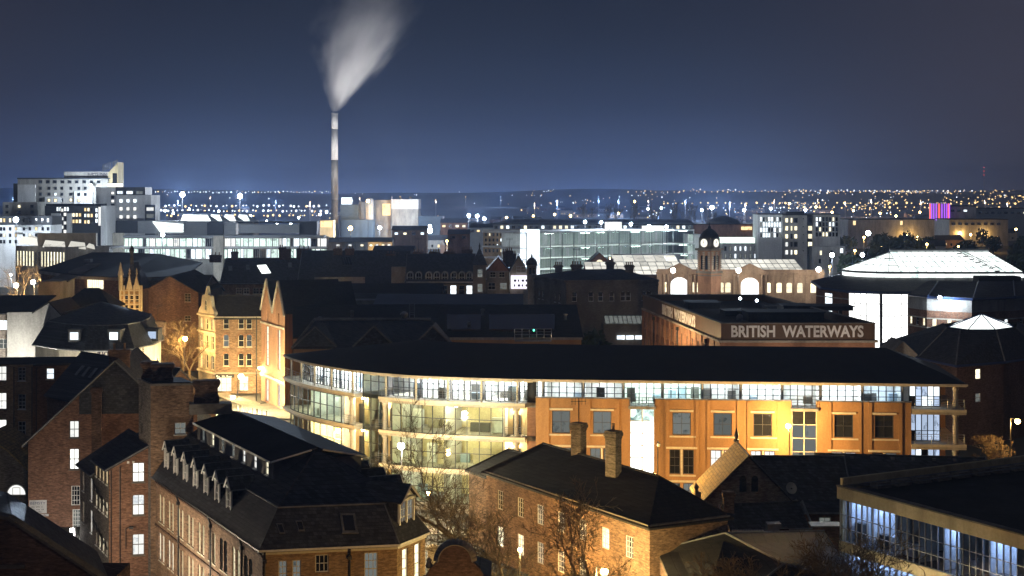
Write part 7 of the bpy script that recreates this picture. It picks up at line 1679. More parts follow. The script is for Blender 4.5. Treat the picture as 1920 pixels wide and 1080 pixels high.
for px in (2, 8, 19, 30, 45, 56, 68, 80, 90):
    fwin(t, px, 413, 4.5, 8, Y + .6, pick(LM)); fwin(t, px, 429, 4.5, 6.5, Y, pick(DK) if px not in (30, 68) else 'lit_amber'); fwin(t, px, 441, 4.5, 6.5, Y, pick(DK) if px != 30 else 'lit_amber'); fwin(t, px, 453, 4.5, 6.5, Y, pick(DK))
for px in (13, 36, 60): fwin(t, px, 387, 6, 6, Y + 40, 'lit_warm' if px == 36 else 'glass_dark'); fwin(t, px, 398, 6, 5, Y + 40, 'glass_dark')
for py in (423, 436): fx(t, 'balcony', 27, 40, py, py + 1, Y - 1.5, 1.5, 'concrete'); fx(t, 'balcony', 62, 76, py, py + 1, Y - 1.5, 1.5, 'concrete')
# stone hall with long glowing rooflights
Y = 510; t = thing('rooflit_hall', 'grey stone hall with a row of long glowing rooflights at far left', 'building', XY(110, Y) + Vector((0, 8, GZ))); f = Fr(XY(30, Y + 8), XY(122, Y - 6)); mb = MB()
facade(t, mb, f, GZ, ZZ(462, Y), [(f.L * (k + .5) / 16, ZZ(500, Y), .85, 5.0, 'plain_1_3', 'lit_cream' if k not in (6, 7) else 'glass_dark', 'white_paint') for k in range(16)], .2); facade(t, mb, Fr(f.p1, XY(205, Y + 10)), GZ, ZZ(462, Y), [], .2); part(mb, 'wall', t, 'concrete')
for a in ((35, 71, 443, 459), (80, 123, 450, 466), (128, 161, 452, 466), (162, 178, 456, 466), (55, 70, 441, 446)):
    mb = MB(); mb.slab([D(a[0], a[3] - 4, Y), D(a[1], a[3], Y - 2), D(a[1] - 2, a[2] + 3, Y + 8), D(a[0] + 5, a[2], Y + 9)], .3); part(mb, 'rooflight', t, 'rooflight_glow')
fx(t, 'parapet', 70, 180, 437, None, Y + 14, 2, 'stone'); fx(t, 'roof', 30, 205, 464, 467, Y + 10, 20, 'roof_felt')
# glazed offices
Y = 600; t = thing('glazed_office_block', 'wide glazed office block with lit green-white floors and rooftop plant boxes', 'building', XY(410, Y) + Vector((0, 10, GZ)))
fx(t, 'core', 215, 604, 446, None, Y + 5, 22, 'concrete')
for nm, x0, x1, y0, y1, dy, m in (('plant_box', 207, 257, 414, 437, 8, 'cladding_dark'), ('plant_box', 257.3, 345, 414, 438, 9, 'cladding_grey'), ('plant_box', 345.3, 388, 417, 441, 10, 'cladding_grey'), ('plant_box', 388.3, 418, 418, 441, 8, 'cladding_dark'), ('plant_box', 418.3, 442, 417, 440, 9, 'cladding_grey'), ('plant_box', 448, 561, 421, 437, 8, 'cladding_grey'), ('plant_box', 561.3, 594, 415, 440, 10, 'cladding_dark'), ('plant_deck', 345, 560, 415, 419, 14, 'roof_felt'), ('roof_canopy', 228, 608, 441.5, 445.5, -1, 'cladding_grey'), ('floor_slab', 228, 612, 463, 465.5, -.6, 'render_white'), ('pillar', 207, 230, 437, None, -1.5, 'stone_pale'), ('pillar', 400, 418.5, 442, None, -1.6, 'stone_pale')): fx(t, nm, x0, x1, y0, y1, Y + dy, 6 if 'plant' in nm else 6.5 if 'roof' in nm else 3, m)
for y0, y1, k in ((446, 463, 0), (466, 486, 1)):
    x = 232
    while x < 604:
        w = RNG.choice([6, 9, 12]);
        if 396 < x + w / 2 < 420: x += w; continue
        fwin(t, x + w / 2, (y0 + y1) / 2, w - .3, y1 - y0 - .6, Y + 2, pick([('lit_green', .55), ('lit_cool', .2), ('lit_white', .15), ('glass_dark', .1)]), 'grey_steel', 2); x += w
mb = MB(); mb.slab([D(300, 434, Y + 7.9), D(344, 434, Y + 7.9), D(344, 420, Y + 8.3), D(286, 415, Y + 8.3)], .3); part(mb, 'sloping_rooflight', t, 'skylight_glow')
for k in range(4):
    x = 339 + k * 33 if k == 0 else 392 + (k - 1) * 26; w = 56 if k == 0 else 25; mb = MB(); Yt = 650; mb.slab([D(x, 413, Yt), D(x + w, 415, Yt), D(x + w - 6, 403, Yt + 10), D(x + 4, 402, Yt + 10)], .3); part(mb, 'saw_tooth_rooflight', t, 'skylight_glow'); mb = MB(); mb.add([D(x + w + .5, 416, Yt - .2), D(x + w + 17, 416, Yt - .2), D(x + w - 4, 402, Yt - .2), D(x + w + .5, 416, Yt + 10), D(x + w + 17, 416, Yt + 10), D(x + w - 4, 402, Yt + 10)], [(0, 1, 2), (5, 4, 3), (1, 4, 5, 2), (0, 2, 5, 3)]); part(mb, 'saw_tooth_end', t, 'cladding_grey')
fx(t, 'rear_range', 336, 475, 414, None, 651, 14, 'concrete')
# energy plant and its chimney
Y = 1090; t = thing('plant_chimney', 'tall slim banded chimney with white top breathing steam', 'chimney', XY(627.5, Y) + Vector((0, 0, GZ))); c = XY(627.5, Y); rr = 13.2 * Y / F / 2
def band(nm, y0, y1, r0, r1, m): mb = MB(); mb.lathe((c.x, c.y, 0), [(r0, ZZ(y1, Y) if y1 else GZ), (r1, ZZ(y0, Y))], 20); part(mb, nm, t, m, True)
band('top_band', 212, 242, rr * .94, rr * .92, 'render_white'); band('shaft', 242, 300, rr * .97, rr * .94, 'render_white'); band('shaft', 300, 375, rr * 1.0, rr * .97, 'concrete'); band('shaft', 375, None, rr * 1.05, rr, 'concrete'); mb = MB(); mb.lathe((c.x, c.y, ZZ(214, Y)), [(rr, 0), (rr * 1.05, .4), (rr, .9)], 20); part(mb, 'rim', t, 'cladding_grey')  # upper shaft given a paler colour to carry the light on it
t = thing('energy_plant', 'floodlit energy plant of stacked boxes with a big white-topped hall', 'building', XY(710, Y) + Vector((0, 10, GZ)))
for nm, x0, x1, y0, dy, dp, m in (('hall', 734, 784, 374.5, 0, 30, 'render_grey'), ('boiler_block', 638, 672, 384, 3, 20, 'cladding_blue'), ('tower', 701, 733, 375, 4, 20, 'stone'), ('link', 672.5, 700, 379, 8, 15, 'cladding_grey'), ('annexe', 784.5, 830, 406, 5, 25, 'cladding_blue'), ('front_shed', 640, 700, 412, -12, 12, 'cladding_blue')): fx(t, nm, x0, x1, y0, None, Y + dy, dp, m)
fx(t, 'hall_top', 733.5, 784.5, 373.6, 392, Y - .6, 31, 'render_white'); mb = MB(); q = XY(693, Y - 2); mb.lathe((q.x, q.y, 0), [(2.9, GZ), (2.9, ZZ(375, Y)), (2.2, ZZ(372, Y))], 16); part(mb, 'silo', t, 'render_white', True); fx(t, 'glazed_box', 640, 658, 370.5, 383, Y + 4, 8, 'lit_cool'); fx(t, 'tower_glow', 717, 732, 382, 404, Y + 3.6, .4, 'lit_amber')  # glowing panel stands in for orange light falling on the tower
for px in (735, 752): mb = MB(); mb.tube(D(px, 374, Y + 5), D(px, 368, Y + 5), .5, n=6); part(mb, 'flue', t, 'grey_steel')
t = thing('gold_lit_store', 'small gold-lit store at the foot of the tall chimney', 'building', XY(612, 820) + Vector((0, 5, GZ))); fx(t, 'wall', 600, 625, 413, None, 820, 10, 'render_cream'); fx(t, 'sign_band', 601, 622, 415, 426, 819.5, .4, 'lit_amber')
for i, (x0, x1, y0, Y, m, lab) in enumerate(((826, 876, 411, 980, 'terracotta', 'long orange-lit shed beyond the floodlit yard'), (600, 690, 447, 700, 'concrete', 'low pale station-side shed with lit hoardings below the chimney'), (690, 735, 447, 690, 'render_white', 'low shed with bright hoardings right of the pale shed'), (735, 800, 425, 760, 'brick_dark', 'dark terraced houses in front of the white-topped hall'), (840, 880, 432, 640, 'brick_red', 'red gabled house with two lit windows by the yard'), (880, 925, 420, 760, 'cladding_grey', 'grey shed behind the floodlit yard'), (700, 775, 463, 520, 'roof_zinc', 'blue grey flat-roofed shed behind the terrace stacks'))):
    t = thing('far_shed', lab, 'building', XY((x0 + x1) / 2, Y) + Vector((0, 5, GZ))); mr, mb = MB(), MB(); f = Fr(XY(x0, Y), XY(x1, Y)); facade(t, mb, f, GZ, ZZ(y0 + 6, Y), [], .1); [facade(t, mb, g, GZ, ZZ(y0 + 6, Y), [], .1) for g in (Fr(f.p1, f.p1 + f.n * 12), Fr(f.p1 + f.n * 12, f.p0 + f.n * 12), Fr(f.p0 + f.n * 12, f.p0))]
    gable_roof(mr, mb, f.p0, f.u, f.L, 12, ZZ(y0 + 6, Y), 7 * Y / F); part(mb, 'wall', t, m); part(mr, 'roof', t, 'slate')
    for k in range(4 if i != 4 else 2): fwin(t, x0 + (x1 - x0) * (k + .5) / (4 if i != 4 else 2), y0 + 13, 7, 5, Y, pick(LM if i not in (1, 2) else [('lit_warm', .4), ('lit_white', .6)]))
# brick offices lit by sodium lamps
Y = 610; t = thing('sodium_lit_offices', 'brick offices washed gold by street lamps left of the glass car park', 'building', XY(950, Y) + Vector((0, 8, GZ))); fx(t, 'wall', 906, 987, 433, None, Y, 14, 'brick_buff'); fx(t, 'roof', 905, 988, 431, 433, Y - .4, 15, 'stone')
for r_ in range(4):
    for k in range(11): fwin(t, 911 + k * 7.2, 440 + r_ * 10, 3.2, 6, Y, pick(DK))
Y = 720; t = thing('long_dark_offices', 'long low dark-roofed offices behind the glass car park', 'building', XY(1090, Y) + Vector((0, 8, GZ))); fx(t, 'wall', 925, 1300, 418, None, Y, 22, 'cladding_grey'); mb = MB(); mb.slab([D(920, 419, Y - 2), D(1305, 420, Y - 2), D(1290, 411, Y + 20), D(960, 411, Y + 20)], .5); part(mb, 'roof', t, 'slate')
for k in range(34): fwin(t, 930 + k * 11, 426, 6.5, 7, Y, pick([('glass_dark', .6), ('lit_cool', .25), ('lit_warm', .15)]), 'grey_steel', 1)
# glass car park: real decks between glass fins
Cp = thing('glass_car_park', 'brilliantly lit multi-storey car park with green glass fins', 'car park', XY(1130, 545) + Vector((0, 10, GZ))); fp = Fr(XY(988, 520), XY(1302, 566))
zt = ZZ(436, 520); lv = [GZ, GZ + 4.2, GZ + 8.0, GZ + 11.8, GZ + 15.6, zt]
for i, z in enumerate(lv[1:]): mb = MB(); mb.box(fp.at(0, z - .5, 0), fp.u * fp.L, fp.n * 26, (0, 0, .5)); part(mb, 'deck', Cp, 'render_white')
mb = MB(); mb.box(fp.at(0, GZ, 14), fp.u * fp.L, fp.n * .5, (0, 0, zt - GZ)); part(mb, 'spine_wall', Cp, 'render_white')
for z0, z1 in zip(lv[:-1], lv[1:]):
    for k in range(10): s = fp.L * (k + .5) / 10; mb = MB(); mb.box(fp.at(s - 1.6, z1 - .62, 1.5 + (k % 3)), fp.u * 3.2, fp.n * 1.2, (0, 0, .1)); part(mb, 'ceiling_light', Cp, 'ceiling_green')
    nf = 74
    for k in range(nf):
        if RNG.random() < .12: continue
        a, b = fp.at(fp.L * k / nf, 0, -.6), fp.at(fp.L * (k + .8) / nf, 0, -.6 + RNG.uniform(-.1, .1)); o = upane(Cp, a.xy, b.xy, z0 + .9, z1 - .1 + RNG.uniform(-.3, .3), 'glass_green'); o.name = 'glass_fin'; o.matrix_parent_inverse = pinv(Cp)
mb = MB(); 
for k in range(16): s = fp.L * k / 15; mb.tube(fp.at(s, GZ, .3), fp.at(s, zt, .3), .18, n=5)
part(mb, 'column', Cp, 'grey_steel'); mb = MB(); mb.box(fp.at(0, GZ, -1.2), fp.u * 4.5, fp.n * 5, (0, 0, zt - GZ + 1)); part(mb, 'stair_tower', Cp, 'lit_cool'); mb = MB(); mb.box(fp.at(fp.s_of(1158), zt, 3), fp.u * 4.5, fp.n * 4, (0, 0, 3)); part(mb, 'lift_head', Cp, 'lit_white'); mb = MB(); mb.box(fp.at(fp.L * .76, zt, 4), fp.u * 7, fp.n * 4, (0, 0, 1.4)); part(mb, 'lift_head', Cp, 'lit_white')
fx(Cp, 'end_block', 1290, 1316, 440, None, 568, 14, 'render_white')
# white flats
Wf = thing('white_flats_tower', 'white flats tower with glazed corner and stacked dark window columns', 'flats', XY(1500, 600) + Vector((0, 8, GZ))); Y = 600
for nm, x0, x1, y0, dy, dp, m in (('glazed_wing', 1422, 1467, 402, 2, 14, 'render_white'), ('slab_wall', 1468, 1513, 404, 0, 15, 'render_grey'), ('recess_wall', 1513.3, 1525, 403, 4, 10, 'cladding_dark'), ('end_wing', 1525.3, 1575, 402, 1, 14, 'render_grey'), ('podium', 1524, 1584, 462, -4, 18, 'render_grey'), ('long_wing', 1355, 1462, 456, 10, 14, 'render_white'), ('roof_plant', 1474, 1508, 397, 5, 8, 'cladding_dark')): fx(Wf, nm, x0, x1, y0, None, Y + dy, dp, m)
fx(Wf, 'roof_edge', 1421, 1576, 401, 402.4, Y - .5, 16, 'cladding_dark'); fx(Wf, 'glass_storey', 1352, 1464, 446, 455.8, Y + 11, 10, 'lit_green')
for k in range(8):
    for r_ in range(4): fwin(Wf, 1427 + k * 5.1, 411 + r_ * 10, 4.2, 8.5, Y + 2, pick([('lit_cool', .6), ('lit_dim', .2), ('glass_dark', .2)]), 'white_paint')
for r_ in range(5):
    py = 413 + r_ * 15
    for px, w in ((1475, 6.5), (1484, 4), (1492, 7)): fwin(Wf, px, py, w, 9.5, Y, pick([('lit_warm', .3), ('glass_dark', .5), ('lit_white', .2)]))
    fwin(Wf, 1519, py, 9, 10, Y + 4, pick([('lit_warm', .3), ('glass_dark', .7)])); fwin(Wf, 1506, py - 3, 1.6, 2.5, Y, 'glass_dark')
for k in range(7):
    for r_ in range(4): fwin(Wf, 1531.5 + k * 6.2, 411 + r_ * 9.5, 4.2, 8, Y + 1, pick([('glass_dark', .55), ('lit_cool', .3), ('lit_warm', .15)]))
for px in (1539, 1559): fwin(Wf, px, 474, 4.5, 9, Y - 4, 'lit_warm' if px < 1550 else 'glass_dark'); fwin(Wf, px - 2, 490, 4.5, 9, Y - 4, 'glass_dark'); fwin(Wf, 1578, 470, 7, 10, Y - 4, 'lit_cool')
for k in range(11): fwin(Wf, 1360 + k * 9.4, 466, 4.2, 9, Y + 10, pick([('lit_dim', .5), ('lit_cool', .3), ('glass_dark', .2)])); fwin(Wf, 1360 + k * 9.4, 480, 4.2, 9, Y + 10, pick([('lit_dim', .5), ('lit_cool', .3), ('glass_dark', .2)]))
# sheds and boxes at the right
for x0, x1, y0, y1, Y, m, lab in ((1590, 1752, 412, 434, 950, 'render_grey', 'long white retail shed with two green panels'), (1300, 1425, 421, 434, 900, 'terracotta', 'low orange-lit supermarket with dark curved roof'), (1778, 1830, 387, 412, 1150, 'render_grey', 'plain grey box block beside the purple-lit drum'), (1830, 1935, 391, 410, 1180, 'cladding_grey', 'long grey shed at the far right edge'), (1780, 1890, 412, 432, 1000, 'concrete', 'low concrete shed under the grey box block')):
    t = thing('retail_shed', lab, 'building', XY((x0 + x1) / 2, Y) + Vector((0, 10, GZ))); fx(t, 'wall', x0, x1, y0, None, Y, 30, m); fx(t, 'roof', x0 - 1, x1 + 1, y0 - 1.5, y0, Y - 1, 32, 'roof_felt')
    if x0 == 1590:
        for px in (1602, 1690): fwin(t, px, 418, 6, 9, Y, 'lit_amber')
    elif x0 == 1300: mb = MB(); mb.lathe((XY(1357, Y + 12).x, Y + 12, ZZ(421, Y)), [(11, 0), (9, 2.2), (5, 4), (.5, 4.8)], 16); part(mb, 'domed_roof', t, 'slate', True); fx(t, 'sign_board', 1390, 1410, 425, 431, Y - 1, .5, 'lit_amber')
    else: [fwin(t, x0 + 8 + k * 12, y0 + 8, 7, 4, Y, pick(DK)) for k in range(int((x1 - x0 - 8) / 12))]
t = thing('purple_drum', 'ribbed drum building lit purple beside the grey box block', 'building', XY(1761, 1140) + Vector((0, 8, GZ))); c = XY(1761, 1148); mb = MB(); mb.lathe((c.x, c.y, 0), [(7.2, GZ), (7.2, ZZ(381, 1140))], 24); part(mb, 'wall', t, 'render_white')
for k in range(11):
    a = math.pi * (1.06 + .88 * k / 10); mb = MB(); x, y = c.x + 7.35 * math.cos(a), c.y + 7.35 * math.sin(a); mb.tube((x, y, ZZ(413, 1140)), (x, y, ZZ(382, 1140)), .38, n=6); part(mb, 'light_fin', t, 'purple_light' if k % 4 else 'far_red')
# radio mast on the skyline
t = thing('radio_mast', 'thin radio mast with red lamps on the right skyline', 'mast', XY(1845, 5200) + Vector((0, 0, GZ))); mb = MB(); mb.tube(XY(1845, 5200) + Vector((0, 0, GZ)), D(1845, 312, 5200), 1.2, .5, n=4); part(mb, 'pole', t, 'grey_steel')
for py in (314, 321, 328): mb = MB(); mb.lathe(D(1845, py, 5198), [(.1, -1.6), (1.6, 0), (.1, 1.6)], 8); part(mb, 'red_lamp', t, 'far_red')
# distant houses, shops and works on the plain
hm = []
for k in range(4):
    mb = MB(); w, d, h = RNG.uniform(9, 22), RNG.uniform(8, 11), RNG.uniform(4, 8); mb.ab(-w / 2, w / 2, 0, d, 0, h, 0); mb.add([(-w / 2 - .3, -.3, h), (w / 2 + .3, -.3, h), (w / 2 + .3, d + .3, h), (-w / 2 - .3, d + .3, h), (-w / 2, d / 2, h + 3), (w / 2, d / 2, h + 3)], [(0, 1, 5, 4), (2, 3, 4, 5), (1, 2, 5), (3, 0, 4), (3, 2, 1, 0)], 1)
    for i in range(int(w / 4)): x = -w / 2 + 2 + i * 4; mb.ab(x - .6, x + .6, -.06, -.01, 1.2, 2.8, 2 if RNG.random() < .45 else 3)
    hm.append(mb.mesh('far_house', [['brick_brown', 'render_grey', 'brick_dark', 'concrete'][k], 'slate', 'lit_amber', 'glass_dark']))
cnt = 0
for k in range(420):
    Y = 780 * (3600 / 780) ** RNG.random(); px = RNG.uniform(-20, 1940); x = (px - 960) * Y / F
    py = HY + F * (H - GZ) / Y
    if cnt >= 150: break
    if (600 < px < 800 and Y < 1150) or (920 < px < 1310 and Y < 900): continue
    o = link('far_house', hm[k % 4], None, Matrix.Translation((x, Y, GZ)) @ Matrix.Rotation(RNG.uniform(-.4, .4), 4, 'Z')); o['label'] = 'small pitched-roof house in the far town beyond the station'; o['category'] = 'house'; o['group'] = 'houses of the far town'; cnt += 1
# hills closing the view
mb = MB(); nx = 80; rowsH = [(4200, 0.9, 0), (5200, 20, 9), (6800, 38, 16), (8600, 46, 22), (10500, 30, 18)]; b0 = []
for j, (Y, z, am) in enumerate(rowsH):
    for i in range(nx + 1):
        x = (i / nx - .5) * Y * 1.05; zz = z + am * (math.sin(i * .23 + j * 1.3) * .6 + math.sin(i * .61 + j * 2.1) * .25 + .25 * math.sin(i * .09 + 1))
        mb.v.append((x, Y, zz if j else .9))
for j in range(len(rowsH) - 1):
    for i in range(nx): a = j * (nx + 1) + i; mb.f.append((a, a + 1, a + nx + 2, a + nx + 1)); mb.m.append(0)
struct('hills', mb.mesh('hills', 'ground', True))
def hill_z(x, Y):
    for j in range(len(rowsH) - 1):
        if rowsH[j][0] <= Y <= rowsH[j + 1][0]:
            t = (Y - rowsH[j][0]) / (rowsH[j + 1][0] - rowsH[j][0]); zs = []
            for q in (j, j + 1):
                i = (x / (rowsH[q][0] * 1.05) + .5) * nx; zs.append((rowsH[q][1] + rowsH[q][2] * (math.sin(i * .23 + q * 1.3) * .6 + math.sin(i * .61 + q * 2.1) * .25 + .25 * math.sin(i * .09 + 1))) if q else .9)
            return zs[0] * (1 - t) + zs[1] * t
    return .9
# countless lights of the far suburbs, one mass of tiny globes
ICO = [(0, 0, -1), (.72, -.53, -.45), (-.28, -.85, -.45), (-.89, 0, -.45), (-.28, .85, -.45), (.72, .53, -.45), (.28, -.85, .45), (-.72, -.53, .45), (-.72, .53, .45), (.28, .85, .45), (.89, 0, .45), (0, 0, 1)]
ICF = [(0, 1, 2), (1, 0, 5), (0, 2, 3), (0, 3, 4), (0, 4, 5), (1, 5, 10), (2, 1, 6), (3, 2, 7), (4, 3, 8), (5, 4, 9), (1, 10, 6), (2, 6, 7), (3, 7, 8), (4, 8, 9), (5, 9, 10), (6, 10, 11), (7, 6, 11), (8, 7, 11), (9, 8, 11), (10, 9, 11)]
mb = MB()
def globe(x, Y, z, r, mi): mb.add([(x + a * r, Y + b * r, z + c * r) for a, b, c in ICO], ICF, mi)
CL = [(RNG.uniform(1250, 1930) if RNG.random() < .7 else RNG.uniform(0, 1300), RNG.uniform(4300, 8000) if RNG.random() < .6 else RNG.uniform(1500, 4300)) for _ in range(46)]
for k in range(560):
    right = RNG.random() < .72; px = RNG.uniform(1250, 1930) if right else RNG.uniform(-10, 1300)
    Y = RNG.uniform(4300, 8200) if RNG.random() < (.62 if right else .40) else 1300 * (4300 / 1300) ** (RNG.random() ** .7); 
    if RNG.random() < .7: c_ = CL[int(RNG.random() ** 1.5 * 46)]; px, Y = c_[0] + RNG.gauss(0, 22), max(1300, c_[1] + RNG.gauss(0, 260))
    x = (px - 960) * Y / F; z = max(hill_z(x, Y), .9) + 8
    mi = 1 if RNG.random() < ((.25 + .65 * max(0, (px - 1150) / 700)) if px > 1150 else .42) else RNG.choice([0, 0, 2])
    globe(x, Y, z, Y * RNG.choice([.00020, .00025, .0003, .0004]) * RNG.uniform(.8, 1.2), mi)
for y_, n_, x0, x1, mi in ((360.0, 60, 280, 640, 0), (359, 70, 1180, 1900, 1), (366, 80, 1250, 1920, 1), (374, 60, 1100, 1900, 1), (372, 40, 640, 1100, 0), (357.5, 35, 1480, 1830, 0), (381, 46, 1240, 1920, 1), (389, 30, 1480, 1920, 1), (386, 34, 290, 620, 0), (395, 36, 290, 620, 0), (404, 26, 300, 610, 1)):
    for k in range(n_):
        px = x0 + (x1 - x0) * (k + RNG.uniform(-.35, .35)) / n_; Y = 5600 if y_ < 362 else F * 26 / max(y_ - 362, 4.5); big = 1.7 if y_ > 378 else 1.0; x = (px - 960) * Y / F
        globe(x, Y, ZZ(y_ + RNG.uniform(-1.2, 1.2), Y), big * Y * RNG.choice([.00025, .0003, .00045]), mi if RNG.random() < .8 else 1)
o = link('distant_town_lights', mb.mesh('distant_town_lights', ['far_white', 'far_sodium', 'far_blue'])); o['kind'] = 'stuff'; o['label'] = 'scattered white and orange lights of the far suburbs along the skyline'
# ================================================================ LAMPS
def street_lamp(label, p, col, power, mat, ground=GZ, arm=(0, -1.0), head=.28, group=None, name='street_lamp', post='black_iron', cat='street lamp', light=True):
    """post, arm and lantern; p is the lantern itself"""
    t = thing(name, label, cat, (p.x - arm[0], p.y - arm[1], ground), group)
    b = Vector((p.x - arm[0], p.y - arm[1], ground)); top = Vector((b.x, b.y, p.z + head)); mb = MB()
    mb.tube(b, b + Vector((0, 0, 1.2)), .12, n=6); mb.tube(b + Vector((0, 0, 1.2)), top, .075, .05, n=6); part(mb, 'post', t, post)
    mb = MB(); mb.tube(top, Vector((p.x, p.y, p.z + head)), .04, n=5); part(mb, 'arm', t, post)
    mb = MB(); mb.lathe(p, [(head * .55, head * .86), (head * .5, head * 1.0), (.04, head * 1.12)], 10); part(mb, 'lamp_hood', t, post)
    mb = MB(); mb.lathe(p, [(head * math.cos(a), head * math.sin(a)) for a in [R(-88 + 148 * i / 8) for i in range(9)]], 12); part(mb, 'lantern', t, mat, True)
    if light: point_light('lamp_light', p + Vector((0, 0, -head - .15)), col, power, .2, t)
    return t
street_lamp('bright white street lamp on a tall post before the curved glass front', D(752, 836, 157), (1.0, .88, .56), 15000, 'lamp_white', head=.36)
street_lamp('sodium lamp standing close to the orange office front', D(1478, 799, 158.5), (1.0, .60, .22), 7500, 'lamp_sodium', arm=(0, .6))
street_lamp('dark unlit lamp post before the tall white stair window', D(1235, 834, 155), SOD, 0, 'render_white', light=False, head=.2)
street_lamp('sodium lamp shining through the bare trees on the brick house', D(975, 1031, 127), SOD, 6500, 'lamp_sodium', arm=(0, -.5), head=.2)
street_lamp('sodium lamp at the foot of the brick house wall', D(1133, 1072, 118), (1.0, .72, .28), 8000, 'lamp_sodium', arm=(.6, -.3), head=.3)
street_lamp('sodium lamp beside the golden bare tree at the right edge', D(1908, 790, 172), SOD, 3600, 'lamp_sodium', arm=(.8, 0), head=.3)
street_lamp('sodium lamp between the street trees at the left junction', D(347, 635, 262), SOD, 7500, 'lamp_sodium', arm=(0, .8), head=.42)
street_lamp('sodium lamp low by the Victorian corner house', D(452, 706, 256), (1.0, .70, .28), 4800, 'lamp_sodium', arm=(.5, .3), head=.5)
street_lamp('sodium lamp between the corner house and the twin gables', D(487, 690, 253), (1.0, .68, .26), 3000, 'lamp_sodium', arm=(.5, .3), head=.3)
street_lamp('white lamp lighting the junction forecourt', D(437, 745, 236), (1.0, .80, .42), 52000, 'lamp_white', arm=(.5, .3), head=.3)
street_lamp('sodium lamp under the curved front by its left bay', D(634, 807, 178), SOD, 7000, 'lamp_sodium', arm=(-.3, -.3), head=.3)
street_lamp('white lamp on a bracket in the court below the painted sign', D(135, 994, 152), (1.0, .93, .85), 1100, 'lamp_white', arm=(-.2, -.3), head=.22)
street_lamp('sodium lamp on the far side of the pale rendered gable', D(121, 578, 262), SOD, 12000, 'lamp_sodium', arm=(.5, 0), head=.4)
street_lamp('white lamp in the lane below the pale rendered gable', Vector((XY(40, 240).x, 240, 4.5)), (1, .96, .86), 26000, 'lamp_white', head=.3)
street_lamp('white lamp in the lane before the curved stone house', Vector((XY(150, 219).x, 219, 5.0)), (1, .93, .75), 17000, 'lamp_white', head=.3)
street_lamp('sodium lamp in the lane before the Gothic front', Vector((XY(246, 280).x, 280, 9.0)), SOD, 11000, 'lamp_sodium', head=.3)
street_lamp('swan-necked lamp post by the stone gate pier', D(803, 925, 142), SOD, 900, 'lamp_sodium', arm=(-.9, 0), head=.2)
street_lamp('sodium lamp in the street before the near mansard front', Vector((2.0, 90, 4.0)), SOD, 7500, 'lamp_sodium', head=.3)
street_lamp('sodium lamp in the back court beside the brick wing', Vector((-37.5, 124, 6.5)), (1, .78, .52), 4500, 'lamp_sodium', head=.3)
street_lamp('added unseen lamp brightening the tan fascia of the blue glass office', Vector((26.5, 114.5, 4.6)), (1.0, .82, .5), 1700, 'lamp_white', head=.3)  # added below the view to brighten the office fascia
street_lamp('added hidden sodium lamp lighting the letters on the warehouse side', Vector((XY(1218, 226).x, 226, 11.6)), (1, .68, .34), 12000, 'lamp_sodium', head=.3)  # added behind the curved roof ridge to light the parapet letters
street_lamp('sodium lamp in the lane before the lettered warehouse front', Vector((40, 192, 9.0)), (1, .82, .66), 5500, 'lamp_sodium', head=.3)
for i, px in enumerate((30, 62, 98)): street_lamp('white globe lamp among trees at the left edge, %s from the edge' % ('first', 'second', 'third')[i], D(px, 535 - 6 * i, 392 + 10 * i), (1, .70, .34), 24000, 'lamp_white', head=.6)
# station forecourt
for i, (px, py) in enumerate(((1262, 507), (1385, 507), (1535, 505))): street_lamp('dazzling flood lamp above the station porches, %s the clock tower' % ('left of', 'just right of', 'far right of')[i], D(px, py, 438), (1, .93, .78), 3000, 'lamp_white', head=.7)
# floodlight masts
def flood(label, px, py, Y, power=26000, col=COOL, mat='lamp_cool', n=1, s=1.0, light=True, beam=0):
    p = D(px, py, Y); t = thing('floodlight_mast', label, 'floodlight', (p.x, p.y, GZ)); mb = MB(); mb.tube((p.x, p.y, GZ), p, .2 * s, .1 * s, n=6); part(mb, 'mast', t, 'black_iron')
    mb = MB(); mb.ab(p.x - .9 * s, p.x + .9 * s, p.y + .05, p.y + .2, p.z - .1 * s, p.z + .1 * s); part(mb, 'head_frame', t, 'grey_steel')
    for i in range(n):
        r_ = .92 * s; q = p + Vector(((i - (n - 1) / 2) * r_ * 1.7, 0, 0)); m2 = MB(); m2.lathe(q, [(r_ * math.cos(a), r_ * math.sin(a)) for a in [R(-85 + 170 * k / 8) for k in range(9)]], 12); part(m2, 'flood_lamp', t, mat, True)
    if light: point_light('lamp_light', p + Vector((0, -3.2 * s, 0)), col, power, .8, t)
    if beam:
        sl = bpy.data.lights.new('halo_spot', 'SPOT'); sl.energy = beam * .4; sl.color = (.62, .78, 1.0) if col is COOL else col; sl.spot_size = R(15); sl.spot_blend = .9; sl.shadow_soft_size = .6  # added spot aimed at the eye so haze glows round the lamp
        so = bpy.data.objects.new('halo_spot', sl); COL.objects.link(so); so.location = p + Vector((0, -2.2 * s, 0)); so.parent = t; so.matrix_parent_inverse = pinv(t); dv_ = Vector((0, 0, H)) - p; dv_.normalize(); so.rotation_euler = (dv_ + Vector((0, 0, .02))).to_track_quat('-Z', 'Y').to_euler()
flood('tall twin floodlight mast left of the other, above the saw-tooth roofs', 342, 365, 700, 100000, s=1.2, beam=5e6); flood('tall floodlight mast right of the other, above the saw-tooth roofs', 450, 368, 700, 100000, s=1.2, beam=5e6)
flood('floodlight in the yard below the white-topped hall', 712, 427, 820, 120000, s=1.0, beam=3.5e6); flood('brightest floodlight of the yard, nearest the big flare', 797, 432, 790, 190000, s=1.5, n=3, beam=9e6)
flood('sodium floodlight on the plant roof', 690, 377, 1075, 22000, SOD, 'lamp_sodium', s=1.2, beam=6e5); flood('sodium floodlight near the chimney foot', 657, 428, 800, 26000, SOD, 'lamp_sodium', s=1.2)
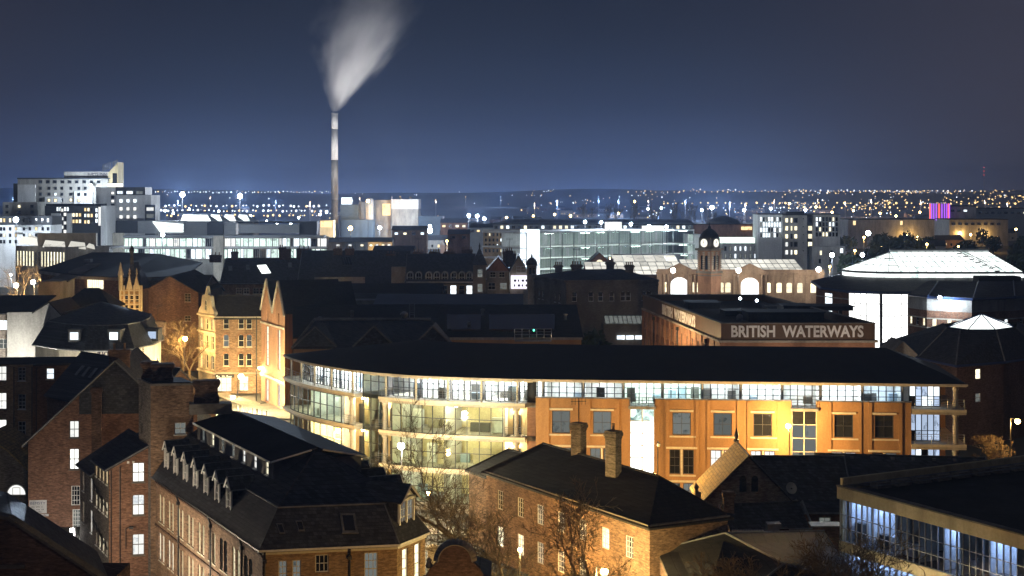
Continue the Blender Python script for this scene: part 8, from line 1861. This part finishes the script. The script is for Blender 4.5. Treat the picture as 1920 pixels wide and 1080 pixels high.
for i, (px, py) in enumerate(((879, 404), (895, 405), (908, 410))): flood('white floodlight above the grey shed, %s of the trio' % ('first', 'second', 'third')[i], px, py, 900, 45000, s=1.0, beam=2.4e6)
for i, (px, py) in enumerate(((1097, 416), (1127, 417), (1183, 420), (1217, 424), (1250, 425))): flood('white lamp mast on the glass car park roof, %s from its left' % ('first', 'second', 'third', 'fourth', 'fifth')[i], px, py, 560, 20000, s=.6, n=1, beam=9e5)
for i, (px, py) in enumerate(((1335, 389), (1395, 394), (1445, 391), (1510, 394), (1316, 394))): flood('blue-white floodlight beyond the station, %s' % ('largest, above the clock tower', 'second right of the clock tower', 'above the white flats left corner', 'above the white flats roof', 'left beside the largest')[i], px, py, 1250, 110000, s=1.7 if i == 0 else 1.1, beam=6e6 if i == 0 else 2.2e6)
flood('blue-white lamp beside the white flats end', 1628, 437, 640, 6000, s=1.1, n=1); flood('white lamp in the yard left of the court roof', 1617, 478, 480, 5000, s=.7, n=1)
flood('floodlight mast at the plant lighting its chimney', 590, 428, 1000, 240000, (1, .9, .8), 'lamp_white', s=1.2); flood('floodlight mast lighting the hotel quarter', 30, 412, 548, 26000, COOL, s=1.0, light=True)
flood('added floodlight brightening the white block and hotel quarter', 305, 440, 560, 52000, COOL, s=.8)  # extra lamp added to brighten the pale walls behind it
flood('added floodlight brightening the white-topped hall', 806, 424, 1055, 130000, s=1.1)  # extra lamp added to turn the hall blue-white
flood('floodlight before the white flats', 1560, 478, 520, 70000, COOL, s=.8)
# added uplighter that brightens the steam
l = bpy.data.lights.new('plume_uplight', 'SPOT'); l.energy = 1.0; l.color = (1, .96, .92); l.spot_size = R(40); l.spot_blend = .6; l.shadow_soft_size = 1.5
# smaller sodium lamps of the middle distance
ML = [(640, 450, 1), (662, 448, 1), (720, 470, 1), (838, 437, 1), (838, 452, 1), (925, 445, 1), (960, 440, 1), (940, 452, 1), (1450, 415, 1), (1590, 425, 1), (1603, 470, 1), (1652, 462, 1), (1738, 458, 1), (1797, 463, 1), (1620, 445, 1), (1700, 440, 1), (1720, 445, 1), (1800, 436, 1), (1820, 440, 1), (1845, 436, 1), (1640, 436, 0), (1870, 445, 1), (1905, 430, 1), (1556, 500, 1), (500, 415, 0), (520, 418, 0), (470, 405, 0), (545, 420, 0), (560, 408, 0), (410, 396, 0), (380, 405, 0), (310, 395, 0), (325, 400, 0), (355, 392, 0), (1040, 402, 1), (1070, 405, 1), (1000, 405, 1), (950, 408, 1), (1160, 400, 1), (1190, 378, 1), (1215, 392, 0), (1240, 390, 0), (600, 402, 0), (612, 398, 0), (440, 398, 0), (1600, 395, 1), (1650, 400, 1), (1560, 398, 1), (1680, 405, 1), (1725, 398, 1), (20, 515, 0), (75, 548, 1), (1530, 388, 1), (1480, 382, 1), (1850, 400, 1), (1900, 395, 1)]
for i, (px, py, s) in enumerate(ML):
    Y = min(F * (H - 9.5) / max(py - HY, 12), 2200)
    p = D(px, py, Y); t = thing('distant_street_lamp', 'distant %s street lamp on its post among the far roofs' % ('sodium' if s else 'white'), 'street lamp', (p.x, Y, GZ), 'distant sodium street lamps' if s else 'distant white street lamps')
    mb = MB(); mb.tube((p.x, Y + .3, GZ), (p.x, Y + .3, p.z), .12, n=4); part(mb, 'post', t, 'grey_steel'); r = max(.4, Y * .00075); mb = MB(); mb.add([(p.x + a * r, Y + b * r, p.z + c * r) for a, b, c in ICO], ICF); part(mb, 'lantern', t, 'lamp_sodium' if s else 'lamp_cool')
    if Y < 1000: point_light('lamp_light', p + Vector((0, -1, -.8)), SOD if s else COOL, 2500 if Y < 600 else 5000, .4, t)
# ================================================================ TREES
def tree(label, base, h, spread, seed, levels=6, bark='bark', twig='twig', lean=(0, 0), name='bare_tree', trunk_h=.28, thick=.022, up=.25, group=None, tw=.019, shoots=2):
    rg = random.Random(seed); t = thing(name, label, 'tree', base, group); tk, cr = MB(), MB(); base = Vector(base)
    def grow(p, d, L, r, lv):
        mb = tk if lv >= levels - 1 else cr; seg = 3 if lv > 1 else 2; q = p; dd = d.copy(); pts = [(p, dd.copy())]
        for i in range(seg):
            dd = (dd + Vector((rg.gauss(0, .13), rg.gauss(0, .13), rg.gauss(up * .12, .08)))).normalized(); q2 = q + dd * (L / seg); r2 = max(r * (1 - .28 / seg * 1.0), tw * .6)
            mb.tube(q, q2, r, r2, n=6 if lv >= levels - 1 else (4 if lv > 2 else 3), cap=False); q, r = q2, r2; pts.append((q, dd.copy()))
        if lv == 0: return
        n = rg.choice([2, 3, 3]) if lv > 2 else rg.choice([2, 3])
        for k in range(n):
            a = rg.uniform(0, 2 * math.pi); s = rg.uniform(.35, .85) * spread; x = dd.orthogonal().normalized(); y = dd.cross(x); nd = (dd + (x * math.cos(a) + y * math.sin(a)) * s + Vector((0, 0, up * .35))).normalized()
            grow(q, nd, L * rg.uniform(.62, .86), max(r * rg.uniform(.58, .78), tw), lv - 1)
        if lv > 1 and lv < levels:
            for k in range(shoots):
                p_, d_ = pts[rg.randint(1, len(pts) - 2) if len(pts) > 2 else 0]; a = rg.uniform(0, 2 * math.pi); x = d_.orthogonal().normalized(); y = d_.cross(x); nd = (d_ * .6 + (x * math.cos(a) + y * math.sin(a)) * .9 * spread + Vector((0, 0, up * .3))).normalized(); grow(p_, nd, L * rg.uniform(.4, .6), max(r * .45, tw), max(lv - 2, 0))
    grow(base, Vector((lean[0], lean[1], 1)).normalized(), h * trunk_h, h * thick, levels)
    part(tk, 'trunk', t, bark); part(cr, 'crown', t, twig); return t
tree('tall bare tree standing before the curved glass front', (-2.9, 124.5, GZ), 19.5, .95, 11, 7, thick=.0195, trunk_h=.25, tw=.017, shoots=4)
tree('wide bare tree before the brick house wall', (4.6, 117.5, GZ), 17.0, 1.15, 23, 7, thick=.021, trunk_h=.235, tw=.016, shoots=3)
tree('bare tree rising between the two others by the brick house', (.6, 119.0, GZ), 15.5, 1.15, 5, 7, thick=.018, trunk_h=.22, tw=.016, shoots=3)
tree('dark bare tree before the blue glass office', (21.3, 106, GZ), 15.5, 1.15, 31, 7, thick=.017, trunk_h=.22)
tree('dark bare tree over the low hall roof', (18.2, 108, GZ), 13.5, 1.15, 37, 7, thick=.017, trunk_h=.22)
tree('small golden-lit bare tree at the right edge', (53.2, 174.5, GZ), 10.5, 1.25, 41, 7, thick=.016, trunk_h=.2)
tree('street tree with pale trunk nearer the junction lamp', (XY(337, 268).x, 268, GZ), 13.5, .9, 51, 6, thick=.022)
tree('street tree with pale trunk farther from the junction lamp', (XY(356, 264).x, 264, GZ), 12.5, .9, 52, 6, thick=.022)
tree('street tree left of the pale-trunked pair', (XY(318, 272).x, 272, GZ), 12.5, .9, 53, 6, thick=.02)
tree('bare tree among the globe lamps at the left edge', (XY(50, 408).x, 408, GZ), 17, 1.0, 61, 6); tree('bare tree right of the globe lamps', (XY(88, 415).x, 415, GZ), 16, 1.0, 62, 6)
for i in range(12): px = 1085 + i * 24 + RNG.uniform(-8, 8); Yt = 1180 + RNG.uniform(-40, 40); tree('pale floodlit poplar in the row beyond the car park', (XY(px, Yt).x, Yt, GZ), RNG.uniform(21, 28), .55, 100 + i, 5, name='poplar', trunk_h=.3, up=.9, group='floodlit poplars beyond the car park', tw=.09, thick=.016)
def leafy(label, base, h, r, seed, name='evergreen_tree', group=None):
    rg = random.Random(seed); t = thing(name, label, 'tree', base, group); tk, cr = MB(), MB(); b = Vector(base); tk.tube(b, b + Vector((0, 0, h * .5)), r * .1, r * .05, n=6); part(tk, 'trunk', t, 'bark')
    for k in range(260):
        a, u = rg.uniform(0, 6.28), rg.uniform(-1, 1); q = rg.random() ** .4; d = Vector((math.sqrt(1 - u * u) * math.cos(a), math.sqrt(1 - u * u) * math.sin(a), u)); c = b + Vector((d.x * r * q, d.y * r * q, h * .55 + d.z * h * .45 * q)); s = r * .22 * rg.uniform(.6, 1.3); x = Vector((rg.gauss(0, 1), rg.gauss(0, 1), rg.gauss(0, 1))).normalized(); y = x.orthogonal().normalized(); cr.add([c - x * s - y * s * .6, c + x * s - y * s * .4, c + x * s * .2 + y * s], [(0, 1, 2)])
    part(cr, 'crown', t, 'evergreen')
for i in range(26): px = RNG.uniform(1585, 1930); Yt = RNG.uniform(560, 1100); leafy('dark leafy tree in the park beyond the court', (XY(px, Yt).x, Yt, GZ), RNG.uniform(8, 14), RNG.uniform(4, 7), 300 + i, group='dark trees beyond the court')
leafy('dark ivy-like tree against the grey stone block', (XY(1112, 279).x, 279, GZ), 9.5, 3.2, 400); leafy('dark tree under the white flats podium', (XY(1597, 560).x, 560, GZ), 13, 5, 401)
# ================================================================ STREET THINGS
t = thing('gate_pier', 'square yellow-lit stone gate pier at the road edge', 'pier', XY(812, 140) + Vector((0, 0, GZ))); q = XY(812, 140); mb = MB(); mb.ab(q.x - .45, q.x + .45, 139.6, 140.5, GZ, GZ + 1.8); part(mb, 'shaft', t, 'stone_pale'); mb = MB(); mb.ab(q.x - .58, q.x + .58, 139.47, 140.63, GZ + 1.8, GZ + 2.0); mb.add([(q.x - .5, 139.5, GZ + 2), (q.x + .5, 139.5, GZ + 2), (q.x + .5, 140.6, GZ + 2), (q.x - .5, 140.6, GZ + 2), (q.x, 140, GZ + 2.25)], [(0, 1, 4), (1, 2, 4), (2, 3, 4), (3, 0, 4)]); part(mb, 'cap', t, 'stone_pale')
def bollards():
    me = None
    for i in range(7):
        mb = MB(); mb.lathe((0, 0, 0), [(.1, 0), (.09, .75), (.13, .82), (.13, .9), (.03, 1.0)], 8); me = me or mb.mesh('bollard', 'black_iron'); p = XY(446 + i * 9, 240 - i * 1.0); o = link('bollard', me, None, Matrix.Translation((p.x, p.y, GZ + .1))); o['label'] = 'short dark bollard on the lit junction forecourt'; o['category'] = 'bollard'; o['group'] = 'bollards on the forecourt'
bollards()
t = thing('guard_railing', 'pale guard railing along the pavement under the street trees', 'railing', XY(350, 258) + Vector((0, 0, GZ))); mb = MB(); a, b = XY(318, 259), XY(364, 252)
for z in (.45, 1.0): mb.tube(a + Vector((0, 0, GZ + z)), b + Vector((0, 0, GZ + z)), .05, n=4)
part(mb, 'rails', t, 'grey_steel')
for i in range(9): q = a.lerp(b, i / 8); mb = MB(); mb.tube(q + Vector((0, 0, GZ)), q + Vector((0, 0, GZ + 1.05)), .05, n=4); part(mb, 'post', t, 'grey_steel')
car = thing('parked_car', 'small red car parked under the street trees', 'car', XY(366, 262) + Vector((0, 0, GZ))); q = XY(365, 262); mb = MB()
pf = [(-1.9, .35), (1.9, .35), (1.95, .75), (1.2, .92), (.75, 1.42), (-.9, 1.45), (-1.6, .95), (-1.95, .85)]; a = [Vector((q.x + x, 261.2, GZ + z)) for x, z in pf]; b = [p + Vector((0, 1.6, 0)) for p in a]; n = len(a); mb.add(a + b, [tuple(range(n)), tuple(reversed(range(n, 2 * n)))] + [((i + 1) % n, i, n + i, n + (i + 1) % n) for i in range(n)]); part(mb, 'body', car, 'red_paint')
for x in (-1.2, 1.2):
    for y in (261.15, 262.7): mb = MB(); mb.tube((q.x + x, y, GZ + .32), (q.x + x, y + .18, GZ + .32), .32, n=12); part(mb, 'wheel', car, 'black_iron')
mb = MB(); mb.poly([(q.x - .8, 261.18, GZ + .95), (q.x + .9, 261.18, GZ + .95), (q.x + .65, 261.18, GZ + 1.36), (q.x - .75, 261.18, GZ + 1.38)]); part(mb, 'side_window', car, 'glass_dark')

street_lamp('sodium lamp lighting the chapel roof from the lane', Vector((13.8, 150.5, 7.5)), SOD, 5200, 'lamp_sodium', head=.25)
street_lamp('added hidden sodium lamp evening the light on the orange office wall', Vector((6.5, 152.5, 6.5)), SOD, 5200, 'lamp_sodium', head=.25)  # added out of sight to light the left of the orange wall
for i, (px, py, d_) in enumerate(((664, 757, 1.3), (712, 757, 1.4), (850, 758, 1.3), (962, 757, 1.4), (664, 822, 1.3), (960, 822, 1.4))):
    s = SX(px); z = 12.35 - .75 if py < 800 else 8.7 - .75; q = P3(s, d_ if px != 850 else 1.0, z); mb = MB(); mb.lathe(q, [(.03, 0), (.16, .06), (.18, .16), (.05, .22)], 8); part(mb, 'loggia_lamp', B, 'lamp_white'); point_light('loggia_light', q - Vector((0, 0, .15)), (1, .78, .4), 420, .12, B)
wl = thing('court_wall_lamp', 'round white lamp on the pale band of the court wing', 'lamp', D(1762, 566, 305)); q = D(1762, 561, 304.6); mb = MB(); mb.lathe(q, [(.05, 0), (.35, .2), (.35, .5), (.05, .7)], 8); part(mb, 'lantern', wl, 'lamp_cool'); mb = MB(); mb.tube(q + Vector((0, 0, .35)), q + Vector((0, 1.2, .35)), .06, n=4); part(mb, 'bracket', wl, 'grey_steel'); point_light('lamp_light', q + Vector((0, -1.2, .2)), COOL, 5200, .2, wl)
# added masts lighting the haze, standing for whole districts of far lamps
for i in range(34):
    px = -60 + 2040 * (i + .5) / 34 + RNG.uniform(-20, 20); Yf = RNG.choice([1500, 2000, 2700, 3500]) * RNG.uniform(.9, 1.1); sod = px > 1380 or RNG.random() < .18; q = Vector(((px - 960) * Yf / F, Yf, 26.0))
    t = thing('haze_fill_mast', 'added far %s mast lamp lighting the haze over the plain' % ('orange' if sod else 'blue-white'), 'floodlight', (q.x, q.y, GZ), 'added orange haze lamps' if sod else 'added blue-white haze lamps'); mb = MB(); mb.tube((q.x, q.y, GZ), q, .3, .2, n=4); part(mb, 'mast', t, 'grey_steel'); r = Yf * .00028; mb = MB(); mb.add([(q.x + a * r, q.y + b * r, q.z + c * r) for a, b, c in ICO], ICF); part(mb, 'lantern', t, 'far_sodium' if sod else 'far_blue'); point_light('lamp_light', q + Vector((0, 0, -2)), (1, .66, .48) if sod else (.34, .55, 1.0), 120000 if sod else 420000, 1.5, t)

street_lamp('added unseen white lamp brightening the dormered wall of the near court', Vector((-29.5, 119, 4.5)), (1, .86, .66), 4200, 'lamp_white', head=.25)  # second court lamp, added out of view to lift the wall and dormers
hl = thing('hotel_fill_lamp', 'added bright lamp lifting the pale hotel walls', 'lamp', D(170, 352, 634)); q = D(170, 349, 634); mb = MB(); mb.lathe(q, [(.1, 0), (.6, .4), (.1, .9)], 8); part(mb, 'lantern', hl, 'lamp_cool'); point_light('lamp_light', q + Vector((0, -6, 0)), COOL, 22000, .5, hl)  # added lamp that brightens the hotel front

street_lamp('added hidden sodium lamp yellowing the lower floors of the curved front', Vector((-13.6, 158, 5.0)), SOD, 5000, 'lamp_sodium', head=.25)  # added out of sight to warm the lower glass floors
street_lamp('added sodium lamp yellowing the lower floors of the left curve', Vector((-24.5, 168, 6.5)), SOD, 4500, 'lamp_sodium', head=.25)  # added to warm the lower floors of the left bay
# aerials and flues on the old roofs
for i, (px, py, Y, lab) in enumerate(((785, 466, 329, 'on the stack at the left end of the dormered terrace'), (842, 466, 329, 'on the middle stack of the dormered terrace'), (634, 464, 345, 'on the stacks of the dark terrace'), (530, 462, 352, 'on the tall stack of the dark brick range'), (1081, 488, 300, 'on the grey stone block stack'), (955, 467, 325, 'on the red gabled house stack'), (1085, 797, 138.5, 'on the brick house stack'), (296, 598, 250, 'on the curved stone house stack'))):
    t = thing('television_aerial', 'thin television aerial ' + lab, 'aerial', D(px, py + 6, Y)); p = D(px, py, Y); h = 2.2; mb = MB(); mb.tube(p - Vector((0, 0, .6)), p + Vector((0, 0, h)), .035, n=4); part(mb, 'mast', t, 'black_iron'); mb = MB(); mb.tube(p + Vector((-.7, 0, h - .1)), p + Vector((.7, .3, h - .1)), .025, n=4)
    for k in range(5): q = p + Vector((-.6 + .3 * k, .13 * k * .5, h - .1)); mb.tube(q - Vector((0, 0, .3)), q + Vector((0, 0, .3)), .02, n=4)
    part(mb, 'array', t, 'black_iron')
for i, (px, Y) in enumerate(((600, 232), (660, 236), (720, 231), (905, 237), (1060, 234), (880, 229))):
    z = ZZ(632, 224) + (Y - 223.5) / 20.5 * (ZZ(571, 244) - ZZ(632, 224)); p = Vector((XY(px, Y).x, Y, z)); mb = MB(); mb.lathe(p, [(.22, -.2), (.22, .7), (.34, .75), (.34, .9), (.1, 1.0)], 8); part(mb, 'roof_flue', Db, 'lead')
# ================================================================ STEAM
def plume():
    Yp = 1090; base = D(628, 209, Yp); top = D(705, -40, Yp); mb = MB(); axis = []
    for i in range(15):
        t = i / 14; py = 209 - t * 262; cx = 628 + 72 * min(1, t / .75) ** 1.15; w = 9 + 108 * min(1, t / .6) ** .85; axis.append((D(cx, py, Yp), w * Yp / F)); 
    n = 16; b = 0
    for c, r in axis:
        for k in range(n): a = 2 * math.pi * k / n; mb.v.append((c.x + r * math.cos(a), c.y + r * .8 * math.sin(a), c.z))
    for i in range(14):
        for k in range(n): j = (k + 1) % n; mb.f.append((i * n + k, i * n + j, (i + 1) * n + j, (i + 1) * n + k)); mb.m.append(0)
    mb.f.append(tuple(reversed(range(n)))); mb.m.append(0); mb.f.append(tuple(14 * n + k for k in range(n))); mb.m.append(0)
    m = bpy.data.materials.new('steam'); m.use_nodes = True; MATS['steam'] = m; nt = m.node_tree; nt.nodes.remove(nt.nodes['Principled BSDF'])
    tc = nt.nodes.new('ShaderNodeNewGeometry'); sub_ = nt.nodes.new('ShaderNodeVectorMath'); sub_.operation = 'SUBTRACT'; sub_.inputs[1].default_value = base; nt.links.new(tc.outputs['Position'], sub_.inputs[0])
    sp = nt.nodes.new('ShaderNodeSeparateXYZ'); nt.links.new(sub_.outputs[0], sp.inputs[0]); Hh = top.z - base.z
    def mth(op, a, b=None, c=None):
        x = nt.nodes.new('ShaderNodeMath'); x.operation = op
        for i, v in enumerate((a, b, c)):
            if v is None: continue
            if isinstance(v, (int, float)): x.inputs[i].default_value = v
            else: nt.links.new(v, x.inputs[i])
        return x.outputs[0]
    t = mth('MAXIMUM', mth('DIVIDE', sp.outputs[2], Hh * 262 / 249), 0.0005)
    k = Yp / F; ax = mth('MULTIPLY', mth('POWER', mth('MINIMUM', mth('DIVIDE', t, .75), 1.0), 1.15), 72 * k); rad = mth('ADD', mth('MULTIPLY', mth('POWER', mth('MINIMUM', mth('DIVIDE', t, .6), 1.0), .85), 92 * k), 6 * k)
    dx = mth('DIVIDE', mth('SUBTRACT', sp.outputs[0], ax), rad); dy = mth('DIVIDE', sp.outputs[1], mth('MULTIPLY', rad, .8)); rr = mth('SQRT', mth('ADD', mth('MULTIPLY', dx, dx), mth('MULTIPLY', dy, dy)))
    # noise stretched along the drift
    cb = nt.nodes.new('ShaderNodeCombineXYZ'); nt.links.new(mth('MULTIPLY', dx, 2.3), cb.inputs[0]); nt.links.new(mth('MULTIPLY', dy, 2.3), cb.inputs[1]); nt.links.new(mth('MULTIPLY', t, 4.6), cb.inputs[2]); no = _noise(nt, cb.outputs[0], 1.0, 4, .6)
    fall = mth('MAXIMUM', mth('SUBTRACT', 1.0, mth('ADD', mth('MULTIPLY', rr, 1.0), mth('MULTIPLY', mth('SUBTRACT', no, .48), 1.8))), 0.0)
    fade = mth('POWER', mth('MAXIMUM', mth('SUBTRACT', 1.06, t), 0.0), 1.3); thin = mth('DIVIDE', 1.0, mth('ADD', mth('MULTIPLY', t, 7.0), .35)); den = mth('MULTIPLY', mth('MULTIPLY', mth('MULTIPLY', fall, fade), thin), 0.20)
    pv = nt.nodes.new('ShaderNodeVolumePrincipled'); pv.inputs['Color'].default_value = (.95, .95, .96, 1); pv.inputs['Anisotropy'].default_value = .1; nt.links.new(den, pv.inputs['Density']); nt.links.new(pv.outputs[0], nt.nodes['Material Output'].inputs['Volume'])
    o = link('steam_plume', mb.mesh('steam_plume', 'steam')); o['label'] = 'white steam plume drifting up and right from the tall chimney'; o['category'] = 'steam'; o['kind'] = 'stuff'
plume()
# added lamp on the hall roof, aimed up to brighten the steam
pl_ = thing('steam_fill_light', 'added uplight on the white-topped hall roof brightening the steam', 'floodlight', D(770, 373, 1094)); q = D(770, 370, 1094)
mb = MB(); mb.lathe(D(770, 373, 1094), [(.9, 0), (.8, .6), (1.1, 1.2), (1.0, 1.6)], 10); part(mb, 'housing', pl_, 'grey_steel')
l.energy = 1.5e6; lo = bpy.data.objects.new('lamp_light', l); COL.objects.link(lo); lo.location = q + Vector((0, 0, 1.5)); lo.parent = pl_; lo.matrix_parent_inverse = pinv(pl_); lo.rotation_euler = (D(672, 105, 1090) - q).to_track_quat('-Z', 'Y').to_euler()

l2 = bpy.data.lights.new('chimney_fill_light', 'SPOT'); l2.energy = 2.6e5; l2.color = (1, .97, .93); l2.spot_size = R(46); l2.spot_blend = .7; l2.shadow_soft_size = 1.0  # added spot that brightens the chimney shaft
cu = thing('chimney_fill_light', 'added floodlight brightening the tall chimney from below', 'floodlight', D(600, 420, 1010)); q = D(600, 418, 1010); mb = MB(); mb.lathe(D(600, 420, 1010), [(.5, 0), (.7, .5), (.6, .9)], 8); part(mb, 'housing', cu, 'grey_steel'); mb = MB(); mb.tube((q.x, q.y, GZ), (q.x, q.y, q.z - .6), .2, n=5); part(mb, 'mast', cu, 'black_iron')
lo = bpy.data.objects.new('lamp_light', l2); COL.objects.link(lo); lo.location = q + Vector((0, 0, .8)); lo.parent = cu; lo.matrix_parent_inverse = pinv(cu); lo.rotation_euler = (D(627, 255, 1090) - q).to_track_quat('-Z', 'Y').to_euler()
# ================================================================ HAZE
mb = MB(); mb.ab(-7500, 7500, -80, 12500, -.6, 205)
hm_ = bpy.data.materials.new('haze_air'); hm_.use_nodes = True; MATS['haze_air'] = hm_; hn = hm_.node_tree; hn.nodes.remove(hn.nodes['Principled BSDF'])
pv = hn.nodes.new('ShaderNodeVolumePrincipled'); pv.inputs['Color'].default_value = (.47, .64, 1.0, 1); pv.inputs['Density'].default_value = 0.00009; pv.inputs['Anisotropy'].default_value = .35
hn.links.new(pv.outputs[0], hn.nodes['Material Output'].inputs['Volume'])
ho = link('haze', mb.mesh('haze', 'haze_air')); ho['kind'] = 'stuff'; ho['label'] = 'thin night haze filling the air over the town'
